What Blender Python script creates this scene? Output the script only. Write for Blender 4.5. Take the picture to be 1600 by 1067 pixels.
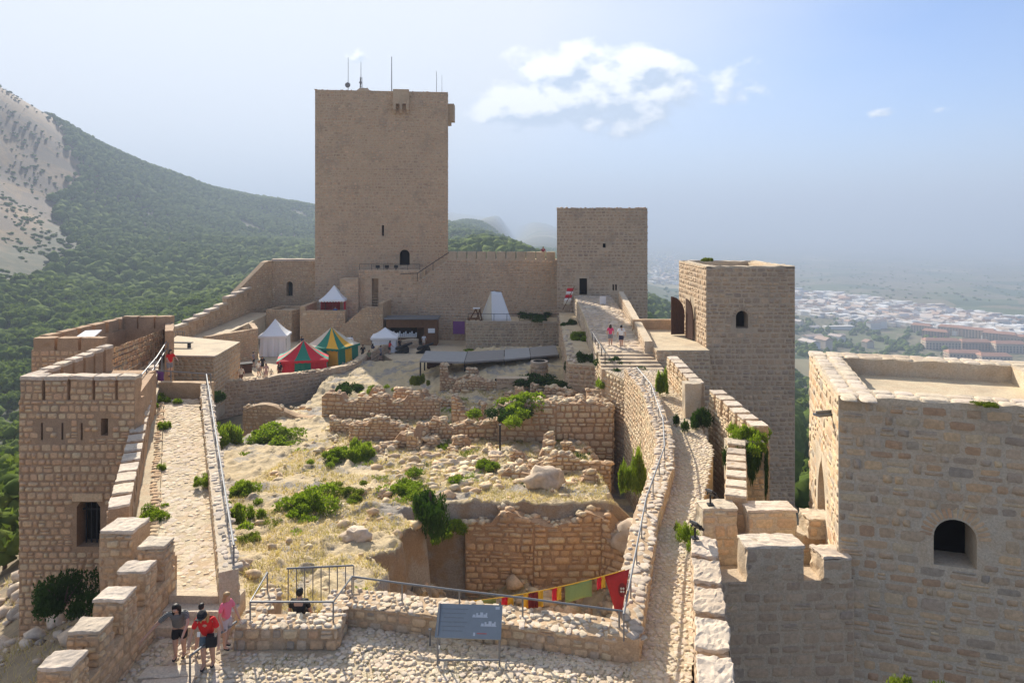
import bpy, bmesh, math, random
import numpy as np
from mathutils import Vector, Matrix, noise as mnoise
R = math.radians
rnd = random.Random(7)
for o in list(bpy.data.objects): bpy.data.objects.remove(o)
SC = bpy.context.scene
COL = SC.collection
# ------------------------------------------------------------------ camera
EYE, F, PX0, PY0 = 16.0, 1100.0, 800.0, 352.0
cam = bpy.data.cameras.new('camera'); camo = bpy.data.objects.new('camera', cam); COL.objects.link(camo)
cam.sensor_width = 36; cam.lens = 36*F/1600.0
cam.shift_y = -(533.5-PY0)/1600.0
cam.clip_start = 0.5; cam.clip_end = 120000
camo.location = (0, 0, EYE); camo.rotation_euler = (R(90), 0, 0)
SC.camera = camo
# ------------------------------------------------------------------ world, sun, exposure
SUN_AZ, SUN_EL = R(-25), R(30)          # azimuth measured from +Y towards +X
SDIR = Vector((math.sin(SUN_AZ)*math.cos(SUN_EL), math.cos(SUN_AZ)*math.cos(SUN_EL), math.sin(SUN_EL)))
W = bpy.data.worlds.new('World'); SC.world = W; W.use_nodes = True
nt = W.node_tree; nt.nodes.clear()
def wn(t, **k):
    n = nt.nodes.new(t)
    for a, b in k.items(): setattr(n, a, b)
    return n
def wl(a, b): nt.links.new(a, b)
def wmath(op, a, b=None, c=None, clamp=False):
    n = wn('ShaderNodeMath', operation=op); n.use_clamp = clamp
    for i, v in enumerate((a, b, c)):
        if v is None: continue
        if isinstance(v, (int, float)): n.inputs[i].default_value = v
        else: wl(v, n.inputs[i])
    return n.outputs[0]
sky = wn('ShaderNodeTexSky', sky_type='NISHITA'); sky.sun_disc = False
sky.sun_elevation = SUN_EL; sky.sun_rotation = SUN_AZ
sky.altitude = 800; sky.air_density = 1.0; sky.dust_density = 0.3; sky.ozone_density = 4.0
tc = wn('ShaderNodeTexCoord'); sep = wn('ShaderNodeSeparateXYZ'); wl(tc.outputs['Generated'], sep.inputs[0])
def cloud_bank(az, el, hw, hh, seed, scale, thr):
    """a cumulus bank round one direction of the sky: returns (cover, lit)"""
    c = Vector((math.sin(R(az))*math.cos(R(el)), math.cos(R(az))*math.cos(R(el)), math.sin(R(el))))
    right = Vector((c.y, -c.x, 0)).normalized(); up = right.cross(c)
    def dotn(v):
        n = wn('ShaderNodeVectorMath', operation='DOT_PRODUCT'); wl(tc.outputs['Generated'], n.inputs[0]); n.inputs[1].default_value = v; return n.outputs['Value']
    u, v, w = dotn(right), dotn(up), dotn(c)
    def dens(du, dv):
        uu = wmath('ADD', u, du); vv = wmath('ADD', v, dv)
        cx = wn('ShaderNodeCombineXYZ'); wl(wmath('MULTIPLY', uu, scale), cx.inputs[0]); wl(wmath('MULTIPLY', vv, scale*1.5), cx.inputs[1]); cx.inputs[2].default_value = seed
        nz = wn('ShaderNodeTexNoise'); nz.inputs['Scale'].default_value = 1.0; nz.inputs['Detail'].default_value = 6; nz.inputs['Roughness'].default_value = 0.54
        wl(cx.outputs[0], nz.inputs['Vector'])
        e1 = wmath('POWER', wmath('ABSOLUTE', wmath('DIVIDE', uu, hw)), 2.0)
        e2 = wmath('POWER', wmath('ABSOLUTE', wmath('DIVIDE', vv, hh)), 2.0)
        e = wmath('ADD', e1, e2)
        d = wmath('SUBTRACT', wmath('ADD', nz.outputs['Fac'], wmath('MULTIPLY', wmath('SUBTRACT', 1.0, e), 0.34)), thr)
        return wmath('MULTIPLY', d, wmath('GREATER_THAN', w, 0.0))
    d0 = dens(0, 0); d1 = dens(-hw*0.05, hh*0.28)
    cover = wmath('MULTIPLY', d0, 8.5, clamp=True)
    lit = wmath('ADD', 0.45, wmath('MULTIPLY', wmath('SUBTRACT', d0, d1), 6.5), clamp=True)
    return cover, lit
banks = [cloud_bank(7.2, 10.8, 0.235, 0.075, 3.1, 13.0, 0.605),
         cloud_bank(-13.0, 13.2, 0.05, 0.018, 9.4, 16, 0.74), cloud_bank(28.6, 8.0, 0.10, 0.012, 5.7, 20, 0.83),
         cloud_bank(120, 16, 0.4, 0.1, 6.3, 8, 0.72)]
# thin high veil over the whole sky
veil = wn('ShaderNodeTexNoise'); veil.inputs['Scale'].default_value = 2.2; veil.inputs['Detail'].default_value = 3; veil.inputs['Distortion'].default_value = 0.0
mp = wn('ShaderNodeMapping'); mp.inputs['Scale'].default_value = (1, 1, 3.0); wl(tc.outputs['Generated'], mp.inputs['Vector']); wl(mp.outputs[0], veil.inputs['Vector'])
# the thin high veil is thickest round the western, sunward part of the sky
vd = wn('ShaderNodeVectorMath', operation='DOT_PRODUCT'); wl(tc.outputs['Generated'], vd.inputs[0]); vd.inputs[1].default_value = (math.sin(R(-42))*math.cos(R(30)), math.cos(R(-42))*math.cos(R(30)), math.sin(R(30)))
vm = wn('ShaderNodeMapRange', interpolation_type='SMOOTHSTEP'); wl(vd.outputs['Value'], vm.inputs[0]); vm.inputs[1].default_value = 0.30; vm.inputs[2].default_value = 0.98
vr = wmath('ADD', wmath('MULTIPLY', vm.outputs[0], 1.25), wmath('MULTIPLY', wmath('SUBTRACT', veil.outputs['Fac'], 0.42), 0.7), clamp=True)
def wmix(fac, a, b):
    m = wn('ShaderNodeMix', data_type='RGBA'); m.clamp_factor = True
    wl(fac, m.inputs[0])
    for i, v in ((6, a), (7, b)):
        if isinstance(v, tuple): m.inputs[i].default_value = v
        else: wl(v, m.inputs[i])
    return m.outputs[2]
tint = wn('ShaderNodeMix', data_type='RGBA', blend_type='MULTIPLY'); tint.inputs[0].default_value = 1.0; wl(sky.outputs[0], tint.inputs[6]); tint.inputs[7].default_value = (0.56, 0.625, 0.745, 1)
colr = tint.outputs[2]
CLOUD_K = 1.0
colr = wmix(wmath('MULTIPLY', vr, 0.9), colr, (4.3*CLOUD_K, 4.35*CLOUD_K, 4.3*CLOUD_K, 1))
for cv, lt in banks:
    cc = wmix(lt, (2.5*CLOUD_K, 3.1*CLOUD_K, 3.9*CLOUD_K, 1), (6.0*CLOUD_K, 6.0*CLOUD_K, 5.9*CLOUD_K, 1))
    colr = wmix(wmath('MULTIPLY', cv, 0.95), colr, cc)
W.cycles.sampling_method = 'MANUAL'; W.cycles.sample_map_resolution = 512
bg = wn('ShaderNodeBackground'); bg.inputs['Strength'].default_value = 0.075; wl(colr, bg.inputs['Color'])
wo = wn('ShaderNodeOutputWorld'); wl(bg.outputs[0], wo.inputs['Surface'])
sun = bpy.data.lights.new('sun', 'SUN'); sun.energy = 3.1; sun.angle = R(0.53); sun.color = (1.0, 0.93, 0.82)
suno = bpy.data.objects.new('sun', sun); COL.objects.link(suno); suno.rotation_euler = SDIR.to_track_quat('Z', 'Y').to_euler()
vs = SC.view_settings; vs.view_transform = 'Standard'; vs.look = 'None'; vs.exposure = 1.75; vs.gamma = 1; vs.use_curve_mapping = False
SC.render.engine = 'CYCLES'
cy = SC.cycles; cy.use_denoising = True; cy.max_bounces = 8; cy.diffuse_bounces = 5; cy.glossy_bounces = 2; cy.transmission_bounces = 4; cy.volume_bounces = 1; cy.transparent_max_bounces = 8
cy.sample_clamp_indirect = 6.0

# ------------------------------------------------------------------ helpers
def P(px, py, d): return Vector(((px-PX0)*d/F, d, EYE-(py-PY0)*d/F))
def G(px, py, z):
    d = (EYE-z)*F/(py-PY0); return Vector(((px-PX0)*d/F, d, z))
def pix(x, y, z): return PX0+x/y*F, PY0+(EYE-z)/y*F
def tag(o, label=None, cat=None, group=None, kind=None):
    if label: o['label'] = label
    if cat: o['category'] = cat
    if group: o['group'] = group
    if kind or cat: o['kind'] = kind or 'thing'
    return o
def thing(name, label, cat, loc=(0, 0, 0), group=None):
    o = bpy.data.objects.new(name, None); COL.objects.link(o); o.location = loc; o.empty_display_size = 0.3
    return tag(o, label, cat, group)
def mesh(name, V, Fc, mats, mi=None, smooth=False):
    me = bpy.data.meshes.new(name); me.from_pydata([tuple(v) for v in V], [], [tuple(f) for f in Fc])
    for m in (mats if isinstance(mats, (list, tuple)) else [mats]): me.materials.append(m)
    if mi is not None: me.polygons.foreach_set('material_index', mi)
    if smooth: me.polygons.foreach_set('use_smooth', [True]*len(me.polygons))
    me.update(); return me
def npmesh(name, V, T, mat, k=3, smooth=False):
    """numpy arrays: V (n,3), T (m,k)"""
    me = bpy.data.meshes.new(name); V = np.asarray(V, dtype=np.float32); T = np.asarray(T, dtype=np.int32)
    me.vertices.add(len(V)); me.vertices.foreach_set('co', V.ravel())
    me.loops.add(T.size); me.loops.foreach_set('vertex_index', T.ravel())
    me.polygons.add(len(T)); me.polygons.foreach_set('loop_start', np.arange(0, T.size, k, dtype=np.int32)); me.polygons.foreach_set('loop_total', np.full(len(T), k, dtype=np.int32))
    if smooth: me.polygons.foreach_set('use_smooth', np.ones(len(T), dtype=bool))
    me.materials.append(mat); me.update(calc_edges=True); me.validate(); return me
def link(name, me, parent=None, M=None):
    """M is the world matrix; parents are Empties / meshes whose own matrices are plain"""
    o = bpy.data.objects.new(name, me); COL.objects.link(o)
    if parent is not None: o.parent = parent
    if M is None: M = Matrix.Identity(4)
    if parent is not None:
        o.matrix_basis = wmat(parent).inverted() @ M
    else: o.matrix_basis = M
    return o
def wmat(o):
    m = o.matrix_basis.copy()
    while o.parent: o = o.parent; m = o.matrix_basis @ m
    return m
class MB:
    def __init__(s): s.V = []; s.F = []; s.mi = []; s.cur = 0
    def add(s, V, Fc):
        b = len(s.V); s.V += [Vector(v) for v in V]
        for f in Fc: s.F.append([i+b for i in f]); s.mi.append(s.cur)
        return s
    def box(s, c, d, rz=0, M=None):
        hx, hy, hz = d[0]/2, d[1]/2, d[2]/2; ca, sa = math.cos(rz), math.sin(rz); V = []
        for x, y, z in ((-1,-1,-1),(1,-1,-1),(1,1,-1),(-1,1,-1),(-1,-1,1),(1,-1,1),(1,1,1),(-1,1,1)):
            X, Y, Z = x*hx, y*hy, z*hz
            v = Vector((c[0]+X*ca-Y*sa, c[1]+X*sa+Y*ca, c[2]+Z))
            V.append(M @ v if M else v)
        return s.add(V, [(0,3,2,1),(4,5,6,7),(0,1,5,4),(1,2,6,5),(2,3,7,6),(3,0,4,7)])
    def tube(s, pts, r, n=8, cap=True):
        pts = [Vector(p) for p in pts]; rs = r if isinstance(r, (list, tuple)) else [r]*len(pts); b = len(s.V); V = []; Fc = []
        for i, p in enumerate(pts):
            t = (pts[min(i+1, len(pts)-1)]-pts[max(i-1, 0)]).normalized()
            a = t.orthogonal().normalized() if i == 0 else (a - t*a.dot(t)).normalized()
            c = t.cross(a)
            for k in range(n):
                th = 2*math.pi*k/n; V.append(p+(a*math.cos(th)+c*math.sin(th))*rs[i])
        for i in range(len(pts)-1):
            for k in range(n):
                k2 = (k+1) % n; Fc.append((i*n+k, i*n+k2, (i+1)*n+k2, (i+1)*n+k))
        if cap: Fc.append(tuple(range(n-1, -1, -1))); Fc.append(tuple(range((len(pts)-1)*n, len(pts)*n)))
        return s.add(V, Fc)
    def prism(s, poly, off):
        """poly: list of 3D points (planar, may be concave); off: extrusion vector"""
        poly = [Vector(p) for p in poly]; off = Vector(off); n = len(poly)
        V = poly+[p+off for p in poly]
        Fc = [tuple(range(n)), tuple(range(2*n-1, n-1, -1))]+[((i+1) % n, i, n+i, n+(i+1) % n) for i in range(n)]
        return s.add(V, Fc)
    def build(s, name, mats, parent=None, smooth=False, fix=True):
        me = mesh(name, s.V, s.F, mats, s.mi if isinstance(mats, (list, tuple)) else None, smooth)
        if fix:
            bm = bmesh.new(); bm.from_mesh(me); bmesh.ops.recalc_face_normals(bm, faces=bm.faces[:]); bm.to_mesh(me); bm.free()
        return link(name, me, parent)

# ------------------------------------------------------------------ materials
class NT:
    def __init__(s, name):
        s.m = bpy.data.materials.new(name); s.m.use_nodes = True; s.t = s.m.node_tree; s.t.nodes.clear()
        s.out = s.n('ShaderNodeOutputMaterial'); s.b = s.n('ShaderNodeBsdfPrincipled'); s.l(s.b.outputs[0], s.out.inputs['Surface'])
        s.b.inputs['Roughness'].default_value = 0.9; s.b.inputs['Specular IOR Level'].default_value = 0.2
    def n(s, t, **k):
        n = s.t.nodes.new(t)
        for a, b in k.items(): setattr(n, a, b)
        return n
    def l(s, a, b): s.t.links.new(a, b)
    def val(s, i, v):
        if isinstance(v, (int, float)): i.default_value = v
        elif isinstance(v, tuple): i.default_value = v if len(v) == 4 or i.type == 'VECTOR' else (*v, 1)
        else: s.l(v, i)
    def math(s, op, a, b=None, clamp=False):
        n = s.n('ShaderNodeMath', operation=op); n.use_clamp = clamp; s.val(n.inputs[0], a)
        if b is not None: s.val(n.inputs[1], b)
        return n.outputs[0]
    def mix(s, f, a, b, blend='MIX'):
        n = s.n('ShaderNodeMix', data_type='RGBA', blend_type=blend); n.clamp_factor = True
        s.val(n.inputs[0], f); s.val(n.inputs[6], a); s.val(n.inputs[7], b); return n.outputs[2]
    def noise(s, scale, detail=4, rough=0.55, vec=None, dist=0):
        n = s.n('ShaderNodeTexNoise'); n.inputs['Scale'].default_value = scale; n.inputs['Detail'].default_value = detail; n.inputs['Roughness'].default_value = rough; n.inputs['Distortion'].default_value = dist
        s.l(vec if vec is not None else s.pos(), n.inputs['Vector']); return n.outputs['Fac']
    def pos(s):
        if not hasattr(s, '_p'): s._g = s.n('ShaderNodeNewGeometry'); s._p = s._g.outputs['Position']
        return s._p
    def ramp(s, f, stops, interp='LINEAR'):
        n = s.n('ShaderNodeValToRGB'); cr = n.color_ramp; cr.interpolation = interp
        while len(cr.elements) < len(stops): cr.elements.new(0.5)
        for e, (p, c) in zip(cr.elements, stops): e.position = p; e.color = (*c, 1) if len(c) == 3 else c
        s.l(f, n.inputs[0]); return n.outputs[0]
    def bump(s, h, st=0.4, dist=0.03):
        n = s.n('ShaderNodeBump'); n.inputs['Strength'].default_value = st; n.inputs['Distance'].default_value = dist; s.l(h, n.inputs['Height']); s.l(n.outputs[0], s.b.inputs['Normal'])
    def rand(s):
        s.pos(); oi = s.n('ShaderNodeObjectInfo')
        return s.math('FRACT', s.math('ADD', oi.outputs['Random'], s._g.outputs['Random Per Island']))
    def color(s, c): s.val(s.b.inputs['Base Color'], c); return s
def sstep(nt_, f, a, b):
    n = nt_.n('ShaderNodeMapRange'); n.interpolation_type = 'SMOOTHSTEP'; nt_.val(n.inputs[0], f); n.inputs[1].default_value = a; n.inputs[2].default_value = b; return n.outputs[0]
def plain(name, c, rough=0.8, metal=0.0, var=0.15, scale=6.0, spec=0.3):
    t = NT(name); f = t.noise(scale, 5)
    t.color(t.mix(f, tuple(x*(1-var) for x in c), tuple(min(1, x*(1+var)) for x in c)))
    t.b.inputs['Roughness'].default_value = rough; t.b.inputs['Metallic'].default_value = metal; t.b.inputs['Specular IOR Level'].default_value = spec
    return t.m
def stone_mat(name, cols, stain=0.45, stcol=(0.22, 0.185, 0.15), fine=9.0, bump=0.5, big=0.35):
    t = NT(name); r = t.rand(); cols = [(min(.66, c_[0]*1.5), min(.56, c_[1]*1.39), min(.46, c_[2]*1.27)) for c_ in cols]
    base = t.ramp(r, [(i/(len(cols)-1), c) for i, c in enumerate(cols)])
    f1 = t.noise(fine, 6, 0.65); f2 = t.noise(big, 4, 0.6, dist=0.4); f3 = t.noise(1.6, 5, 0.6)
    c = t.mix(sstep(t, f1, 0.25, 0.75), t.mix(1.0, base, (0.82, 0.80, 0.77, 1), 'MULTIPLY'), t.mix(1.0, base, (1.2, 1.18, 1.14, 1), 'MULTIPLY'))
    c = t.mix(t.math('MULTIPLY', sstep(t, f2, 0.48, 0.72), stain), c, stcol)
    c = t.mix(t.math('MULTIPLY', sstep(t, f3, 0.58, 0.76), stain*0.7), c, (0.30, 0.275, 0.24, 1))
    mpn = t.n('ShaderNodeMapping'); mpn.inputs['Scale'].default_value = (1.3, 1.3, 0.09); t.l(t.pos(), mpn.inputs['Vector'])
    c = t.mix(t.math('MULTIPLY', sstep(t, t.noise(1.0, 5, 0.65, vec=mpn.outputs[0]), 0.54, 0.74), 0.26), c, (0.28, 0.235, 0.185, 1))     # rain streaks
    c = t.mix(t.math('MULTIPLY', sstep(t, t.noise(0.22, 3, 0.5), 0.45, 0.68), 0.22), c, (0.52, 0.345, 0.215, 1))
    t.color(c); t.b.inputs['Roughness'].default_value = 0.92
    t.bump(t.math('ADD', f1, t.math('MULTIPLY', t.noise(38, 4, 0.7), 0.5)), bump, 0.035)
    return t.m
WARM = [(0.36,0.26,0.165),(0.43,0.32,0.21),(0.33,0.245,0.165),(0.48,0.375,0.26),(0.40,0.285,0.175),(0.36,0.285,0.205)]
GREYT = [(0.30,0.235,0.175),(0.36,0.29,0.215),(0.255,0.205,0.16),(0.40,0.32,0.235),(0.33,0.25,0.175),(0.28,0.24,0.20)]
CREAM = [(0.40,0.325,0.235),(0.27,0.225,0.18),(0.44,0.36,0.265),(0.22,0.21,0.195),(0.40,0.305,0.205),(0.29,0.21,0.15),(0.36,0.315,0.255),(0.28,0.255,0.225),(0.42,0.325,0.22),(0.38,0.31,0.225)]
KEEPC = [(0.41,0.305,0.215),(0.36,0.27,0.195),(0.45,0.345,0.25),(0.30,0.225,0.165),(0.43,0.31,0.21),(0.33,0.265,0.21),(0.44,0.34,0.245)]
M = {}
M['warm'] = stone_mat('stone_warm', WARM, 0.35)
M['left'] = stone_mat('stone_left_tower', [(0.42,0.28,0.18),(0.48,0.335,0.22),(0.38,0.26,0.17),(0.51,0.37,0.25),(0.44,0.30,0.20)], 0.3)
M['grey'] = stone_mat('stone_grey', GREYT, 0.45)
M['cream'] = stone_mat('stone_cream', [(q[0]*1.08, q[1]*1.04, q[2]*.98) for q in CREAM], 0.18, big=0.5)
M['keep'] = stone_mat('stone_keep', KEEPC, 0.30, big=0.16, fine=5.0)
M['cap'] = stone_mat('stone_cap', [(0.42,0.385,0.33),(0.50,0.455,0.39),(0.37,0.33,0.28),(0.47,0.41,0.33)], 0.5, (0.20,0.185,0.165))
M['ruin'] = stone_mat('stone_ruin', [(0.44,0.335,0.225),(0.50,0.40,0.285),(0.38,0.295,0.21),(0.53,0.43,0.31),(0.42,0.31,0.205)], 0.35)
M['cobble'] = stone_mat('stone_cobble', [(0.46,0.40,0.31),(0.54,0.475,0.375),(0.40,0.34,0.265),(0.50,0.42,0.32),(0.43,0.40,0.35)], 0.35, (0.24,0.21,0.17), fine=14)
M['rock'] = stone_mat('rock_grey', [(0.36,0.325,0.28),(0.44,0.40,0.345),(0.31,0.275,0.235),(0.41,0.35,0.28)], 0.5, fine=5)
def mortar(name, a, b, bump=0.6):
    a, b = [(min(.62, c_[0]*1.4), min(.53, c_[1]*1.31), min(.44, c_[2]*1.2), 1) for c_ in (a, b)]
    t = NT(name); f = t.noise(2.0, 6, 0.65); g = t.noise(16, 6, 0.7); h = t.noise(0.4, 3)
    c = t.mix(sstep(t, f, 0.3, 0.7), a, b); c = t.mix(t.math('MULTIPLY', sstep(t, h, 0.5, 0.7), 0.35), c, (0.24, 0.205, 0.165, 1))
    c = t.mix(sstep(t, g, 0.2, 0.8), t.mix(1.0, c, (0.75,0.74,0.72,1), 'MULTIPLY'), t.mix(1.0, c, (1.15,1.14,1.12,1), 'MULTIPLY'))
    t.color(c); t.bump(t.math('ADD', g, f), bump, 0.04); return t.m
M['mortar'] = mortar('mortar_tan', (0.33,0.245,0.16,1), (0.42,0.325,0.225,1))
M['mortar_left'] = mortar('mortar_left', (0.28,0.195,0.125,1), (0.36,0.255,0.17,1))
M['mortar_pale'] = mortar('mortar_pale', (0.45,0.37,0.275,1), (0.52,0.435,0.335,1))
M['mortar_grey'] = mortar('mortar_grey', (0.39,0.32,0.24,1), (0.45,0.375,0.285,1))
M['mortar_keep'] = mortar('mortar_keep', (0.42,0.32,0.225,1), (0.47,0.37,0.265,1))
M['mortar_dark'] = mortar('mortar_dark', (0.19,0.145,0.10,1), (0.27,0.21,0.15,1))
M['plaster'] = mortar('terrace_floor', (0.40,0.33,0.245,1), (0.48,0.40,0.30,1), 0.3)
M['dirt'] = mortar('path_dirt', (0.42,0.335,0.235,1), (0.50,0.41,0.30,1), 0.8)
M['dark'] = plain('painted_interior_shade', (0.012, 0.010, 0.009), 1.0, spec=0)  # near-black colour that stands in for shade inside openings
M['steel'] = plain('galvanised_steel', (0.22, 0.225, 0.23), 0.6, 0.6, 0.12, 20)
M['iron'] = plain('dark_iron', (0.03, 0.03, 0.032), 0.55, 0.4)
M['wood'] = plain('old_brown_wood', (0.17, 0.085, 0.04), 0.8, 0, 0.35, 3)
M['wooddark'] = plain('dark_brown_door', (0.075, 0.034, 0.02), 0.75, 0, 0.35, 4)
M['white'] = plain('white_canvas', (0.80, 0.79, 0.76), 0.8, 0, 0.05)
M['redc'] = plain('red_canvas', (0.62, 0.02, 0.035), 0.8, 0, 0.12)
M['greenc'] = plain('green_canvas', (0.015, 0.21, 0.13), 0.8, 0, 0.12)
M['yellowc'] = plain('yellow_canvas', (0.75, 0.40, 0.03), 0.8, 0, 0.12)
M['creamc'] = plain('cream_canvas', (0.66, 0.58, 0.43), 0.8, 0, 0.08)
M['purple'] = plain('purple_cloth', (0.20, 0.07, 0.22), 0.85, 0, 0.15)
M['olive'] = plain('olive_green_cloth', (0.26, 0.31, 0.10), 0.85, 0, 0.15, 20)
M['slate'] = plain('slate_panel', (0.22, 0.245, 0.255), 0.5, 0, 0.1)
M['black'] = plain('black_cloth', (0.02, 0.02, 0.022), 0.85)
# ------------------------------------------------------------------ stones and walls
def stone_template(seed):
    r = random.Random(seed); j = lambda a: r.uniform(-a, a)
    c = [r.uniform(.05, .24) for _ in range(8)]; out = [(-.5+c[0],-.5),(.5-c[1],-.5),(.5,-.5+c[2]),(.5,.5-c[3]),(.5-c[4],.5),(-.5+c[5],.5),(-.5,.5-c[6]),(-.5,-.5+c[7])]
    out = [(x*(1-abs(j(.12))), z*(1-abs(j(.14)))) for x, z in out]
    out = [(max(-.5, min(.5, x)), max(-.5, min(.5, z))) for x, z in out]
    V = [(x, -1.0, z) for x, z in out]+[(x*.90+j(.012), 0.75+j(.25), z*.86+j(.02)) for x, z in out]+[(j(.15), 1.05+j(.15), j(.15))]
    T = []
    for k in range(8):
        k2 = (k+1) % 8
        T += [(k, k2, 8+k2), (k, 8+k2, 8+k), (8+k, 8+k2, 16)]
    return np.array(V), np.array(T)
TPL = [stone_template(i) for i in range(24)]
_pool = {}
def stone_mesh(i, mat):
    if (i, mat) not in _pool:
        V, T = TPL[i]; _pool[(i, mat)] = npmesh('stone', V, T[:, ::-1], M[mat])
    return _pool[(i, mat)]
class Masonry:
    """collects stones of one thing; the largest in view become parts, the rest one joined part"""
    def __init__(s, parent, mat, seed=1, name='stone', minpx=9.0, limit=300):
        s.p = parent; s.mat = mat; s.r = random.Random(seed); s.st = []; s.name = name; s.minpx = minpx; s.limit = limit
    def put(s, o, U, N, V, w, h, prot):
        s.st.append((Vector(o), Vector(U), Vector(N), Vector(V), w, h, prot, s.r.randrange(len(TPL))))
    def face(s, p0, p1, zb, zt, ch=0.35, sw=(0.35, 0.8), prot=0.03, gap=0.03, ok=None, irr=0.3):
        """p0->p1 plan points, outward side on the right of that direction; zb/zt number or f(u in metres)"""
        p0 = Vector((p0[0], p0[1])); p1 = Vector((p1[0], p1[1])); L = (p1-p0).length
        if L < 0.1: return s
        U = (p1-p0)/L; N = Vector((U.y, -U.x, 0)); U3 = Vector((U.x, U.y, 0)); r = s.r
        fb = zb if callable(zb) else (lambda u: zb); ft = zt if callable(zt) else (lambda u: zt)
        z0 = min(fb(0), fb(L), fb(L/2)); z1 = max(ft(L*k/8) for k in range(9)); z = z0
        while z < z1-ch*0.35:
            h = min(ch*r.uniform(1-irr, 1+irr), z1-z)
            if z1-z-h < ch*0.35: h = z1-z
            u = -r.uniform(0, sw[0]*0.7)
            while u < L:
                w = r.uniform(*sw); a, b = max(u, 0), min(u+w, L); u += w
                if L-u < sw[0]*0.4: b = L; u = L
                if b-a < 0.10: continue
                m = (a+b)/2; top = min(z+h, ft(m)); bot = max(z, fb(m))
                if top-bot < 0.4*min(h, ch): continue
                if ok and not ok(m, (top+bot)/2, (b-a)/2, (top-bot)/2): continue
                hh = (top-bot-gap)*r.uniform(0.92, 1.0); zc = (top+bot)/2+r.uniform(-.01, .01)
                if r.random() < .16 and b-a > .3:      # two flat stones instead of one
                    k_ = r.uniform(.35, .65); hA, hB = hh*k_, hh*(1-k_); pr_ = prot*r.uniform(.5, 1.3)
                    s.put((p0.x+U.x*m, p0.y+U.y*m, zc-hh/2+hA/2), U3, N, (0, 0, 1), (b-a-gap), hA-gap*.6, pr_); s.put((p0.x+U.x*m, p0.y+U.y*m, zc+hh/2-hB/2), U3, N, (0, 0, 1), (b-a-gap)*r.uniform(.8, 1), hB-gap*.6, prot*r.uniform(.5, 1.5)); continue
                ang = r.uniform(-.045, .045); ca_, sa_ = math.cos(ang), math.sin(ang); zz = Vector((0, 0, 1))
                s.put((p0.x+U.x*m, p0.y+U.y*m, zc), U3*ca_+zz*sa_, N, zz*ca_-U3*sa_, (b-a-gap)*r.uniform(.9, 1.0), hh*r.uniform(.86, 1.04), prot*r.uniform(0.4, 1.7))
            z += h
        return s
    def patch(s, A, B, C, D, size=0.2, prot=0.03, gap=0.02, asp=1.3):
        """flat paving on the quad A(left near) B(right near) C(right far) D(left far)"""
        A, B, C, D = map(Vector, (A, B, C, D)); r = s.r; L = ((A+B)/2-(C+D)/2).length; v = 0
        while v < L:
            h = size*r.uniform(0.75, 1.25); t = min((v+h/2)/L, 1); l = A.lerp(D, t); q = B.lerp(C, t); Wd = (q-l).length
            if Wd < 0.05: v += h; continue
            U = (q-l)/Wd; Vv = ((D-A).lerp(C-B, 0.5)).normalized(); N = U.cross(Vv).normalized(); u = -r.uniform(0, size*.6)
            while u < Wd:
                w = size*asp*r.uniform(0.65, 1.4); a, b = max(0, u), min(Wd, u+w); u += w
                if b-a < size*0.3: continue
                ang = r.uniform(-.10, .10); U2 = (U*math.cos(ang)+Vv*math.sin(ang)); V2 = N.cross(U2)
                s.put(l+U*((a+b)/2)+Vv*r.uniform(-.12, .12)*size, U2, N, V2, (b-a-gap), (h-gap)*r.uniform(.85, 1.05), prot*r.uniform(.4, 1.5))
            v += h
        return s
    def cobbles(s, A, B, C, D, size=0.2, prot=0.03):
        """irregular rounded cobbles: jittered grid, random turn"""
        A, B, C, D = map(Vector, (A, B, C, D)); r = s.r; L = ((A+B)/2-(C+D)/2).length; nv = max(1, int(L/(size*.86)))
        for j in range(nv):
            t = (j+.5)/nv; l = A.lerp(D, t); q = B.lerp(C, t); Wd = (q-l).length; nu = max(1, int(Wd/size))
            U = (q-l)/max(Wd, 1e-6); Vv = ((D-A).lerp(C-B, 0.5)).normalized(); N = U.cross(Vv).normalized()
            for i in range(nu):
                if r.random() < .07: continue
                o = l+U*((i+.5+(.5 if j % 2 else 0)*.9+r.uniform(-.25, .25))/nu*Wd)+Vv*r.uniform(-.25, .25)*size; an = r.uniform(0, 6.28); U2 = U*math.cos(an)+Vv*math.sin(an); N2 = (N+U*r.uniform(-.09, .09)+Vv*r.uniform(-.09, .09)).normalized(); U2 = (U2-N2*U2.dot(N2)).normalized()
                k_ = r.choice((.6, .8, .95, 1.05, 1.25)); s.put(o, U2, N2, N2.cross(U2), size*k_*r.uniform(.9, 1.3), size*k_*r.uniform(.65, .95), prot*r.uniform(.3, 1.5))
        return s
    def done(s, label=None):
        sc = []
        for i, t in enumerate(s.st):
            o = t[0]
            if o.y < 1: sc.append((0, i)); continue
            x, y = pix(*o); inf = -5 < x < 1605 and -5 < y < 1072; toc = Vector((-o.x, -o.y, EYE-o.z)); face = t[2].dot(toc.normalized())
            big = math.sqrt(max(t[4]*t[5], 0))*F/o.y
            sc.append((big if inf and face > 0.08 and big >= s.minpx else 0, i))
        sc.sort(reverse=True); parts = [i for v, i in sc[:s.limit] if v > 0]; ps = set(parts)
        for i in parts:
            o, U, N, V, w, h, p, k = s.st[i]
            Mx = Matrix(((U.x*w, N.x*p, V.x*h, o.x), (U.y*w, N.y*p, V.y*h, o.y), (U.z*w, N.z*p, V.z*h, o.z), (0, 0, 0, 1)))
            link(s.name, stone_mesh(k, s.mat), s.p, Mx)
        rest = [i for i in range(len(s.st)) if i not in ps]
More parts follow.
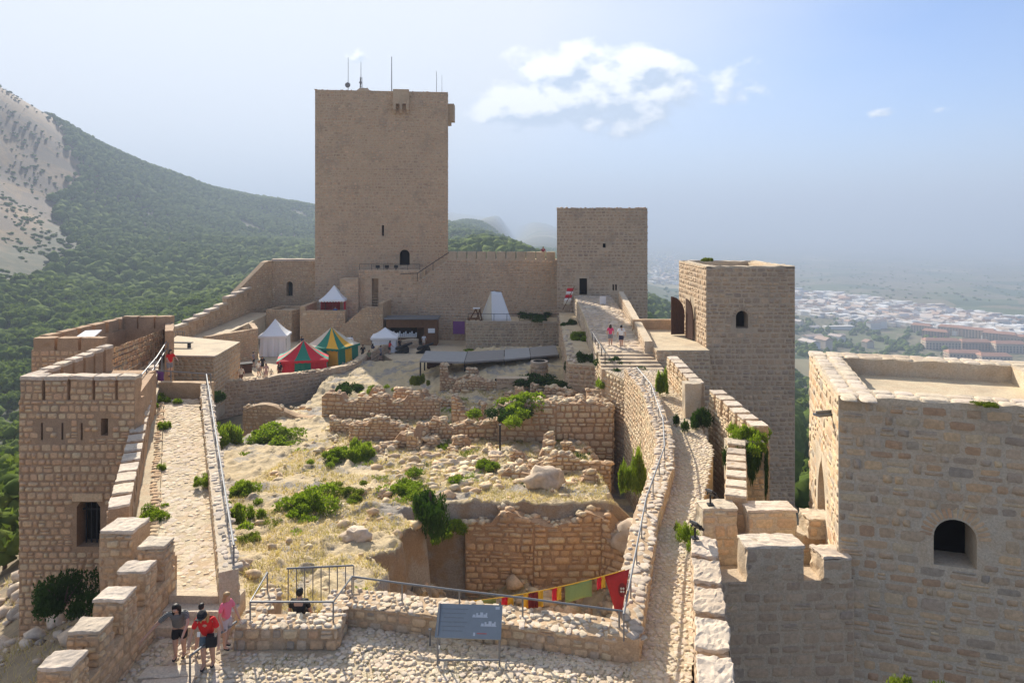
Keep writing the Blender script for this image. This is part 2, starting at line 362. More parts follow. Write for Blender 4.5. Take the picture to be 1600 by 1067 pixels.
        if rest:
            AV, AT, b = [], [], 0
            for i in rest:
                o, U, N, V, w, h, p, k = s.st[i]; tv, tt = TPL[k]
                AV.append(np.array(o)+tv[:, :1]*w*np.array(U)+tv[:, 1:2]*p*np.array(N)+tv[:, 2:3]*h*np.array(V)); AT.append(tt+b); b += len(tv)
            o = link('small_stones' if s.name != 'cobble' else 'small_cobbles', npmesh('small_stones', np.vstack(AV), np.vstack(AT), M[s.mat]), s.p); o['kind'] = 'stuff'
        return s
def nz(x, y, z=0.0, s=1.0): return mnoise.noise(Vector((x*s, y*s, z*s)))
def rough_block(c, U, L, T, z0, z1, amp=0.03, seed=0, n=3, taper=0.0):
    """a weathered block: centre c (plan), along U, length L, thickness T; returns V, F"""
    U = Vector((U[0], U[1], 0)).normalized(); N = Vector((U.y, -U.x, 0)); V = []; Fc = []; idx = {}
    def vid(i, j, k):
        if (i, j, k) not in idx:
            a, b, t = i/n-.5, j/n-.5, k/n
            f = 1-taper*t; p = Vector((c[0], c[1], 0))+U*a*L*f+N*b*T*f+Vector((0, 0, z0+(z1-z0)*t))
            e = (i in (0, n))+(j in (0, n))+(k == n)
            ctr = Vector((c[0], c[1], (z0+z1)/2)); q = p+(ctr-p).normalized()*amp*(0.45*max(0, e-1)) if e > 1 else p.copy()
            q += Vector((nz(p.x+seed, p.y, p.z, 2.3), nz(p.x, p.y+9+seed, p.z, 2.3), nz(p.x, p.y, p.z+5+seed, 2.3)))*amp*1.3+Vector((nz(p.x+seed, p.y, p.z, 7.1), nz(p.x, p.y+4, p.z+seed, 7.1), nz(p.x+seed, p.y, p.z+2, 7.1)))*amp*.9
            idx[(i, j, k)] = len(V); V.append(q)
        return idx[(i, j, k)]
    for i in range(n):
        for j in range(n):
            Fc.append((vid(i, j, n), vid(i+1, j, n), vid(i+1, j+1, n), vid(i, j+1, n)))
            for s_ in (0, n):
                f = (vid(i, s_, j), vid(i+1, s_, j), vid(i+1, s_, j+1), vid(i, s_, j+1)); Fc.append(f if s_ else f[::-1])
                f = (vid(s_, i, j), vid(s_, i+1, j), vid(s_, i+1, j+1), vid(s_, i, j+1)); Fc.append(f[::-1] if s_ else f)
    return V, Fc
def wall_core(name, pts, T, zb, zt, mat, parent, amp=0.04, step=0.6, topamp=None):
    """wall along plan polyline; its right-hand face lies on the polyline, T metres thick to the left; zt number or f(t 0..1, metres)"""
    pts = [Vector((p[0], p[1])) for p in pts]; segs = []; tot = 0
    for a, b in zip(pts, pts[1:]): segs.append((tot, a, b)); tot += (b-a).length
    n = max(2, int(tot/step)); V = []; Fc = []; topamp = amp if topamp is None else topamp
    ft = zt if callable(zt) else (lambda d: zt); fb = zb if callable(zb) else (lambda d: zb)
    def at(d):
        for k, (t0, a, b) in enumerate(segs):
            L = (b-a).length
            if d <= t0+L+1e-6 or k == len(segs)-1:
                u = (b-a)/L; return a+u*(d-t0), u
    def nrm(d):
        _, u1 = at(max(0, d-.05)); _, u2 = at(min(tot, d+.05)); u = (u1+u2).normalized(); return Vector((u.y, -u.x))
    nv = 3
    ds = sorted(set([tot*i/n for i in range(n+1)]+[s_[0] for s_ in segs[1:]]))
    for d in ds:
        p, u = at(d); N = nrm(d); z0, z1 = fb(d), ft(d); ring = []
        for k in range(nv+1): ring.append((0, z0+(z1-z0)*k/nv))
        ring += [(-T*.33, z1), (-T*.66, z1)]
        for k in range(nv, -1, -1): ring.append((-T, z0+(z1-z0)*k/nv))
        for (a, z) in ring:
            q = Vector((p.x+N.x*a, p.y+N.y*a, z)); am = topamp if z >= z1-.01 else amp
            q += Vector((N.x*nz(q.x, q.y, q.z, 1.7)*amp, N.y*nz(q.x, q.y, q.z, 1.7)*amp, (nz(q.x+3, q.y, q.z, 1.9)+0.6*nz(q.x, q.y+7, q.z, 4.1))*am if z > z0+.01 else 0)); V.append(q)
    m = 2*(nv+1)+2
    for i in range(len(ds)-1):
        for k in range(m-1): Fc.append((i*m+k, i*m+k+1, (i+1)*m+k+1, (i+1)*m+k))
    Fc.append(tuple(range(m-1, -1, -1))); Fc.append(tuple((len(ds)-1)*m+k for k in range(m)))
    b = MB().add(V, Fc); return b.build(name, M[mat], parent)
def ico(sub=1):
    bm = bmesh.new(); bmesh.ops.create_icosphere(bm, subdivisions=sub, radius=1.0)
    V = np.array([v.co[:] for v in bm.verts]); T = np.array([[v.index for v in f.verts] for f in bm.faces]); bm.free(); return V, T
ICO1, ICO2, ICO3 = ico(1), ico(2), ico(3)
def rocks(name, items, mat, parent, seed=3, base=ICO1, jit=0.25, kind='stuff'):
    """items: (x,y,z,sx,sy,sz)"""
    g = np.random.default_rng(seed); AV, AT = [], []; b = 0; bv, bt = base
    for (x, y, z, sx, sy, sz) in items:
        v = bv*(1+g.uniform(-jit, jit, (len(bv), 1))); a = g.uniform(0, 6.28); ca, sa = math.cos(a), math.sin(a)
        v = v*np.array([sx, sy, sz]); v = np.stack([v[:, 0]*ca-v[:, 1]*sa, v[:, 0]*sa+v[:, 1]*ca, v[:, 2]], 1)+np.array([x, y, z])
        AV.append(v); AT.append(bt+b); b += len(bv)
    o = link(name, npmesh(name, np.vstack(AV), np.vstack(AT), M[mat]), parent)
    if kind: o['kind'] = kind
    return o
def rubble_top(parent, pts, T, zt, mat, seed, dens=5.0, size=0.16, name='rubble_capping'):
    r = random.Random(seed); it = []; d = 0
    for a, b in zip(pts, pts[1:]):
        a, b = Vector(a[:2]), Vector(b[:2]); L = (b-a).length; u = (b-a)/L; N = Vector((u.y, -u.x))
        for k in range(int(L*T*dens)):
            s_ = r.uniform(0, L); w = r.uniform(0.02, T-.02); p = a+u*s_-N*w; z = zt(d+s_) if callable(zt) else zt
            q = size*r.uniform(.6, 1.5); it.append((p.x, p.y, z+q*.1, q*r.uniform(.8, 1.4), q*r.uniform(.7, 1.1), q*r.uniform(.5, .8)))
        d += L
    if it: return rocks(name, it, mat, parent, seed, ICO1, .38)
def arch_pts(w, h, n=10, pointed=False):
    """opening outline from bottom-left round the arch to bottom-right (x,z); h total height"""
    if pointed:
        s_ = h-w*0.95; L = [(-w/2, 0), (-w/2, s_)]
        for k in range(1, n): t = k/n; a = math.pi-t*math.pi*0.42; L.append((w*.5+w*math.cos(a), s_+w*0.98*math.sin(a)))
        L = [p for p in L if p[0] < -.001]+[(0, h)]; return L+[(-x, z) for x, z in L[-2::-1]]
    s_ = h-w/2; return [(-w/2, 0)]+[(w/2*math.cos(math.pi-math.pi*k/n), s_+w/2*math.sin(math.pi-math.pi*k/n)) for k in range(n+1)]+[(w/2, 0)]
def wall_slab_with_openings(name, p0, p1, zb, zt, T, ops, mat, parent):
    """vertical slab whose outer face runs p0->p1 (outside on the right); ops: (u, z, outline pts) are real holes"""
    p0 = Vector((p0[0], p0[1])); p1 = Vector((p1[0], p1[1])); L = (p1-p0).length; U = (p1-p0)/L; N = Vector((U.y, -U.x)); mb = MB(); off = Vector((-N.x*T, -N.y*T, 0))
    w3 = lambda u, z: Vector((p0.x+U.x*u, p0.y+U.y*u, z))
    ops = sorted(ops, key=lambda o: o[0]); cuts = [0.0]
    for a, b in zip(ops, ops[1:]): cuts.append((a[0]+b[0])/2)
    cuts.append(L)
    if not ops: mb.prism([w3(0, zb), w3(L, zb), w3(L, zt), w3(0, zt)], off)
    for i, (u, z, ol) in enumerate(ops):
        k = max(range(len(ol)), key=lambda q: (ol[q][1], -abs(ol[q][0])))
        lp = [w3(cuts[i], zb), w3(u, zb)]+([w3(u, z)] if z > zb+.001 else [])+[w3(u+x, z+h) for x, h in ol[:k+1]]
        top_u = u+ol[k][0]
        lp += [w3(top_u, zt), w3(cuts[i], zt)]
        rp = [w3(cuts[i+1], zt), w3(top_u, zt)]+[w3(u+x, z+h) for x, h in ol[k:]]+([w3(u, z)] if z > zb+.001 else [])+[w3(u, zb), w3(cuts[i+1], zb)]
        mb.prism(lp, off); mb.prism(rp, off)
    return mb.build(name, M[mat], parent)
def ops_ok(ops, m=0.06):
    def ok(u, z, hw, hh):
        for (ou, oz, ol) in ops:
            x0, x1 = min(p[0] for p in ol)+ou-m, max(p[0] for p in ol)+ou+m; z1 = max(p[1] for p in ol)+oz+m
            if u+hw > x0 and u-hw < x1 and z+hh > oz-m and z-hh < z1: return False
        return True
    return ok
def tower(name, label, corners, zb, zt, mat, mort, faces, ch, sw, prot, seed, T=1.0, minpx=9, limit=300, parapet=0.0, floor=None, gap=0.03, zsplit=None):
    """corners: plan points, clockwise seen from above starting front-left so that each edge has outside on its right:
       front-left -> front-right -> back-right -> back-left. faces: {edge index: [openings]} edges that get stones"""
    c = [Vector((p[0], p[1])) for p in corners]; ctr = sum(c, Vector((0, 0)))/4
    t = thing(name, label, 'tower', (ctr.x, ctr.y, zb)); ms = Masonry(t, mat, seed, minpx=minpx, limit=limit)
    for e in range(4):
        a, b = c[e], c[(e+1) % 4]; u = (b-a).normalized()
        a2 = a+u*(T if e % 2 else 0); b2 = b-u*(T if e % 2 else 0)
        ops = faces.get(e, []); of = T if e % 2 else 0
        ops2 = [(o[0]-of, o[1], o[2]) for o in ops]
        if zsplit and e == 0:
            wall_slab_with_openings('wall_core', a2, b2, zb, zsplit, T, [o for o in ops2 if o[1] < zsplit], mort, t); wall_slab_with_openings('wall_core', a2, b2, zsplit, zt, T, [o for o in ops2 if o[1] >= zsplit], mort, t)
        else: wall_slab_with_openings('wall_core', a2, b2, zb, zt, T, ops2, mort, t)
        if e in faces: ms.face(a, b, zb, zt, ch, sw, prot, gap, ops_ok(ops))
    fz = zt-parapet if floor is None else floor
    u = (c[1]-c[0]).normalized(); v = (c[2]-c[1]).normalized(); q = T-.01
    pl = [c[0]+u*q+v*q, c[1]-u*q+v*q, c[2]-u*q-v*q, c[3]+u*q-v*q]
    MB().prism([(p.x, p.y, fz) for p in pl], (0, 0, -0.4)).build('roof_terrace', M['plaster'], t)
    return t, ms, c
def voussoirs(parent, ms, p0, p1, u, z, w, h, n=13, length=0.45, prot=0.02, pointed=False):
    """ring of arch stones"""
    p0 = Vector((p0[0], p0[1])); p1 = Vector((p1[0], p1[1])); U = (p1-p0).normalized(); N = Vector((U.y, -U.x, 0)); U3 = Vector((U.x, U.y, 0))
    s_ = h-w/2
    for k in range(n):
        a = math.pi*(k+.5)/n; rr = w/2+length/2+.02; x = rr*math.cos(a); zz = s_+rr*math.sin(a)
        rad = U3*math.cos(a)+Vector((0, 0, math.sin(a))); tan = N.cross(rad)
        o = Vector((p0.x+U.x*(u+x), p0.y+U.y*(u+x), z+zz)); ms.put(o, tan, N, rad, (w/2+length/2)*math.pi/n-.03, length, prot)

def cap_patch(parent, pts, T, zt, mat, seed, size=.26, name='capping_stone', prot=.035):
    """flat irregular capping stones along a wall top"""
    ms = Masonry(parent, mat, seed, name, minpx=9, limit=150); d = 0; ft = zt if callable(zt) else (lambda q: zt)
    for a, b in zip(pts, pts[1:]):
        a, b = Vector(a[:2]), Vector(b[:2]); L = (b-a).length; u = (b-a)/L; N = Vector((u.y, -u.x)); k = max(1, int(L/3))
        for i in range(k):
            p, q = a+u*L*i/k, a+u*L*(i+1)/k; z0, z1 = ft(d+L*i/k), ft(d+L*(i+1)/k)
            ms.cobbles((p.x, p.y, z0), (q.x, q.y, z1), (q.x-N.x*T, q.y-N.y*T, z1), (p.x-N.x*T, p.y-N.y*T, z0), size, prot)
        d += L
    ms.done()

def ragged_top(t_, c, zt, T=.5, seed=5, size=.14, dens=7, mat='cap', edges=(0, 1, 2, 3)):
    for e in edges: rubble_top(t_, [c[e], c[(e+1) % 4]], T, zt, mat, seed+e, dens, size, 'worn_coping')
# ------------------------------------------------------------------ terrain: one sheet to the horizon
CP = [(-655,900,189),(-600,1100,118),(-491,1350,66),(-409,1450,54),(-136,1500,16),(0,1550,-35),(300,1800,-120),(-800,950,235),
 (-286,450,-24),(-300,600,-8),(-254,700,-14),(-473,650,47),(-464,850,35),(-400,1050,20),(-188,280,-30),(-159,350,-26),(-131,180,-34),(-65,90,-22),(-131,400,-22),(-230,230,-30),(-330,380,2),
 (-22,600,0),(-40,420,-14),(40,220,-22),(60,300,-30),(150,700,-70),(0,900,-14),(-150,1000,0),(-60,250,-18),(-75,150,-20),
 (-11,17,2.2),(-18,27,0.5),(-21,31,-2.0),(-27,40,-3.5),(-40,40,-12),(-34,60,-5),(-40,80,-6),(-40,105,-6),(-50,110,-12),(-24,22,-6),(-16,14,-2),
 (0,10,-2),(0,30,-6),(0,50,-5),(0,70,-3),(-15,80,-2),(0,90,-2),(0,110,-2),(-20,120,-3),(10,20,-5),(8,40,-4),(12,70,0),(12,95,1.5),(20,110,-6),
 (16,30,-9),(20,45,-12),(28,60,-16),(24,85,-10),(35,30,-20),(60,80,-36),(90,60,-50),(60,140,-38),(20,150,-16),(200,300,-92),(150,150,-80),(400,600,-135),
 (500,900,-150),(800,1000,-155),(600,1500,-158),(900,1800,-162),(300,1200,-130),(1500,1500,-170),(1000,3000,-190),(2500,2600,-190),(400,3000,-150),
 (-90,5000,75),(150,5200,30),(320,5000,-5),(700,6000,-150),(-700,5200,120),(1500,6000,-210),(3000,8000,-230),(0,11000,-160),(5000,12000,-220),(9000,16000,-180),(2000,18000,-180),(-4000,9000,150),
 (0,33000,60),(12000,33000,20),(26000,30000,0),(-15000,30000,300),(-900,700,280),(-1500,1500,330),(-3000,3000,320),(-1100,2600,60),(-600,2400,20),(-250,2600,-20),(-1500,500,330),
 (0,-60,-14),(-60,-40,-24),(60,-40,-30),(0,-1000,-150),(-1000,-500,120),(1000,-500,-150),(3000,0,-200),(-3000,-1000,150),(0,-8000,-200),(20000,0,-200),(-20000,0,200),(0,-30000,-100),(25000,-25000,-100),(-25000,-25000,100)]
_cp = np.array(CP, float); WS = 70.0
def warp(x, y): return np.arcsinh(np.asarray(x)/WS), np.arcsinh(np.asarray(y)/WS)
_cu, _cv = warp(_cp[:, 0], _cp[:, 1])
def _phi(r2): return 0.5*r2*np.log(r2+1e-12)
_n = len(_cp); _K = _phi((_cu[:, None]-_cu)**2+(_cv[:, None]-_cv)**2)+np.eye(_n)*0.002
_Pm = np.stack([np.ones(_n), _cu, _cv], 1); _A = np.block([[_K, _Pm], [_Pm.T, np.zeros((3, 3))]])
_sol = np.linalg.solve(_A, np.concatenate([_cp[:, 2], np.zeros(3)]))
def terrain_uv(u, v):
    z = _sol[_n]+_sol[_n+1]*u+_sol[_n+2]*v
    for i in range(_n): z = z+_sol[i]*_phi((u-_cu[i])**2+(v-_cv[i])**2)
    return z
def wob(x, y):
    r = np.hypot(x, y); a = np.clip((r-60)/300, 0, 1)
    return a*(6*np.sin(x/83+1.3*np.sin(y/131))*np.sin(y/97+np.sin(x/151))+2.5*np.sin(x/31+2*np.sin(y/47))*np.sin(y/37))*np.clip(3000/(r+1), 0.2, 1)
def terrain(x, y):
    u, v = warp(x, y); return terrain_uv(u, v)+wob(np.asarray(x, float), np.asarray(y, float))
_gu = np.linspace(-7.0, 7.0, 330)
GU, GV = np.meshgrid(_gu, _gu); TX, TY = WS*np.sinh(GU), WS*np.sinh(GV); TZ = terrain_uv(GU, GV)+wob(TX, TY)
t = NT('ground_land'); pos = t.pos(); sp = t.n('ShaderNodeSeparateXYZ'); t.l(pos, sp.inputs[0])
n1 = t.noise(0.012, 6, 0.6); n2 = t.noise(0.10, 6, 0.65); n3 = t.noise(0.8, 6, 0.7)
dry = t.mix(sstep(t, n2, 0.35, 0.65), (0.165, 0.095, 0.035, 1), (0.24, 0.145, 0.058, 1)); rocky = t.mix(sstep(t, n3, .3, .7), (0.08, 0.052, 0.03, 1), (0.14, 0.095, 0.056, 1))
hillc = t.mix(sstep(t, t.noise(0.014, 8, 0.72, dist=0.8), 0.44, 0.56), dry, rocky); hillc = t.mix(t.math('MULTIPLY', sstep(t, t.noise(0.05, 6, 0.7), .5, .62), .5), hillc, (0.11, 0.075, 0.045, 1)); hillc = t.mix(t.math('MULTIPLY', sstep(t, n3, 0.62, 0.72), .6), hillc, (0.09, 0.10, 0.05, 1))
forest = t.mix(sstep(t, n2, 0.4, 0.7), (0.035, 0.045, 0.018, 1), (0.10, 0.085, 0.042, 1))
# fields of the plain
vo = t.n('ShaderNodeTexVoronoi'); vo.inputs['Scale'].default_value = 0.0058; vo.inputs['Randomness'].default_value = 0.9; t.l(pos, vo.inputs['Vector'])
fsep = t.n('ShaderNodeSeparateColor'); t.l(vo.outputs['Color'], fsep.inputs[0])
field = t.ramp(fsep.outputs[0], [(0, (0.13,0.135,0.06)), (0.2, (0.055,0.085,0.03)), (0.38, (0.19,0.17,0.085)), (0.5, (0.05,0.08,0.028)), (0.72, (0.10,0.125,0.05)), (0.9, (0.30,0.26,0.15)), (1, (0.07,0.095,0.04))], 'CONSTANT')
v2 = t.n('ShaderNodeTexVoronoi'); v2.inputs['Scale'].default_value = 0.085; v2.inputs['Randomness'].default_value = 0.25; t.l(pos, v2.inputs['Vector'])
olive = t.mix(sstep(t, v2.outputs['Distance'], 0.25, 0.5), (0.035, 0.05, 0.022, 1), (0.19, 0.165, 0.095, 1))
plainc = t.mix(t.math('GREATER_THAN', fsep.outputs[1], 0.42), field, olive)
isplain = sstep(t, t.math('ADD', sp.outputs[0], t.math('MULTIPLY', sp.outputs[2], -2.2)), 260, 420)
isplain = t.math('MAXIMUM', isplain, sstep(t, sp.outputs[1], 2200, 3200))
ishill = sstep(t, t.math('ADD', t.math('MULTIPLY', sp.outputs[0], -1.0), t.math('ADD', t.math('MULTIPLY', sp.outputs[1], -0.33), t.math('MULTIPLY', n1, 90))), 228, 262)
near = t.math('SUBTRACT', 1.0, sstep(t, sp.outputs[1], 45, 110))
c = t.mix(ishill, forest, hillc); c = t.mix(t.math('MULTIPLY', near, .9), c, t.mix(sstep(t, n3, .35, .65), t.mix(sstep(t, n2, .35, .65), (0.36, 0.27, 0.165, 1), (0.47, 0.365, 0.22, 1)), (0.25, 0.20, 0.14, 1))); c = t.mix(isplain, c, plainc); t.color(c); t.bump(n3, 0.4, 0.5)
M['land'] = t.m
idx = np.arange(330*330).reshape(330, 330); Q = np.stack([idx[:-1, :-1], idx[:-1, 1:], idx[1:, 1:], idx[1:, :-1]], -1).reshape(-1, 4)
tag(link('ground', npmesh('ground', np.stack([TX, TY, TZ], -1).reshape(-1, 3), Q, M['land'], 4, True)), 'dry rocky castle hill, wooded valley and hazy plain of fields', 'terrain', kind='structure')

# ------------------------------------------------------------------ pine forest
def leaf_mat(name, cols, rough=0.7, trans=0.25):
    t = NT(name); t.pos(); r = t.rand(); oi = t.n('ShaderNodeObjectInfo')
    c = t.ramp(r, [(i/(len(cols)-1), q) for i, q in enumerate(cols)]); c = t.mix(sstep(t, t.noise(0.9, 4), 0.35, 0.65), t.mix(1.0, c, (0.65, 0.7, 0.6, 1), 'MULTIPLY'), c)
    t.color(c); t.b.inputs['Roughness'].default_value = 1.0; t.b.inputs['Specular IOR Level'].default_value = 0.05
    tr = t.n('ShaderNodeBsdfTranslucent'); t.l(t.mix(1.0, c, (1.3, 1.35, 0.7, 1), 'MULTIPLY'), tr.inputs['Color'])
    mx = t.n('ShaderNodeMixShader'); mx.inputs[0].default_value = trans; t.l(t.b.outputs[0], mx.inputs[1]); t.l(tr.outputs[0], mx.inputs[2]); t.l(mx.outputs[0], t.out.inputs['Surface']); return t.m
M['pine'] = leaf_mat('pine_needles', [(0.105,0.155,0.03),(0.15,0.205,0.04),(0.20,0.25,0.055),(0.125,0.18,0.036)], trans=0.3)
M['leaf'] = leaf_mat('bush_leaves', [(0.16,0.235,0.022),(0.22,0.30,0.032),(0.28,0.345,0.045),(0.18,0.26,0.028)], trans=0.4)
M['leafy'] = leaf_mat('yellow_green_leaves', [(0.16,0.20,0.03),(0.22,0.25,0.04),(0.13,0.18,0.03)], trans=0.4)
M['leafd'] = leaf_mat('dark_leaves', [(0.04,0.08,0.018),(0.065,0.12,0.025),(0.05,0.095,0.02)], trans=0.2)
M['bark'] = plain('bark', (0.13, 0.085, 0.055), 0.9, 0, 0.3, 5)
g = np.random.default_rng(11)
def crown_mesh(seed, n=26, tri=5):
    """pine crown: clumps of small needle-tuft faces through an uneven umbrella volume, unit size"""
    q = np.random.default_rng(seed); V, T = [], []; b = 0
    for k in range(n):
        a = q.uniform(0, 6.28); rr = math.sqrt(q.uniform(0, 1))*0.5; z = 0.45+0.5*q.uniform(-.55, .75)*(1-rr*.9); c = np.array([rr*math.cos(a), rr*math.sin(a), z]); s_ = q.uniform(0.13, 0.21)
        bv, bt = ICO1; v = bv*(1+q.uniform(-.35, .35, (len(bv), 1)))*np.array([s_, s_, s_*.75])+c; V.append(v); T.append(bt+b); b += len(bv)
        m = 26; p = q.normal(size=(m, 3)); p /= np.linalg.norm(p, axis=1)[:, None]; p = p*s_*q.uniform(.85, 1.35, (m, 1))*np.array([1, 1, .8])+c
        d1 = q.normal(size=(m, 3))*0.05; d2 = q.normal(size=(m, 3))*0.05
        V.append(np.concatenate([p, p+d1, p+d2])); i = np.arange(m)+b; T.append(np.stack([i, i+m, i+2*m], 1)); b += 3*m
    return npmesh('crown', np.vstack(V), np.vstack(T), M['pine'])
crowns = [crown_mesh(i) for i in range(5)]
trunkm = MB().tube([(0, 0, -.15), (0.02, 0.01, .3), (0.01, .02, .62)], [.035, .026, .014], 6)
for k in range(4): trunkm.tube([(0.015, 0.01, .34+.05*k), (.16*math.cos(k*1.9), .16*math.sin(k*1.9), .5+.05*k)], [.013, .006], 5)
_to = trunkm.build('trunk', M['bark']); trunk_me = _to.data; bpy.data.objects.remove(_to)
FOREST = [(-40,470),(40,455),(88,420),(118,380),(95,335),(112,290),(138,262),(108,215),(80,160),(70,140),(110,160),(180,215),(250,265),(330,292),(420,308),(500,318),(705,345),(760,352),(830,375),(880,392),(1010,400),(1070,430),(1300,520),(1300,1100),(1240,1100),(900,560),(700,480),(480,480),(260,560),(60,600),(40,1000),(-40,1000)]
def inpoly(x, y, poly):
    c = np.zeros(len(x), bool); j = len(poly)-1
    for i in range(len(poly)):
        xi, yi = poly[i]; xj, yj = poly[j]
        k = ((yi > y) != (yj > y)) & (x < (xj-xi)*(y-yi)/((yj-yi)+1e-9)+xi); c ^= k; j = i
    return c
N0 = 170000
fx = g.uniform(-900, 420, N0); fy = np.sqrt(g.uniform(60.0**2, 1750.0**2, N0)); fx2 = fx
fz = terrain(fx, fy); ppx, ppy = PX0+fx/fy*F, PY0+(EYE-fz)/fy*F
jx = g.normal(0, 9, N0); ok = inpoly(ppx+jx, ppy+g.normal(0, 5, N0), FOREST) & (ppx > -60) & (ppx < 1330)
ok &= ~((fx > -45) & (fx < 24) & (fy < 130)) & ~((fx > -70) & (fy < 60) & (fx < 0))
clear = np.sin(fx/60+1.7*np.sin(fy/90))*np.sin(fy/75+fx/140); ok &= (clear < 0.955)
near_r = (fx > 0) & (fy < 500); ok &= ~((fx > 30) & (fx-fz*2.2 > 420) & (fy > 400))
fx, fy, fz, ppx, ppy = fx[ok], fy[ok], fz[ok], ppx[ok], ppy[ok]
# thin by a minimum spacing
cell = {}; keep = []
for i in range(len(fx)):
    sp_ = 4.5 if fy[i] < 500 else 5.3; kx, ky = int(fx[i]//sp_), int(fy[i]//sp_)
    if (kx, ky) in cell: continue
    cell[(kx, ky)] = 1; keep.append(i)
fx, fy, fz, ppx, ppy = fx[keep], fy[keep], fz[keep], ppx[keep], ppy[keep]
sz = g.uniform(4.6, 9.8, len(fx))*(.92+.2*np.sin(fx/47+1.2*np.sin(fy/61)))
# which trees can be seen: not behind the big castle masses
hid = ((ppx > 495) & (ppx < 698) & (ppy > 150)) | ((ppx > 872) & (ppx < 1010) & (ppy > 330)) | ((ppx > 1065) & (ppx < 1240) & (ppy > 410)) | ((ppx > 490) & (ppx < 1010) & (ppy > 405)) | (ppx < 0) | ((ppx > 60) & (ppx < 490) & (ppy > 560)) | ((ppx > 1262))
score = np.where(hid, 0, sz/fy); order = np.argsort(-score); near_i = order[:300]; far_i = order[300:]
def side_words(px, py):
    return 'left hillside' if px < 500 else 'slope behind the castle'
for k, i in enumerate(near_i):
    where = 'in the wooded valley beyond the crenellated left wall' if ppx[i] < 500 else ('on the slope seen between the towers at right' if ppx[i] > 1000 else 'behind the long curtain wall')
    t_ = thing('pine_tree', 'rounded green pine '+where, 'tree', (fx[i], fy[i], fz[i]-.3), 'pine trees '+where)
    s_ = sz[i]; w_ = s_*g.uniform(.8, 1.05); Mx = Matrix.Translation((fx[i], fy[i], fz[i]-.3)) @ Matrix.Rotation(g.uniform(0, 6.28), 4, 'Z') @ Matrix.Diagonal((w_, w_, s_, 1))
    link('trunk', trunk_me, t_, Mx); link('crown', crowns[k % 5], t_, Mx)
for k, (x_, y_, s_) in enumerate(((-33.2, 46, 5.0), (-40.2, 55, 6.5), (-46.5, 64, 7.0), (-53, 74, 7.5), (-60, 83, 8.0), (-50, 68, 5.5), (-66, 92, 8.0), (-44, 59, 5.0))):
    z_ = float(terrain(x_, y_))-.3; t_ = thing('pine_tree', 'rounded green pine on the steep slope at the left frame edge', 'tree', (x_, y_, z_), 'pine trees on the steep slope at the left frame edge'); Mx = Matrix.Translation((x_, y_, z_)) @ Matrix.Rotation(k*1.3, 4, 'Z') @ Matrix.Diagonal((s_*.9, s_*.9, s_, 1)); link('trunk', trunk_me, t_, Mx); link('crown', crowns[k % 5], t_, Mx)
AV, AT, b = [], [], 0
for i in far_i:
    bv, bt = ICO2 if fy[i] < 800 else ICO1
    s_ = sz[i]*0.5; v = bv*(1+g.uniform(-.28, .28, (len(bv), 1)))*np.array([s_, s_, s_*.95])+np.array([fx[i], fy[i], fz[i]+s_*.95]); AV.append(v); AT.append(bt+b); b += len(bv)
tag(link('pine_forest', npmesh('pine_forest', np.vstack(AV), np.vstack(AT), M['pine'])), 'dense pine forest covering the far hillside', 'forest', kind='stuff')
# scrub on the dry left slope
bx = []
for k in range(1400):
    px_, d_ = g.uniform(-20, 150), g.uniform(330, 950); x_ = (px_-PX0)*d_/F; z_ = float(terrain(x_, d_)); py_ = PY0+(EYE-z_)/d_*F
    if inpoly(np.array([px_]), np.array([py_]), FOREST)[0]: continue
    if math.sin(x_/23+2*math.sin(d_/31)) < 0.45 and g.uniform() > .08: continue
    q = g.uniform(.6, 2.2); bx.append((x_, d_, z_+q*.2, q*g.uniform(1, 1.7), q, q*.6))
rocks('hillside_scrub', bx, 'pine', None, 5, ICO1, .3); o = bpy.data.objects['hillside_scrub']; tag(o, 'dark scrub dotted over the dry left slope', 'scrub', kind='stuff')

# ------------------------------------------------------------------ the town on the plain
M['hwall'] = NT('house_wall'); t = M['hwall']; oi = t.n('ShaderNodeObjectInfo'); t.color(t.ramp(oi.outputs['Random'], [(0, (0.72,0.70,0.67)), (.6, (0.78,0.76,0.73)), (.8, (0.60,0.50,0.40)), (1, (0.66,0.60,0.52))])); M['hwall'] = t.m
M['bwall'] = NT('brick_block_wall'); t = M['bwall']; oi = t.n('ShaderNodeObjectInfo'); t.color(t.ramp(oi.outputs['Random'], [(0, (0.46,0.29,0.21)), (.5, (0.55,0.40,0.29)), (1, (0.62,0.50,0.38))])); M['bwall'] = t.m
M['tile'] = NT('roof_tile'); t = M['tile']; oi = t.n('ShaderNodeObjectInfo'); t.color(t.ramp(oi.outputs['Random'], [(0, (0.48,0.33,0.25)), (.35, (0.66,0.62,0.57)), (.7, (0.58,0.47,0.39)), (1, (0.45,0.29,0.21))])); M['tile'] = t.m
M['tile_red'] = plain('red_roof_tile', (.44, .23, .15), .9, 0, .2, .2)
M['glass'] = plain('dark_window_glass', (0.05, 0.06, 0.07), 0.25, 0, .1, 1, 0.5)
M['tarmac'] = plain('pale_road', (0.30, 0.28, 0.26), 0.9, 0, .1, .1)
mb = MB().box((0, 0, .5), (1, 1, 1)); _o = mb.build('wall', M['hwall']); hw_me = _o.data; bpy.data.objects.remove(_o)
_o = MB().add([(-.54,-.54,1),(.54,-.54,1),(.54,.54,1),(-.54,.54,1),(-.54,0,1.28),(.54,0,1.28)], [(0,1,5,4),(2,3,4,5),(1,2,5),(3,0,4),(3,2,1,0)]).build('roof', M['tile']); hr_me = _o.data; bpy.data.objects.remove(_o)
hn = 0
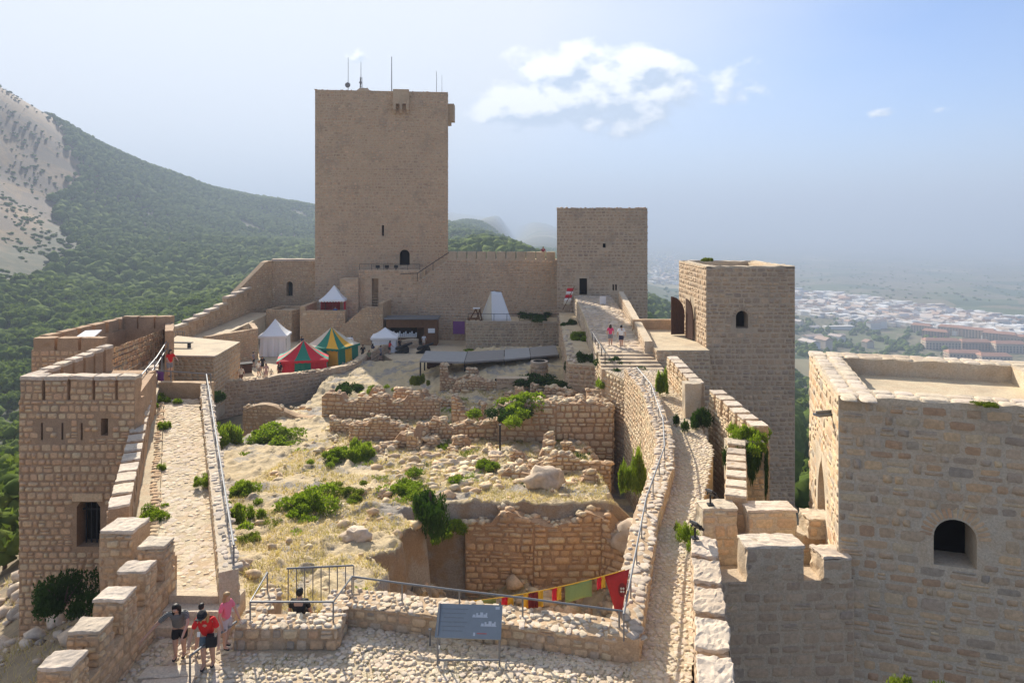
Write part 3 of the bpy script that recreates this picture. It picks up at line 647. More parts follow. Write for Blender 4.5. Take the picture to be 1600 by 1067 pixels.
for k in range(2600):
    if hn >= 290: break
    px_ = g.uniform(1236, 1605); f_ = (px_-1236)/364.0; py_ = g.uniform(455+f_*52, 487+f_*50) if g.uniform() < .8 else g.uniform(475+f_*30, 545)
    if g.uniform() < .2 : px_, py_ = g.uniform(1020, 1062), g.uniform(395, 440)
    d_ = 1500.0
    for _ in range(12):
        x_ = (px_-PX0)*d_/F; z_ = float(terrain(x_, d_)); d_ = max(200, min(6000, 0.5*d_+0.5*(EYE-z_)*F/(py_-PY0)))
    if 1425 < px_ < 1610 and 511 < py_ < 572: continue
    if 1300 < px_ < 1425 and py_ > 512 and g.uniform() < .8: continue
    x_ = (px_-PX0)*d_/F; z_ = float(terrain(x_, d_)); a_ = g.choice([.35, .35+1.57])+g.uniform(-.12, .12); hn += 1
    t_ = thing('town_house', 'small pale house with low roof in the far town', 'house', (x_, d_, z_-1), 'pale houses of the far town')
    Mx = Matrix.Translation((x_, d_, z_-1.5)) @ Matrix.Rotation(a_, 4, 'Z') @ Matrix.Diagonal((g.uniform(9, 26), g.uniform(8, 14), g.uniform(6, 13), 1))
    link('wall', hw_me, t_, Mx); link('roof', hr_me, t_, Mx)
APG = 0
def apartment(px_, py_, d_, L, Wd, H, a_, label):
    for _ in range(30): x_ = (px_-PX0)*d_/F; z_ = float(terrain(x_, d_)); d_ = max(300, min(3000, .6*d_+.4*(EYE-z_)*F/(py_-PY0)))
    t_ = thing('apartment_block', label, 'building', (x_, d_, z_), 'brick apartment blocks of the far town'); Mx = Matrix.Translation((x_, d_, z_-3)) @ Matrix.Rotation(a_, 4, 'Z')
    o = link('wall', mesh('wall', *((lambda m: (m.V, m.F))(MB().box((0, 0, H/2), (L, Wd, H)))), M['bwall']), t_, Mx)
    m = MB()
    for sgn in (-1, 1):
        for fl in range(int(H//3)-1):
            for k in range(int(L//4)): m.box((-L/2+2+4*k, sgn*Wd/2, 4.6+3*fl), (1.8, .3, 1.4))
            for k in range(int(Wd//4)): m.box((sgn*L/2, -Wd/2+2+4*k, 4.6+3*fl), (.3, 1.6, 1.4))
    w_ = link('windows', mesh('windows', m.V, m.F, M['glass']), t_, Mx); w_['kind'] = 'stuff'
    m = MB().add([(-L/2-.6,-Wd/2-.6,H),(L/2+.6,-Wd/2-.6,H),(L/2+.6,Wd/2+.6,H),(-L/2-.6,Wd/2+.6,H),(-L/2+3,0,H+3.2),(L/2-3,0,H+3.2)], [(0,1,5,4),(2,3,4,5),(1,2,5),(3,0,4),(3,2,1,0)])
    link('roof', mesh('roof', m.V, m.F, M['tile_red']), t_, Mx)
APS = [(1440, 520, 1180, 28.9, 14, 15.600000000000001, -0.75), (1462, 530, 1120, 34.0, 14, 15.600000000000001, -0.75), (1488, 524, 1150, 37.4, 14, 16.38, -0.75), (1470, 545, 1040, 44.199999999999996, 15, 14.82, -0.12), (1522, 546, 1030, 37.4, 15, 14.040000000000001, -0.12), (1530, 528, 1120, 40.8, 14, 15.600000000000001, -0.75), (1562, 534, 1100, 40.8, 14, 15.600000000000001, -0.75), (1575, 550, 1040, 37.4, 15, 14.82, -0.12), (1505, 560, 980, 39.1, 16, 10.92, -0.12), (1552, 564, 960, 34.0, 16, 10.14, -0.12), (1592, 538, 1100, 42.5, 14, 14.82, -0.75)]
for k, a_ in enumerate(APS): apartment(*a_, 'reddish brick apartment block in the far town, '+('leftmost, end-on', 'second of the slanting row', 'third of the slanting row', 'long one nearest the white hall', 'long one right of the white hall', 'fourth of the slanting row', 'last before the frame edge, slanting', 'long one at the frame edge', 'low one just above the near tower parapet', 'lowest one behind the near tower parapet', 'farthest at the frame edge')[k])
def long_hall(px_, py_, d_, L, Wd, H, a_, mat, label, name='low_hall'):
    x_ = (px_-PX0)*d_/F; z_ = float(terrain(x_, d_)); t_ = thing(name, label, 'building', (x_, d_, z_)); Mx = Matrix.Translation((x_, d_, z_-2)) @ Matrix.Rotation(a_, 4, 'Z')
    m = MB().box((0, 0, H/2), (L, Wd, H)); link('wall', mesh('wall', m.V, m.F, M['hwall']), t_, Mx); m = MB().box((0, 0, H+.4), (L+1, Wd+1, .8)); link('roof', mesh('roof', m.V, m.F, M[mat]), t_, Mx)
long_hall(1473, 549, 1000, 24, 22, 7, -.2, 'white', 'white flat-roofed hall in front of the brick apartment blocks')
long_hall(1316, 505, 1350, 14, 62, 9, .35, 'tile', 'long tiled wing, shorter of the parallel pair in the town')
long_hall(1346, 508, 1330, 14, 88, 9, .35, 'tile', 'long tiled wing, longer of the parallel pair in the town')
long_hall(1310, 522, 1180, 50, 12, 7, .1, 'tile', 'low tiled building among trees in front of the parallel wings')
# the rest of the town, too small and many to tell apart
m = MB()
for k in range(620):
    px_ = g.uniform(1236, 1605) if g.uniform() < .85 else g.uniform(1018, 1064); f_ = max(0, (px_-1236)/364.0); py_ = g.uniform(450+f_*50, 492+f_*46) if px_ > 1100 else g.uniform(396, 445); d_ = 1700.0
    for _ in range(10):
        x_ = (px_-PX0)*d_/F; z_ = float(terrain(x_, d_)); d_ = max(200, min(6000, .5*d_+.5*(EYE-z_)*F/(py_-PY0)))
    L_, W_, H_ = g.uniform(8, 30), g.uniform(7, 14), g.uniform(5, 12); m.box((x_, d_, z_+H_/2-1.5), (L_, W_, H_), g.choice([.35, 1.92])+g.uniform(-.15, .15))
t = NT('town_wall'); t.color(t.ramp(t.rand(), [(0, (.74, .72, .69)), (.55, (.80, .78, .75)), (.75, (.58, .47, .38)), (1, (.68, .62, .55))]))
tag(m.build('town_rows', t.m, None, False, False), 'pale mass of small buildings filling the far town', 'town', kind='stuff')
# round-crowned town trees and hedges
bx = []
for k in range(900):
    px_ = g.uniform(1242, 1480); py_ = g.uniform(495, 565); d_ = 1200.0
    if inpoly(np.array([px_]), np.array([py_]), [(1362,512),(1408,505),(1418,520),(1380,530)])[0]: continue
    if math.sin(px_/9)*math.sin(py_/6+px_/30) < -.1: continue
    for _ in range(10):
        x_ = (px_-PX0)*d_/F; z_ = float(terrain(x_, d_)); d_ = max(200, min(6000, .5*d_+.5*(EYE-z_)*F/(py_-PY0)))
    q = g.uniform(2.2, 5.0); bx.append((x_, d_, z_+q*.7, q, q, q))
for k in range(500):
    px_ = g.uniform(1020, 1600); py_ = g.uniform(400, 470); d_ = 2500.0
    for _ in range(10):
        x_ = (px_-PX0)*d_/F; z_ = float(terrain(x_, d_)); d_ = max(200, min(9000, .5*d_+.5*(EYE-z_)*F/(py_-PY0)))
    q = g.uniform(2.5, 5); bx.append((x_, d_, z_+q*.3, q*1.6, q, q*.7))
tag(rocks('town_treeline', bx, 'pine', None, 8, ICO1, .3), 'green trees and hedges scattered through the far town', 'trees', kind='stuff')
# ------------------------------------------------------------------ haze: one closed box of even air round everything
t = bpy.data.materials.new('haze_air'); t.use_nodes = True; hn_ = t.node_tree; hn_.nodes.clear(); ho = hn_.nodes.new('ShaderNodeOutputMaterial'); pv = hn_.nodes.new('ShaderNodeVolumePrincipled')
pv.inputs['Color'].default_value = (0.47, 0.555, 0.70, 1); pv.inputs['Density'].default_value = 0.00040; pv.inputs['Anisotropy'].default_value = 0.13; hn_.links.new(pv.outputs[0], ho.inputs['Volume'])
zlo, zhi = float(TZ.min())-1.5, float(TZ.max())+4; ext = float(abs(TX).max())+50
hz_ = MB().box((0, 0, (zlo+zhi)/2), (2*ext, 2*ext, zhi-zlo)).build('haze', t); tag(hz_, 'pale summer haze over the plain and hills', 'haze', kind='stuff')
# ================================================================== the castle
def merlon_wall(name, label, p0, p1, T, zb, zt, mh, n, mlen, mat, mort, seed, ch=0.3, sw=(.3, .6), faces='R', caps=True, minpx=9, limit=250, mT=None, slope=None, prot=.03, stones=True, end=False):
    """crenellated wall p0->p1, outside (stone-faced) on the right; zt walkway/sill height (f(u) allowed), mh merlon height"""
    p0 = Vector((p0[0], p0[1])); p1 = Vector((p1[0], p1[1])); L = (p1-p0).length; U = (p1-p0)/L; N = Vector((U.y, -U.x))
    ft = zt if callable(zt) else (lambda u: zt); t = thing(name, label, 'wall', (*((p0+p1)/2), zb)); mT = mT or T
    wall_core('wall_core', [p0, p1], T, zb, lambda d: ft(d), mort, t, 0.03, 0.5)
    ms = Masonry(t, mat, seed, minpx=minpx, limit=limit)
    if stones:
        if 'R' in faces: ms.face(p0, p1, zb, ft, ch, sw, prot)
        if 'L' in faces: ms.face(p1-N*T, p0-N*T, zb, lambda u: ft(L-u), ch, sw, prot)
        if 'E' in faces: ms.face(p1, p1-N*T, zb, ft(L), ch, sw, prot)
        if 'S' in faces: ms.face(p0-N*T, p0, zb, ft(0), ch, sw, prot)
    r = random.Random(seed)
    for k in range(n):
        u = (k+.5)*L/n+r.uniform(-.05, .05)*L/n; c = p0+U*u-N*mT/2; z0, z1 = ft(u)-.08, ft(u)+mh*r.uniform(.92, 1.05)
        V, Fc = rough_block(c, U, mlen, mT, z0, z1, .035, seed+k*3.1); m = MB().add(V, Fc); o = m.build('merlon', M[mort], t)
        a, b = c-U*mlen/2+N*mT/2, c+U*mlen/2+N*mT/2
        if stones:
            if 'R' in faces: ms.face(a, b, z0+.08, z1-.12, ch*.9, (sw[0]*.8, sw[1]*.9), prot)
            if 'L' in faces: ms.face(b-N*mT, a-N*mT, z0+.08, z1-.12, ch*.9, (sw[0]*.8, sw[1]*.9), prot)
            if 'S' in faces: ms.face(a-N*mT, a, z0+.08, z1-.12, ch*.9, (sw[0]*.8, sw[1]*.9), prot)
        if caps:
            V, Fc = rough_block(c, U, mlen+.01, mT+.01, z1-.05, z1+.03, .022, seed+k*1.7, 6); MB().add(V, Fc).build('cap_stone', M['cap'], o)
    ms.done(); return t
rect = lambda w, h: [(-w/2, 0), (-w/2, h), (w/2, h), (w/2, 0)]
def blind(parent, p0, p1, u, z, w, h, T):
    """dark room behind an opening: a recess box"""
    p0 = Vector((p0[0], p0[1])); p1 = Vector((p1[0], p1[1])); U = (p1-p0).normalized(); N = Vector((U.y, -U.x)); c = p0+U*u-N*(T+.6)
    MB().box((c.x, c.y, z+h/2), (w+1.2, 1.16, h+1.0), math.atan2(U.y, U.x)).build('painted_interior_shade', M['dark'], parent)  # solid box coloured as the shade behind the opening

# ---------------- the keep
KC = [(-29.1, 104), (-9.65, 106), (-11.7, 126), (-31.2, 124)]
door = (13.1, 10.0, arch_pts(1.5, 2.35)); slit = (9.9, 14.4, rect(.32, 1.6))
t, ms, c = tower('keep_tower', 'tallest square stone keep with antennas on its flat top', KC, 0, 36.0, 'keep', 'mortar_keep', {0: [slit, door], 1: []}, .40, (.28, .75), .035, 21, T=1.4, minpx=9, parapet=1.2, gap=.10)
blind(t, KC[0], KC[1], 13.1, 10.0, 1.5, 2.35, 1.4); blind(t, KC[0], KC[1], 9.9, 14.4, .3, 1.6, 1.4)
voussoirs(t, ms, KC[0], KC[1], 13.1, 10.0, 1.5, 2.35, 11, .5)
ms.done(); ragged_top(t, c, 36.0, 1.0, 5, .13, 4, 'keep')
# machicolation boxes
uk = Vector((19.45, 2, 0)).normalized(); nk = Vector((uk.y, -uk.x, 0))
def machic(u, z0, z1, w, dp, edge):
    o = Vector((-29.1, 104, 0))+uk*u if edge == 0 else Vector((-9.65, 106, 0))
    m = MB()
    if edge == 0:
        a = math.atan2(uk.y, uk.x); c_ = o+nk*(dp/2); m.box((c_.x, c_.y, (z0+z1)/2+.45), (w, dp, z1-z0-.9), a)
        for s_ in (-1, 0, 1):
            q = c_+uk*s_*(w/2-.22)+nk*0.0; m.box((q.x, q.y, z0+.45), (.4, dp, .9), a); m.box((q.x-nk.x*.15, q.y-nk.y*.15, z0-.2), (.36, dp*.6, .5), a)
    else:
        q = Vector((-9.65, 106, 0))+Vector((-2.05, 20, 0)).normalized()*3.0; m.box((q.x+dp/2, q.y, (z0+z1)/2), (dp, w, z1-z0)); m.box((q.x+dp*.3, q.y, z0-.3), (dp*.5, .5, .7)); m.box((q.x+dp*.3, q.y-w/2+.3, z0-.3), (dp*.5, .4, .7))
    m.build('machicolation_box', M['mortar_keep'], t)
machic(12.6, 33.1, 36.15, 2.35, .9, 0); machic(0, 32.0, 34.6, 2.2, 1.05, 1)
V, Fc = rough_block((-22.6, 107.5), uk, 3.2, 3.0, 35.6, 36.85, .05, 3, 4, .6); MB().add(V, Fc).build('stair_turret_cap', M['mortar_keep'], t)
def mast(name, label, px_, ytop, lattice=False, dish=None, r=.06, dep=109):
    b_ = P(px_, 143, dep); tp = P(px_, ytop, dep); t_ = thing(name, label, 'antenna', (b_.x, dep, 35.0), None); m = MB()
    m.tube([(b_.x, dep, 34.9), (tp.x, dep, tp.z)], [r, r*.6], 6)
    if lattice:
        H = (tp.z-35)*.62
        for k in range(3):
            a = k*2.09; m.tube([(b_.x+.3*math.cos(a), dep+.3*math.sin(a), 34.9), (b_.x+.16*math.cos(a), dep+.16*math.sin(a), 35+H)], .035, 5)
        for j in range(9):
            z = 35+H*j/9; rr = .3-.14*j/9
            for k in range(3): a, b2 = k*2.09+j*.3, (k+1)*2.09; m.tube([(b_.x+rr*math.cos(k*2.09), dep+rr*math.sin(k*2.09), z), (b_.x+rr*math.cos(b2), dep+rr*math.sin(b2), z+H/9)], .02, 4)
    m.build('pole', M['steel'], t_)
    if dish:
        mm = MB(); dz, dr = dish; zc = P(px_, dz, dep).z
        mm.tube([(b_.x, dep-.12, zc), (b_.x, dep-.3, zc), (b_.x, dep-.38, zc)], [dr*.4, dr, dr*.97], 16); mm.build('dish', M['steel'], t_)
mast('antenna_mast', 'slim mast with round dish, leftmost on the keep', 544, 90, False, (134, .42))
mast('antenna_mast', 'lattice mast with small drum antenna on the keep ridge', 564, 97, True, (130, .22))
mast('flag_pole', 'tall bare pole rising beside the machicolation box on the keep', 612, 89, False, None, .09)
mast('antenna_mast', 'thin whip antenna near the right corner of the keep', 682, 112, False, None, .055)
mast('antenna_mast', 'thinnest short whip antenna, rightmost on the keep', 690.5, 118, False, None, .035)

# ---------------- the square tower on the right of the curtain wall
SCn = [(5.8, 91), (17.35, 90.2), (18.1, 101.7), (6.6, 102.5)]
o1 = (3.4, 7.0, rect(1.0, 2.15)); o2 = (6.1, 13.1, rect(.42, .55)); o3 = (7.25, 7.6, rect(.22, .8)); o4 = (7.6, 7.6, rect(.22, .8))
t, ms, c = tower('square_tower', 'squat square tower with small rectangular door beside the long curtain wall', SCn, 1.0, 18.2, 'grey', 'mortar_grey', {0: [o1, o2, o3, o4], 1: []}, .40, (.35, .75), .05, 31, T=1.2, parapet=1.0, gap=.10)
for q in (o1, o2, o3, o4): blind(t, SCn[0], SCn[1], q[0], q[1], .3 if q in (o3, o4) else .8, 1.5, 1.2)
ms.done()
ragged_top(t, c, 18.2, .8, 9, .13, 6, 'grey')

# ---------------- long curtain wall between the keep and the square tower
cw = thing('curtain_wall', 'long high curtain wall linking the keep and the square tower', 'wall', (-3, 99, 0)); a_, b_ = (-13.2, 98.6), (6.2, 96.0)
zt = lambda d: 8.2+min(1, d/4.4)*3.1
wall_core('wall_core', [a_, b_], 2.2, -1, zt, 'mortar_grey', cw, .05, .8)
ms = Masonry(cw, 'keep', 33, minpx=9); ms.face(a_, b_, -1, lambda u: zt(u)-.1, .36, (.3, .7), .035); 
pa, pb = Vector((-9.0, 98.1)), Vector((6.0, 96.1)); Lc = (pb-pa).length; Uc = (pb-pa)/Lc
for k in range(11):
    cc = pa+Uc*(k+.5)*Lc/11+Vector((0, .45)); V, Fc = rough_block(cc, Uc, Lc/11-.16, .6, 11.2, 12.35, .03, k, 3); MB().add(V, Fc).build('merlon', M['mortar_grey'], cw)
m = MB()
ms.done()
# stepped rail up to the wall walk
m = MB().tube([(-15.5, 97.8, 9.2), (-13.2, 98.2, 9.3), (-8.8, 97.9, 12.2)], .05, 6)
for q in ((-13.2, 98.2, 8.2, 9.3), (-11, 98.05, 9.7, 10.8)): m.tube([(q[0], q[1], q[2]), (q[0], q[1], q[3])], .04, 6)
tag(m.build('handrail', M['iron']), 'dark handrail climbing to the wall walk right of the keep', 'railing')

# ---------------- keep forebuilding with stair slot
fb = thing('forebuilding', 'plain flat-topped stone forebuilding below the keep door', 'building', (-17, 101, 0))
A, B = (-21.6, 99.0), (-12.9, 98.8); so = (2.35, 4.6, rect(.95, 3.9))
wall_slab_with_openings('wall_core', A, B, -.5, 9.7, 1.0, [so], 'mortar_keep', fb)
MB().prism([(-21.6, 100.0, 9.5), (-12.9, 99.8, 9.5), (-12.9, 104.6, 9.5), (-21.6, 103.8, 9.5)], (0, 0, -10)).build('terrace_mass', M['mortar_keep'], fb)
ms = Masonry(fb, 'keep', 41); ms.face(A, B, -.5, 9.7, .42, (.4, .8), .02, .025, ops_ok([so])); ms.done()
MB().box((-19.25, 100.05, 6.6), (1.0, .06, 4.2)).build('recess_shade_sheet', M['dark'], fb)  # dark sheet coloured as the shade deep in the stair slot
for k in range(9): MB().box((-19.25, 99.95-.09*(8-k), 4.5+.38*k), (.93, .5, .10)).build('step', M['mortar_keep'], fb)
MB().box((-22.7, 99.6, 4.0), (2.5, 3.0, 9.0)).build('buttress', M['mortar_keep'], fb); ms = Masonry(fb, 'keep', 42); ms.face((-23.95, 98.1), (-21.45, 98.1), -.5, 8.45, .42, (.4, .8), .02); ms.face((-21.45, 98.1), (-21.45, 99.0), -.5, 8.45, .42, (.4, .8), .02); ms.done()
m = MB(); m.tube([(-21.5, 99.3, 10.5), (-13, 99.1, 10.5)], .03, 5)
for k in range(6): m.tube([(-21.5+1.7*k, 99.3, 9.7), (-21.5+1.7*k, 99.3, 10.5)], .03, 5)
tag(m.build('terrace_railing', M['iron']), 'thin dark railing along the terrace before the keep door', 'railing')
for k, q in enumerate((-19.0, -17.7, -16.4)):
    fl = thing('floodlight', 'black floodlight on the keep terrace, '+('first', 'second', 'third')[k]+' from its left end', 'lamp', (q, 99.7, 9.7)); MB().box((q, 99.6, 10.15), (.55, .25, .4)).build('lamp_head', M['iron'], fl); MB().tube([(q, 99.7, 9.7), (q, 99.7, 10)], .05, 6).build('bracket', M['iron'], fl)

# lower stair wall curving below the forebuilding
ls = thing('stair_wall', 'low stone stair wall climbing in a curve below the forebuilding', 'wall', (-19, 94, 0))
pts = [(-24.6, 94.6), (-20.5, 94.2), (-17.2, 94.0)]; zf = lambda d: 0.6+4.4*min(1, max(0, (d-.4)/4.5))**.8
wall_core('wall_core', pts, .9, -.3, zf, 'mortar', ls, .05); ms = Masonry(ls, 'warm', 44); ms.face(pts[0], pts[1], -.3, zf, .3, (.3, .6), .03); ms.face(pts[1], pts[2], -.3, lambda u: zf(u+4.12), .3, (.3, .6), .03)
wall_core('return_wall', [(-17.2, 94.0), (-17.0, 99)], .6, -.3, 5.6, 'mortar', ls, .05); ms.done()
for k in range(8): MB().box((-20.6+.1*k, 97.1, .25+.5*k), (4.8-.5*k, 3.4, .5)).build('step', M['mortar'], ls)
# tent terrace in front of the keep
tr = thing('stone_terrace', 'raised stone terrace carrying the white pavilion below the keep', 'terrace', (-25, 97, 0))
wall_core('wall_core', [(-28.8, 95.6), (-22.6, 95.4)], 1.0, -.3, 4.4, 'mortar', tr, .06); MB().prism([(-28.7, 96.4, 3.2), (-22.8, 96.2, 3.2), (-22.8, 103.8, 3.2), (-28.7, 103.6, 3.2)], (0, 0, -3.4)).build('fill', M['dirt'], tr)
wall_core('side_wall', [(-28.8, 101.5), (-28.8, 95.7)], .7, -.3, 5.0, 'mortar', tr, .06)
ms = Masonry(tr, 'warm', 45); ms.face((-28.8, 95.6), (-22.6, 95.4), -.3, 4.4, .33, (.3, .7), .03).face((-28.8, 101.5), (-28.8, 95.6), -.3, 5.0, .33, (.3, .7), .03).done()

# ---------------- flat-roofed guard house
gh = thing('guard_house', 'small flat-roofed stone house with dark doorway left of the white tents', 'house', (-31.6, 99.5, 0))
A, B, C_, D_ = Vector((-34.1, 97.6)), Vector((-30.2, 96.4)), Vector((-28.9, 101.4)), Vector((-33.4, 102.8)); dr = (1.5, 0.3, rect(1.0, 2.2)); GHZ = 4.3
wall_slab_with_openings('front_wall', A, B, -.4, 4.3, .5, [dr], 'mortar', gh); wall_core('side_wall', [B, C_], .5, -.4, 4.3, 'mortar', gh, .03); wall_core('rear_wall', [C_, D_], .5, -.4, 4.3, 'mortar', gh, .03); wall_core('side_wall', [D_, A], .5, -.4, 4.3, 'mortar', gh, .03)
MB().prism([(-33.8, 97.9, 3.95), (-30.4, 96.8, 3.95), (-29.2, 101.2, 3.95), (-33.2, 102.5, 3.95)], (0, 0, -.3)).build('flat_roof', M['plaster'], gh); blind(gh, A, B, 1.5, .3, 1.0, 2.2, .5)
ms = Masonry(gh, 'warm', 46); ms.face(A, B, -.4, 4.3, .3, (.3, .6), .03, .03, ops_ok([dr])); ms.face(B, C_, -.4, 4.3, .3, (.3, .6), .03); ms.done()

# ---------------- left curtain wall, high part beside the keep
lw = thing('curtain_wall', 'high curtain wall with arched doorway left of the keep', 'wall', (-33, 106, 0)); ao = (2.6, 5.4, arch_pts(.95, 2.2))
wall_slab_with_openings('wall_core', (-35.8, 105.0), (-28.9, 105.2), -1, 10.7, 1.2, [ao], 'mortar', lw); blind(lw, (-35.8, 105.0), (-28.9, 105.2), 2.6, 5.4, .9, 2.2, 1.2)
ms = Masonry(lw, 'warm', 47); ms.face((-35.8, 105.0), (-28.9, 105.2), -1, 10.7, .33, (.3, .6), .035, .03, ops_ok([ao]))
wall_core('wing_wall', [(-38.6, 98.5), (-35.8, 105)], .9, -3, lambda d: 6.6+4.1*min(1, d/6), 'mortar', lw, .05); ms.face((-38.6, 98.5), (-35.8, 105), -3, lambda u: 6.5+4.1*min(1, u/6), .33, (.3, .6), .035)
V, Fc = rough_block((-32.3, 105.7), (1, .03), 7.2, 1.4, 10.65, 10.95, .05, 9, 6); MB().add(V, Fc).build('coping', M['cap'], lw); ms.done()
# descending parapet with loopholes
pw = thing('parapet_wall', 'long descending parapet with a row of loopholes above the wooded valley', 'wall', (-37.5, 89, 0)); a_, b_ = Vector((-37.4, 78.5)), Vector((-37.2, 100.5)); Lp = (b_-a_).length
zt = lambda d: 4.5+2.2*d/Lp+(.5 if d > Lp*.62 else 0)
ops = [(1.5+1.75*k, 3.1+2.2*(1.5+1.75*k)/Lp+(.5 if 1.5+1.75*k > Lp*.62 else 0), rect(.32, .75)) for k in range(12)]
mb = MB(); up = (b_-a_)/Lp; npv = Vector((up.y, -up.x))
seg = [0]+sum([[o[0]-.16, o[0]+.16] for o in ops], [])+[Lp]
for i in range(len(seg)-1):
    u0, u1 = seg[i], seg[i+1]; q0, q1 = a_+up*u0, a_+up*u1; m_ = (q0+q1)/2-npv*.3; za = zt((u0+u1)/2); an = math.atan2(up.y, up.x)
    if i % 2 == 0: mb.box((m_.x, m_.y, (za-4)/2), (u1-u0, .6, za+4), an)
    else:
        zo = ops[i//2][1]; mb.box((m_.x, m_.y, (zo-4)/2), (u1-u0, .6, zo+4), an); mb.box((m_.x, m_.y, (zo+.75+za)/2), (u1-u0, .6, za-zo-.75), an)
mb.build('wall_core', M['mortar'], pw); ms = Masonry(pw, 'warm', 48); ms.face(a_, b_, -2, zt, .3, (.3, .55), .03, .03, ops_ok(ops)); ms.face(a_-npv*.6, a_, -2, 4.5, .3, (.3, .55), .03); ms.done()
for k in range(8):
    u0 = Lp*k/8; q = a_+up*(u0+Lp/16)-npv*.3; V, Fc = rough_block(q, up, Lp/8, .8, zt(u0+Lp/16)-.16, zt(u0+Lp/16)+.14, .04, k, 4); MB().add(V, Fc).build('cap_stone', M['cap'], pw)
MB().prism([(-37.3, 78, -.02), (-29, 66, -.02), (-29, 80, -.02), (-33, 100, -.02), (-37.3, 100, -.02)], (0, 0, -4)).build('wall_walk_fill', M['dirt'], pw)
# wall walk terrace inside it
ww = thing('wall_walk', 'sloping paved wall walk behind the loophole parapet', 'walkway', (-35, 88, 0))
MB().prism([(-37.2, 78.5, 2.9), (-34.0, 78.5, 2.9), (-34.2, 100, 3.6), (-37.1, 100, 3.6)], (0, 0, -4.5)).build('paving', M['plaster'], ww)
wall_core('inner_wall', [(-34.0, 78.3), (-30.5, 84.6), (-32.8, 89.5)], .6, -.3, 3.6, 'mortar', ww, .08); ms = Masonry(ww, 'warm', 49); ms.face((-34.0, 78.3), (-30.5, 84.6), -.3, 3.5, .3, (.3, .6), .03).done()

# iron gate gap and next merlons toward the left tower
ig = thing('iron_gate', 'green-grey lattice gate closing the gap in the left wall', 'gate', (-37, 76.5, 2.8)); m = MB()
for k in range(7): m.tube([(-37.4+.25*k, 77.2, 3.0), (-37.4+.25*k, 77.2, 4.4)], .025, 5)
for z in (3.05, 3.7, 4.35): m.tube([(-37.45, 77.2, z), (-35.85, 77.2, z)], .03, 5)
m.build('bars', M['steel'], ig)
merlon_wall('merlon_wall', 'short crenellated wall between the iron gate and the left tower roof', (-24.6, 48.5), (-36.6, 76.0), .6, -4, lambda u: 6.4-2.0*u/30, 1.0, 12, 1.75, 'warm', 'mortar', 51, faces='RS', sw=(.3, .6), minpx=9)
# bench platform
bp = thing('stone_platform', 'flat paved platform with a black bench beyond the pale ramp', 'terrace', (-31, 68, 0))
pl = [(-33.5, 64.5), (-27.2, 64.2), (-28.0, 72.5), (-36.4, 76.5)]
MB().prism([(x, y, 4.0) for x, y in pl], (0, 0, -6)).build('paving', M['plaster'], bp); ms = Masonry(bp, 'warm', 52); ms.face(pl[0], pl[1], -1, 4.0, .36, (.4, .8), .03).face(pl[1], pl[2], -1, 4.0, .36, (.4, .8), .03).done()
V, Fc = rough_block((-30.3, 64.5), (1, -.05), 6.5, .5, 3.95, 4.12, .02, 3, 8); MB().add(V, Fc).build('coping', M['cap'], bp)

# ---------------- left tower (near) with its crenellated roof
LT = [(-21.7, 31), (-16.6, 31), (-18.9, 37.4), (-21.9, 37.4)]
wi = (3.05, 1.85, [(-.52, 0), (-.52, 1.75), (-.36, 1.98), (.36, 1.98), (.52, 1.75), (.52, 0)]); sl = [(1.0, 6.55, rect(.09, .75)), (1.9, 6.55, rect(.09, .75)), (2.75, 6.55, rect(.09, .75)), (3.75, 6.75, rect(.32, .75))]
t, ms, c = tower('left_tower', 'warm stone tower with dark barred window and slotted parapet at left', LT, -5.5, 8.3, 'left', 'mortar_left', {0: [wi]+sl, 3: []}, .285, (.22, .52), .045, 61, T=.8, floor=7.3, gap=.03, zsplit=6.2)
lt = t
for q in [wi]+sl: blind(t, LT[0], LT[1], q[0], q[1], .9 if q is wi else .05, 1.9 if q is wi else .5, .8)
m = MB()
for k in range(4): m.box((-21.7+3.05-.36+.24*k, 31.45, 2.8), (.05, .05, 2.0))
m.box((-21.7+3.05, 31.43, 3.35), (1.0, .05, .07)); m.build('window_bars', M['iron'], t)
V, Fc = rough_block((-18.65, 31.02), (1, 0), 1.35, .22, 3.88, 4.22, .02, 5, 4); MB().add(V, Fc).build('lintel', M['left'], t)
mx = [-21.7, -20.62, -19.52, -18.42, -17.42, -16.55]
for k in range(5):
    w_ = mx[k+1]-mx[k]-.10; cx = (mx[k]+mx[k+1])/2; V, Fc = rough_block((cx, 31.28), (1, 0), w_, .56, 8.25, 9.25, .03, k, 3); o = MB().add(V, Fc).build('merlon', M['mortar_left'], t)
    V, Fc = rough_block((cx, 31.28), (1, 0), w_+.05, .64, 9.2, 9.36, .03, k, 4); MB().add(V, Fc).build('cap_stone', M['cap'], o)
    ms.face((cx-w_/2, 31.0), (cx+w_/2, 31.0), 8.3, 9.15, .28, (.22, .5), .025)
for k in range(7):
    cy_ = 31.9+.86*k; V, Fc = rough_block((-21.45, cy_), (0, 1), .66, .5, 7.3, 9.25+.05*k, .03, k+9, 3); o = MB().add(V, Fc).build('merlon', M['mortar_left'], t)
    V, Fc = rough_block((-21.45, cy_), (0, 1), .7, .56, 9.2+.05*k, 9.36+.05*k, .03, k, 4); MB().add(V, Fc).build('cap_stone', M['cap'], o)
ms.done()
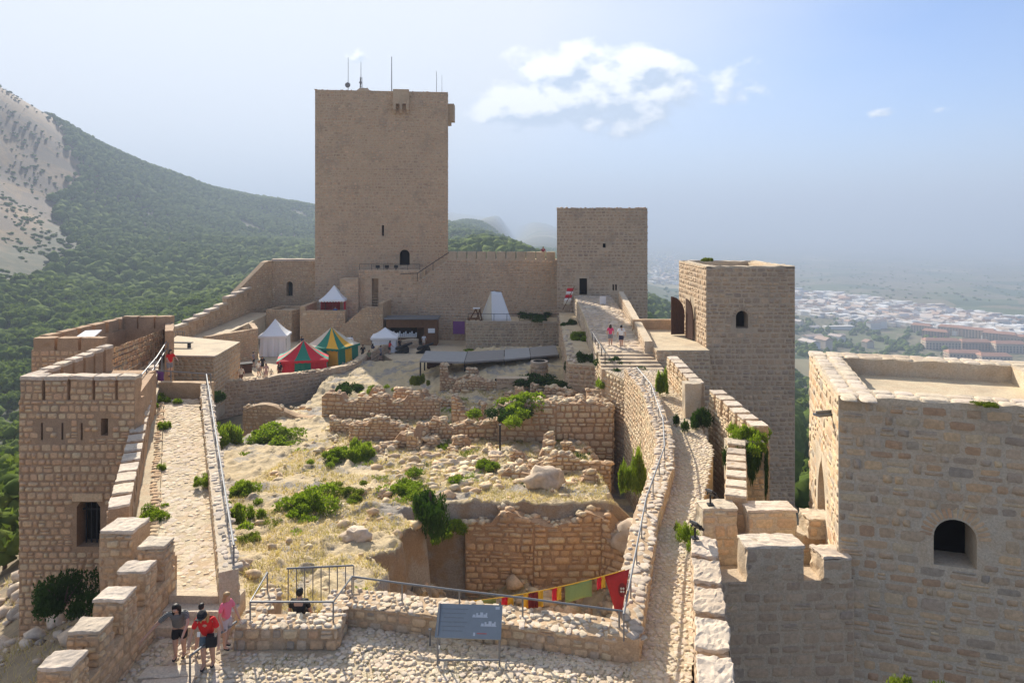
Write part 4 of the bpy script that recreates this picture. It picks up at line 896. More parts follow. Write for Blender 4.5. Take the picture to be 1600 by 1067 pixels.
# rear part of the left tower: U-shaped bastion
rb = thing('rear_bastion', 'U-shaped crenellated bastion behind the left tower with a white awning', 'tower', (-24, 44, -5))
RB = [(-27.3, 40), (-23.2, 40), (-23.9, 48.8), (-27.0, 48.8)]
wall_core('wall_core', [RB[0], RB[1]], .6, -6, 8.9, 'mortar_left', rb, .04); wall_core('wall_core', [(-23.9, 48.8), (-27.0, 48.8)][::1], .6, 4, 8.9, 'mortar_left', rb, .04); wall_core('wall_core', [RB[3], RB[0]], .6, -6, 8.9, 'mortar_left', rb, .04)
MB().prism([(x, y, 6.6) for x, y in ((-27, 40.3), (-19, 37.3), (-22.6, 46), (-23.9, 48.5), (-26.9, 48.5))], (0, 0, -9)).build('terrace_floor', M['plaster'], rb)
ms = Masonry(rb, 'left', 62); ms.face(RB[0], RB[1], -4, 8.9, .3, (.25, .55), .03)
for k in range(3): cx = -26.6+1.35*k; V, Fc = rough_block((cx, 40.3), (1, 0), 1.2, .6, 8.85, 9.6, .03, k, 3); MB().add(V, Fc).build('merlon', M['mortar_left'], rb)
for k in range(6): V, Fc = rough_block((-27.0+.03*k, 41.2+1.45*k), (0, 1), 1.15, .6, 8.85, 9.65, .03, k, 3); MB().add(V, Fc).build('merlon', M['mortar_left'], rb)
for k in range(3): V, Fc = rough_block((-26.2+1.15*k, 48.5), (1, 0), 1.05, .6, 8.85, 9.75, .03, k, 3); MB().add(V, Fc).build('merlon', M['mortar_left'], rb)
ms.face((-23.9, 48.2), (-23.2, 40.6), 6.6, 8.9, .3, (.25, .55), .03); ms.done()
wall_core('wing_wall', [(-23.9, 48.6), (-22.0, 44.6)], .5, 5, 9.3, 'mortar_left', rb, .05)
aw = thing('white_awning', 'small white awning panel on the rear bastion roof', 'awning', (-25.2, 41.5, 8)); MB().prism([(-25.7, 41.2, 9.3), (-24.6, 41.2, 9.3), (-24.7, 42.4, 9.65), (-25.7, 42.4, 9.6)], (0, 0, .06)).build('canvas', M['white'], aw)
m = MB()
for x, y in ((-25.6, 41.3), (-24.7, 41.3), (-24.8, 42.3), (-25.6, 42.3)): m.tube([(x, y, 6.6), (x, y, 9.35)], .04, 6)
m.build('post', M['steel'], aw)
m = MB()
for zz in (0, .45): m.tube([(-18.2, 34.2, 8.05+zz), (-20.2, 40.0, 8.05+zz), (-22.1, 45.2, 8.2+zz)], .035, 6)
for k in range(5): y = 34.2+2.6*k; x = -18.2-.345*(y-34.2); m.tube([(x, y, 7.2), (x, y, 8.55)], .035, 6)
tag(m.build('roof_railing', M['steel']), 'double steel railing along the stair behind the left tower roof', 'railing')

# ---------------- ramp with its walls
RL0, RR0, RL1, RR1 = Vector((-10.55, 20.9, 5.15)), Vector((-8.6, 20.9, 5.15)), Vector((-20.0, 40.5, 6.0)), Vector((-18.05, 40.5, 6.0))
rp = thing('paved_ramp', 'pale flagstone ramp running away between the left walls', 'path', (-14, 30, 4)); tag(rp, kind='structure')
MB().prism([RL0, RR0, RR1, RL1], (0, 0, -6)).build('bedding', M['dirt'], rp)
ms = Masonry(rp, 'cobble', 71, 'flagstone', minpx=9, limit=300); ms.cobbles(RL0, RR0, RR1, RL1, .27, .012); ms.done()
# dirt strip between ramp and left wall
MB().prism([(-12.35, 22.0, 5.25), (-10.7, 21.2, 5.2), (-20.05, 40.5, 6.05), (-22.0, 43.6, 6.3)], (0, 0, -7)).build('dirt_verge', M['dirt'], rp)
ms = Masonry(rp, 'warm', 72, 'edging_stone', minpx=9, limit=120)
for k in range(70):
    tt = k/70; p = RL0.lerp(RL1, tt); ms.put(p+Vector((-.22+rnd.uniform(-.08, .08), 0, .02)), (1, 0, 0), (0, 0, 1), (0, 1, 0), rnd.uniform(.2, .42), rnd.uniform(.22, .34), .08)
ms.done()
merlon_wall('merlon_wall', 'crenellated wall with pale stepped cap stones along the ramp', (-23.3, 45.2), (-13.0, 22.6), .62, -2, lambda u: 6.5-.5*u/24.8, .8, 20, .92, 'left', 'mortar_left', 73, faces='R', sw=(.25, .5), ch=.28, limit=150)
# ramp end steps
st = thing('stone_steps', 'worn stone steps dropping from the ramp end to the lower passage', 'steps', (-9.5, 20.4, 4))
for k, (y0, y1, z) in enumerate(((20.62, 20.98, 5.17), (20.2, 20.62, 4.94), (19.78, 20.2, 4.72))):
    V, Fc = rough_block((-9.3, (y0+y1)/2), (1, 0), 2.7, y1-y0+.06, z-.6, z, .015, k, 6); MB().add(V, Fc).build('step', M['cobble'], st)
# ramp right parapet + rail
pr = thing('ramp_parapet', 'low stone parapet with steel handrail on the right of the ramp', 'wall', (-12.5, 30, 4)); pts = [(-8.0, 20.6), (-17.4, 40.6)]
wall_core('wall_core', pts, .52, 0.5, lambda d: 5.95+.85*d/22, 'mortar_pale', pr, .03); ms = Masonry(pr, 'ruin', 74, limit=150); ms.face(pts[0], pts[1], 1, lambda u: 5.9+.85*u/22, .26, (.25, .5), .03)
nrm_ = Vector((20.0, 9.4)).normalized(); ms.face((-17.4-.47, 40.6-.22), (-8.0-.47, 20.6-.22), lambda u: 5.9-.75*u/22, lambda u: 6.7-.75*u/22, .26, (.25, .5), .02)
ms.face((-8.52, 20.6), (-8.0, 20.6), 4.3, 5.9, .3, (.25, .4), .02); ms.done()
cap_patch(pr, [(-8.0, 20.7), (-17.4, 40.6)], .5, lambda d: 5.96+.85*d/22, 'cap', 75, .27)
m = MB(); rl = []
for k in range(9):
    tt = k/8; x, y, z = -8.2-9.4*tt, 20.75+19.8*tt, 5.95+.85*tt; rl.append((x, y, z+.62)); m.tube([(x, y, z-.3), (x, y, z+.62)], .028, 6)
m.tube(rl, .034, 8); tag(m.build('handrail', M['steel']), 'long steel handrail along the ramp parapet', 'railing')
# ramp far end: cross wall, purple cloth
rw = thing('cross_wall', 'low rendered wall closing the far end of the ramp', 'wall', (-19, 41, 5)); wall_core('wall_core', [(-20.6, 41.0), (-17.5, 40.8)], .5, 3, 6.85, 'mortar', rw, .03)
m = MB(); m.tube([(-22.2, 42.3, 7.35), (-17.5, 40.9, 7.35)], .035, 6); m.tube([(-17.5, 40.9, 6.2), (-17.5, 40.9, 7.35)], .04, 6); m.tube([(-20.2, 41.7, 6.2), (-20.2, 41.7, 7.35)], .04, 6); tag(m.build('end_railing', M['steel']), 'steel railing across the far end of the ramp', 'railing')
V = []; Fc = []
for i in range(9):
    for j in range(5): V.append((-22.1+.17*i, 42.26-.045*i+.05*math.sin(i*1.7), 7.3-.14*j-.03*math.sin(i)))
for i in range(8):
    for j in range(4): q = i*5+j; Fc.append((q, q+5, q+6, q+1))
tag(MB().add(V, Fc).build('purple_cloth', M['purple']), 'purple cloth hung on the railing at the ramp end', 'cloth')
# ---------------- big near merlons at lower left
bw = thing('near_merlon_wall', 'thick stepped wall with six big merlons at lower left', 'wall', (-10.3, 18, 3))
w0, w1 = Vector((-9.85, 14.0)), Vector((-9.42, 21.0))
zs = lambda d: 5.15+.65*max(0, min(1, (d-1)/6))
# outside on the right of w1->w0 is west; passage side is east: run north->south reversed so the right-hand side faces the passage
pA, pB = Vector((-10.05, 21.0)), Vector((-9.85, 14.0)); Ld = (pB-pA).length; ud = (pB-pA)/Ld; nd = Vector((ud.y, -ud.x))
if nd.x < 0: pA, pB = pB, pA; ud = -ud; nd = -nd
zd = lambda d: 5.05+.75*max(0, min(1, d/Ld))
wall_core('wall_core', [pA, pB], .8, -2, zd, 'mortar', bw, .03, .4); ms = Masonry(bw, 'warm', 81, limit=300, minpx=8)
ms.face(pA, pB, 3.6, zd, .24, (.24, .55), .03, .025)
for k in range(6):
    u = 1.05+1.12*k; c_ = pA+ud*u-nd*.39; z0 = zd(u)-.05; z1 = 5.85+.17*k; V, Fc = rough_block(c_, ud, .66, .78, z0, z1, .035, k*3, 4); o = MB().add(V, Fc).build('merlon', M['mortar'], bw)
    V, Fc = rough_block(c_, ud, .67, .79, z1-.03, z1+.05, .028, k*5, 8); MB().add(V, Fc).build('cap_stone', M['cap'], o)
    a, b = c_-ud*.33+nd*.39, c_+ud*.33+nd*.39; ms.face(a, b, z0, z1-.06, .2, (.16, .36), .028); ms.face(a-nd*.78, a, z0, z1-.06, .2, (.16, .36), .028)
V, Fc = rough_block((-11.95, 21.75), (0, 1), 1.0, 1.0, 2.0, 6.72, .04, 3, 5); MB().add(V, Fc).build('corner_block', M['mortar'], bw); ms.face((-12.45, 21.25), (-11.45, 21.25), 3.0, 6.65, .24, (.2, .42), .03)
V, Fc = rough_block((-11.95, 21.75), (0, 1), 1.01, 1.01, 6.69, 6.78, .03, 7, 8); MB().add(V, Fc).build('cap_stone', M['cap'], bw)
wall_core('link_wall', [(-11.6, 21.3), (-10.5, 20.9)], .7, 2, 5.9, 'mortar', bw, .04); ms.done()

# ---------------- near right tower
NT_ = [Vector((10.2, 22.0)), Vector((10.2+8.05*.956, 22.0-8.05*.292)), None, Vector((12.55, 29.7))]; NT_[2] = NT_[1]+(NT_[3]-NT_[0])
wo_ = (3.2, 5.78, arch_pts(1.14, 1.42, 12)); po = (3.9, 1.2, arch_pts(2.3, 6.4, 12, True))
t, ms, c = tower('near_right_tower', 'large near tower of pale and grey blocks with arched dark window at right', NT_, -4, 10.55, 'cream', 'mortar_pale', {0: [wo_], 3: [po]}, .36, (.25, .95), .028, 91, T=1.1, floor=10.05, gap=.045)
# window faces: brick voussoirs
vs_ = Masonry(t, 'left', 92, 'arch_brick'); voussoirs(t, vs_, NT_[0], NT_[1], 3.2, 5.78, 1.14, 1.42, 17, .38, .015); vs_.done()
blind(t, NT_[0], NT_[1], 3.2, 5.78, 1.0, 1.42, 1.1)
# reveal behind the tall pointed recess
sd = (NT_[0]-NT_[3]).normalized(); sn = Vector((sd.y, -sd.x)); cc = NT_[3]+sd*3.9-sn*.95
MB().box((cc.x, cc.y, 4.2), (2.6, .28, 7.0), math.atan2(sd.y, sd.x)).build('recess_back', M['mortar_left'], t)
ms.done()
for e in range(4):
    a, b = c[e], c[(e+1) % 4]; uu = (b-a).normalized(); nn = Vector((uu.y, -uu.x)); L = (b-a).length
    wall_core('parapet_top', [a+uu*.02+nn*.0, b-uu*.02], 1.1, 10.5, 10.68, 'mortar_pale', t, .05, .35, .07)
rr_ = Masonry(t, 'cap', 93, 'coping_stone', limit=120)
for e in (0, 3, 2):
    a, b = c[e], c[(e+1) % 4]; uu = (b-a).normalized(); nn = Vector((uu.y, -uu.x)); L = (b-a).length; u = .2
    while u < L-.2:
        w = .4+.5*rnd.random()
        for v in (.28, .8): rr_.put(Vector((a.x+uu.x*(u+w/2)-nn.x*v, a.y+uu.y*(u+w/2)-nn.y*v, 10.68)), (uu.x, uu.y, 0), (0, 0, 1), (-nn.x, -nn.y, 0), w-.04, .48, .05)
        u += w
rr_.done()
q = NT_[3].lerp(NT_[0], .82); sp_ = thing('water_spout', 'short metal water spout on the sunlit side of the near tower', 'spout', (q.x, q.y, 9.5)); MB().box((q.x-.25, q.y-.08, 9.75), (.75, .3, .07), .3).build('tray', M['steel'], sp_); MB().box((q.x-.25, q.y-.08, 9.83), (.75, .04, .1), .3).build('rim', M['steel'], sp_)

# ---------------- gate tower outside the right wall
GT = [(14.9, 54), (21.7, 54), (21.7, 62.8), (14.9, 62.8)]
gw = (2.75, 8.1, arch_pts(.95, 1.35)); gd = (4.0, 6.6, arch_pts(2.5, 3.4, 10, True))
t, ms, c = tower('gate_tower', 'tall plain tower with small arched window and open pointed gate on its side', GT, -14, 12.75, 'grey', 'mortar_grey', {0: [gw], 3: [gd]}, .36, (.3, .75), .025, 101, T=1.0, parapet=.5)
blind(t, GT[0], GT[1], 2.75, 8.1, .8, 1.3, 1.6); voussoirs(t, ms, GT[0], GT[1], 2.75, 8.1, .95, 1.35, 11, .3)
blind(t, GT[3], GT[0], 4.0, 6.6, 2.2, 3.2, 1.0)
ms.done()
for e in range(4):
    a, b = c[e], c[(e+1) % 4]; wall_core('parapet_top', [a, b], .7, 12.7, 12.85, 'mortar_pale', t, .05, .5, .1)
# gate leaves: pointed planked
def gate_leaf(hx, hy, ang, mirror, label):
    t_ = thing('gate_leaf', label, 'door', (hx, hy, 6.65)); n = 5; w = 1.2/n
    for k in range(n):
        x0, x1 = k*w, (k+1)*w; top = lambda x: 1.7+1.55*math.sqrt(max(0, 1-((1.25-x)/1.28)**2))
        Mx = Matrix.Translation((hx, hy, 6.68)) @ Matrix.Rotation(ang, 4, 'Z'); m = MB(); m.prism([(x0+.006, 0, 0), (x1-.006, 0, 0), (x1-.006, 0, top(x1)), (x0+.006, 0, top(x0))], (0, .09, 0))
        link('plank', mesh('plank', m.V, m.F, M['wooddark']), t_, Mx)
    m = MB()
    for z in (.3, 1.5): m.box((.6, -.02, z), (1.16, .03, .1))
    link('iron_strap', mesh('iron_strap', m.V, m.F, M['iron']), t_, Matrix.Translation((hx, hy, 6.68)) @ Matrix.Rotation(ang, 4, 'Z'))
gate_leaf(14.75, 60.3, R(188), 0, 'dark wooden pointed gate leaf swung wide open away from the gate tower')
gate_leaf(14.78, 57.3, R(104), 0, 'dark wooden pointed gate leaf standing in the gate tower archway')
gl = thing('gate_landing', 'stone landing block before the gate tower door', 'terrace', (12.5, 58, 0)); MB().prism([(10.9, 53, 6.6), (14.88, 53, 6.6), (14.88, 64, 6.6), (10.9, 64, 6.6)], (0, 0, -16)).build('paving', M['plaster'], gl)
ms = Masonry(gl, 'grey', 103); ms.face((10.9, 53), (14.88, 53), -2, 6.55, .33, (.3, .7), .025).face((10.9, 64), (10.9, 53), 3, 6.55, .33, (.3, .7), .025); ms.done()
wall_core('rear_parapet', [(10.9, 63.4), (14.88, 63.4)], .5, 6, 7.5, 'warm', gl, .03)

# ---------------- crenellated right wall in its stretches
merlon_wall('right_merlon_wall', 'crenellated wall beside the upper path below the gate landing', (10.75, 49.0), (10.35, 40.4), .7, -3, lambda u: 6.1, .85, 6, 1.08, 'ruin', 'mortar', 111, faces='RL', minpx=9, limit=150)
V, Fc = rough_block((10.2, 40.0), (1, 0), .95, .8, 4.5, 7.1, .04, 3, 4); tag(MB().add(V, Fc).build('wall_pier', M['mortar_pale']), 'tall plain end block of the wall beside the upper path', 'wall')
merlon_wall('right_merlon_wall', 'crenellated wall with pale merlons beside the gate tower, middle stretch', (11.0, 39.4), (11.1, 32.4), .75, -6, lambda u: 5.95-.1*u/7, .85, 6, .85, 'ruin', 'mortar', 112, faces='RL', minpx=9, limit=150)
merlon_wall('right_merlon_wall', 'narrow crenellated wall running down the path to the floodlights', (9.75, 31.8), (7.75, 25.6), .75, -6, lambda u: 5.75-.2*u/7, .6, 7, .7, 'ruin', 'mortar', 113, faces='RL', minpx=9, limit=150)
jw = thing('bastion_wall', 'tall sunlit bastion wall with creeper hanging over it', 'wall', (10.4, 31.6, -2)); wall_core('wall_core', [(9.7, 31.5), (11.3, 31.5)], .7, -6, 6.3, 'mortar_pale', jw, .04)
wall_core('wall_core', [(11.3, 31.5), (11.3, 32.6)], .5, -6, 6.3, 'mortar_pale', jw, .04); ms = Masonry(jw, 'ruin', 114); ms.face((9.9, 31.5), (11.3, 31.5), 0, 6.2, .34, (.35, .7), .02).done()
# bastion merlons (two sunlit blocks) behind the cross wall
bm_ = thing('bastion_merlons', 'low bastion wall with two broad sunlit merlons', 'wall', (8.5, 25, 0)); wall_core('wall_core', [(6.5, 24.9), (11.5, 25.2)], .8, -5, 4.95, 'mortar_pale', bm_, .04)
ms = Masonry(bm_, 'ruin', 115)
for (x0, x1, z1) in ((6.75, 8.0, 5.95), (8.35, 10.1, 5.9), (10.5, 11.4, 5.6)):
    V, Fc = rough_block(((x0+x1)/2, 25.35), (1, 0), x1-x0, .9, 4.9, z1, .05, x0, 4); MB().add(V, Fc).build('merlon', M['mortar_pale'], bm_); ms.face((x0, 24.9), (x1, 24.9), 4.95, z1-.05, .4, (.4, .8), .03)
    V, Fc = rough_block(((x0+x1)/2, 25.35), (1, 0), x1-x0+.01, .91, z1-.04, z1+.03, .035, x0+3, 8); MB().add(V, Fc).build('cap_stone', M['cap'], bm_)
ms.face((6.5, 24.9), (11.5, 25.2), 2, 4.95, .36, (.35, .8), .025); ms.done()
# cross wall to the near tower, in shade
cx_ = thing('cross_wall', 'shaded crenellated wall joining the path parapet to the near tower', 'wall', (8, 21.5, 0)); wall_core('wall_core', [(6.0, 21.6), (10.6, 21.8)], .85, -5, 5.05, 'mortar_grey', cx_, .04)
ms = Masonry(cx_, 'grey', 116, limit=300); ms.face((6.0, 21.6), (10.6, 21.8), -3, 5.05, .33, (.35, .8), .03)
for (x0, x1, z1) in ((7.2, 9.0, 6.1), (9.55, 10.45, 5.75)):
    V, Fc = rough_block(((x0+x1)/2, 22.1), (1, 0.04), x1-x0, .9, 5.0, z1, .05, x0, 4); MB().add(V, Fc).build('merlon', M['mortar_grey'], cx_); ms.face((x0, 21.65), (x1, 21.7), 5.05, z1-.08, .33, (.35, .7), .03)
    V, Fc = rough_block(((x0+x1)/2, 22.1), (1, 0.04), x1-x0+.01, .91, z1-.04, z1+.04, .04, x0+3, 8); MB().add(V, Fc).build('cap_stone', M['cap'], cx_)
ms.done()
MB().prism([(6.0, 22.4, 4.0), (11.4, 22.6, 4.0), (11.4, 24.9, 4.0), (6.6, 24.8, 4.0)], (0, 0, -8)).build('passage_floor', M['dirt'], cx_)
# near parapet of the path with worn blocks
npw = thing('path_parapet', 'thick path parapet of large worn blocks at lower right', 'wall', (5, 18, 3)); a_, b_ = Vector((3.62, 13.4)), Vector((5.95, 23.4)); L = (b_-a_).length; ua = (b_-a_)/L; na = Vector((ua.y, -ua.x))
wall_core('wall_core', [a_+na*.78, b_+na*.78], .78, -5, 5.35, 'mortar', npw, .04, .4); ms = Masonry(npw, 'grey', 117, limit=200); ms.face(a_+na*.78, b_+na*.78, -3, 5.3, .32, (.35, .75), .03); ms.face(b_, a_, 4.2, 5.3, .28, (.3, .6), .025)
for k in range(6):
    u = 1.0+1.62*k; c_ = a_+ua*u+na*.39; V, Fc = rough_block(c_, ua, 1.32, .78, 5.3, 5.86, .04, k*2, 4); o = MB().add(V, Fc).build('merlon', M['mortar'], npw); V, Fc = rough_block(c_, ua, 1.32, .79, 5.82, 5.93, .05, k*7, 9); MB().add(V, Fc).build('cap_stone', M['cap'], o)
    p_ = c_-ua*.66; ms.face(p_-na*.39, p_+na*.39, 5.35, 5.84, .28, (.25, .45), .025); ms.face(c_-ua*.66+na*.39, c_+ua*.66+na*.39, 5.35, 5.84, .28, (.3, .5), .025)
ms.done()
MB().prism([(6.8, 14.0, .0), (11.0, 14.0, .0), (11.0, 21.6, .0), (6.6, 21.6, .0)], (0, 0, -6)).build('ditch_floor', M['dirt'], npw)
def floodlight(x, y, z, label):
    t_ = thing('floodlight', label, 'lamp', (x, y, z)); MB().tube([(x, y, z-.05), (x, y, z+.34)], .035, 8).build('post', M['iron'], t_); MB().box((x, y, z+.02), (.22, .22, .04)).build('base_plate', M['iron'], t_)
    Mx = Matrix.Translation((x+.05, y-.02, z+.42)) @ Matrix.Rotation(R(35), 4, 'Z') @ Matrix.Rotation(R(40), 4, 'Y'); m = MB().box((0, 0, 0), (.46, .30, .07)); link('lamp_head', mesh('lamp_head', m.V, m.F, M['iron']), t_, Mx)
    m = MB()
    for i in range(3): m.box((-.14+.14*i, 0, .045), (.11, .22, .03))
    link('lens', mesh('lens', m.V, m.F, M['steel']), t_, Mx); m = MB().box((0, .17, -.02), (.06, .03, .16)).box((0, -.17, -.02), (.06, .03, .16)); link('yoke', mesh('yoke', m.V, m.F, M['iron']), t_, Mx)
floodlight(7.1, 25.2, 6.0, 'black floodlight on the farther sunlit merlon by the path'); floodlight(5.85, 22.5, 6.0, 'black floodlight on the nearer worn merlon by the path')
floodlight(-10.6, 14.9, 4.35, 'black floodlight at the extreme lower left beside the big merlons')

# ---------------- cobbled path on the right and the rough upper stair
path = thing('cobbled_path', 'narrow cobbled path climbing along the right side of the ruins', 'path', (7, 30, 4)); tag(path, kind='structure')
PL = [(2.6, 13.5, 4.5), (2.95, 17.7, 4.5), (5.4, 27.5, 4.8), (7.5, 34.8, 5.0), (8.2, 41.3, 5.2), (8.1, 47.0, 5.4), (6.6, 51.5, 5.5)]
PR = [(3.75, 13.5, 4.5), (4.5, 17.7, 4.5), (7.2, 27.0, 4.8), (9.8, 34.3, 5.0), (10.5, 41.3, 5.2), (10.5, 47.0, 5.4), (10.9, 51.5, 5.5)]
ms = Masonry(path, 'cobble', 121, 'cobble', minpx=8.5, limit=300)
for i in range(len(PL)-1):
    A_, B_, C2, D2 = PL[i], PR[i], PR[i+1], PL[i+1]; MB().prism([A_, B_, C2, D2], (0, 0, -7)).build('bedding', M['dirt'], path); ms.cobbles(A_, B_, C2, D2, .17, .022)
pm = Masonry(path, 'ruin', 124, 'side_stone', limit=120); pm.face((6.6, 51.5), (8.1, 47.0), -2, 5.35, .32, (.3, .65), .05).face((6.55, 55.2), (6.55, 51.25), 1, 5.5, .32, (.3, .65), .05).done()
ms.done()
us = thing('upper_stair', 'broad rough stone stair rising to the square tower door', 'steps', (8, 65, 4)); tag(us, kind='structure')
for k in range(5): V, Fc = rough_block((8.8, 51.6+.75*k), (1, 0), 4.6-.1*k, .8, 3, 5.55+.13*k, .03, k, 8); MB().add(V, Fc).build('step', M['mortar_grey'], us)
UL = [(6.6, 55.0, 6.1), (7.4, 72, 6.6), (7.9, 90, 6.95)]; UR = [(10.9, 55.0, 6.1), (11.8, 72, 6.6), (12.6, 90, 6.95)]
ms = Masonry(us, 'rock', 122, 'slab', minpx=9, limit=120)
ms.face(UL[1], UL[0], 1.0, 6.05, .36, (.35, .8), .04); ms.face(UL[2], UL[1], 1.0, 6.5, .36, (.35, .8), .04)
for i in range(2): MB().prism([UL[i], UR[i], UR[i+1], UL[i+1]], (0, 0, -6)).build('bedding', M['dirt'], us); ms.patch(UL[i], UR[i], UR[i+1], UL[i+1], .55, .06, .05, 1.3)
ms.done()
sw_ = thing('stair_parapet', 'pale sloping parapet on the right of the upper stair', 'wall', (12, 70, 4)); wall_core('wall_core', [(10.9, 54.6), (13.3, 84)], .6, 2, lambda d: 7.0+1.1*d/29, 'mortar_pale', sw_, .04); ms = Masonry(sw_, 'grey', 123); ms.face((13.3-.6, 84), (10.9-.6, 54.6), lambda u: 6.2, lambda u: 8.0-1.1*u/29, .33, (.3, .6), .02); ms.done()
for side in (0,):
    m = MB(); rl = []
    for k in range(5): y = 52.2+1.9*k; z = 5.6+.1*k; m.tube([(6.9-.02*k, y, z), (6.9-.02*k, y, z+.95)], .035, 6); rl.append((6.9-.02*k, y, z+.95))
    m.tube(rl, .04, 6); tag(m.build('handrail', M['iron']), 'dark handrail on the left of the upper stair', 'railing')

# ---------------- retaining wall along the path's left, with railing
rt = thing('path_retaining_wall', 'stone retaining wall between the cobbled path and the excavation', 'wall', (6, 30, 0)); LP = [(3.36, 18.5), (5.3, 25.6), (7.15, 31.0), (7.9, 34.8), (8.6, 41.3), (8.45, 47.6)]
zt = lambda d: 5.12+.04*d
wall_core('wall_core', LP, .85, -4, zt, 'mortar', rt, .05, .5, .06); ms = Masonry(rt, 'ruin', 131, limit=300); d = 0
for a, b in zip(LP, LP[1:]):
    a, b = Vector(a), Vector(b); u = (b-a).normalized(); n_ = Vector((u.y, -u.x)); L = (b-a).length; ms.face(b-n_*.85, a-n_*.85, -3, (lambda d, L: (lambda s_: zt(d+L-s_)))(d, L), .3, (.3, .6), .03); ms.face(a, b, 4.4, (lambda d: (lambda s_: zt(d+s_)))(d), .26, (.3, .6), .02); d += L
cap_patch(rt, LP, .82, lambda d: zt(d)+.02, 'cap', 132, .27); ms.done()
m = MB(); rl = []; d = 0
for a, b in zip(LP, LP[1:]):
    a, b = Vector(a), Vector(b); L = (b-a).length; n = max(1, round(L/1.9)); u = (b-a)/L; n_ = Vector((u.y, -u.x))
    for k in range(n):
        s_ = L*k/n; q = a+u*s_-n_*.42; z = zt(d+s_); m.tube([(q.x, q.y, z-.1), (q.x, q.y, z+.6)], .022, 6); rl.append((q.x, q.y, z+.6))
    d += L
m.tube(rl, .03, 6); tag(m.build('path_railing', M['steel']), 'steel railing along the retaining wall beside the cobbled path', 'railing')
# ---------------- foreground platform: low wall, block with seat opening
fw = thing('terrace_wall', 'low stone parapet wall along the front edge of the excavation', 'wall', (-1, 20, 4.4)); FW = [(-4.85, 20.35), (-1, 19.55), (3.4, 18.55)]
wall_core('wall_core', FW, .95, 1.5, 5.02, 'mortar', fw, .04, .4, .05); ms = Masonry(fw, 'cream', 141, limit=200, minpx=7); ms.face(FW[0], FW[1], 4.4, 5.03, .27, (.25, .5), .035, .03, None, .15).face(FW[1], FW[2], 4.4, 5.03, .27, (.25, .5), .035, .03, None, .15); ms.done(); cap_patch(fw, FW, .92, 5.03, 'cobble', 142, .2)
rk_ = ms
ub = thing('seat_block', 'U-shaped low stone block with steel guard rails where a man sits', 'wall', (-6.2, 20, 4.4)); ms = Masonry(ub, 'cream', 143, limit=120, minpx=7)
for (x0, x1, y0, y1) in ((-7.6, -4.75, 19.2, 19.95), (-7.6, -6.95, 19.95, 21.3), (-5.45, -4.8, 19.95, 21.2)):
    V, Fc = rough_block(((x0+x1)/2, (y0+y1)/2), (1, 0), x1-x0, y1-y0, 2, 5.02, .03, x0, 6); MB().add(V, Fc).build('wall_core', M['mortar'], ub)
    cap_patch(ub, [(x0, y0), (x1, y0)], y1-y0, 5.03, 'cobble', 7, .2)
ms.face((-7.6, 19.18), (-4.75, 19.18), 4.4, 5.0, .29, (.22, .48), .04, .03, None, .12); ms.face((-4.75, 19.2), (-4.75, 20.3), 4.4, 5.0, .29, (.22, .48), .03); ms.done()
gr = thing('guard_rail', 'steel guard rails round the seat block and along the terrace wall', 'railing', (-6, 20, 5)); m = MB(); za, zr = 4.95, 5.58
c1, c2, c3, c4 = (-7.25, 19.5), (-7.35, 21.15), (-4.95, 19.5), (-4.75, 20.9)
for q in (c1, c2, c3, c4): m.tube([(*q, za), (*q, zr)], .026, 6)
m.tube([(*c2, zr), (*c1, zr), (*c3, zr), (*c4, zr)], .03, 6)
rp_ = [(-4.75, 20.9), (-3.2, 20.5), (-1.5, 20.1), (.3, 19.7), (2.9, 19.05)]
for q in rp_[1:]: m.tube([(*q, za), (*q, zr)], .026, 6)
m.tube([(*q, zr) for q in rp_]+[(3.0, 19.03, zr)], .03, 6); m.build('rail', M['steel'], gr)
m = MB(); m.tube([(-6.9, 21.55, 5.5), (-4.9, 21.75, 5.5)], .03, 6)
for k in range(9): m.tube([(-6.85+.245*k, 21.55+.024*k, 4.4), (-6.85+.245*k, 21.55+.024*k, 5.5)], .018, 6)
tag(m.build('bar_fence', M['steel']), 'short fence of upright steel bars in front of the seated man', 'railing')
sh = thing('stair_handrail', 'sloping steel handrail beside the foreground steps', 'railing', (-7.8, 18, 4.4)); m = MB(); m.tube([(-7.55, 19.3, 5.15), (-8.05, 17.6, 5.25), (-8.05, 17.6, 4.2)], .03, 8); m.build('rail', M['steel'], sh)
# ground of the foreground: cobbles
fg = thing('forecourt', 'rough cobbled forecourt with grass between the stones', 'paving', (-2, 17, 4.4)); tag(fg, kind='structure')
MB().prism([(-10.2, 12.5, 4.44), (3.9, 12.5, 4.44), (3.9, 19.2, 4.44), (-4.9, 20.6, 4.44), (-4.9, 19.3, 4.44), (-7.6, 19.3, 4.44), (-7.6, 20.2, 4.44), (-10.2, 20.2, 4.44)], (0, 0, -5)).build('bedding', M['dirt'], fg)
ms = Masonry(fg, 'cobble', 151, 'cobble', minpx=8.5, limit=300); ms.cobbles((-9.95, 15.2, 4.46), (3.6, 15.2, 4.46), (3.3, 18.5, 4.46), (-9.95, 19.2, 4.46), .17, .02); ms.cobbles((-4.75, 18.9, 4.46), (3.3, 18.3, 4.46), (1.0, 19.1, 4.46), (-4.75, 20.3, 4.46), .17, .02); ms.cobbles((-9.95, 19.2, 4.46), (-7.6, 19.2, 4.46), (-7.6, 20.1, 4.46), (-9.95, 20.1, 4.46), .24, .03); ms.done()
for k in range(3): V, Fc = rough_block((-8.75+.1*k, 18.1-.55*k), (1, .1), 1.5-.2*k, .5, 4.3, 4.56+.01*k, .03, k, 5); MB().add(V, Fc).build('large_slab', M['cobble'], fg)

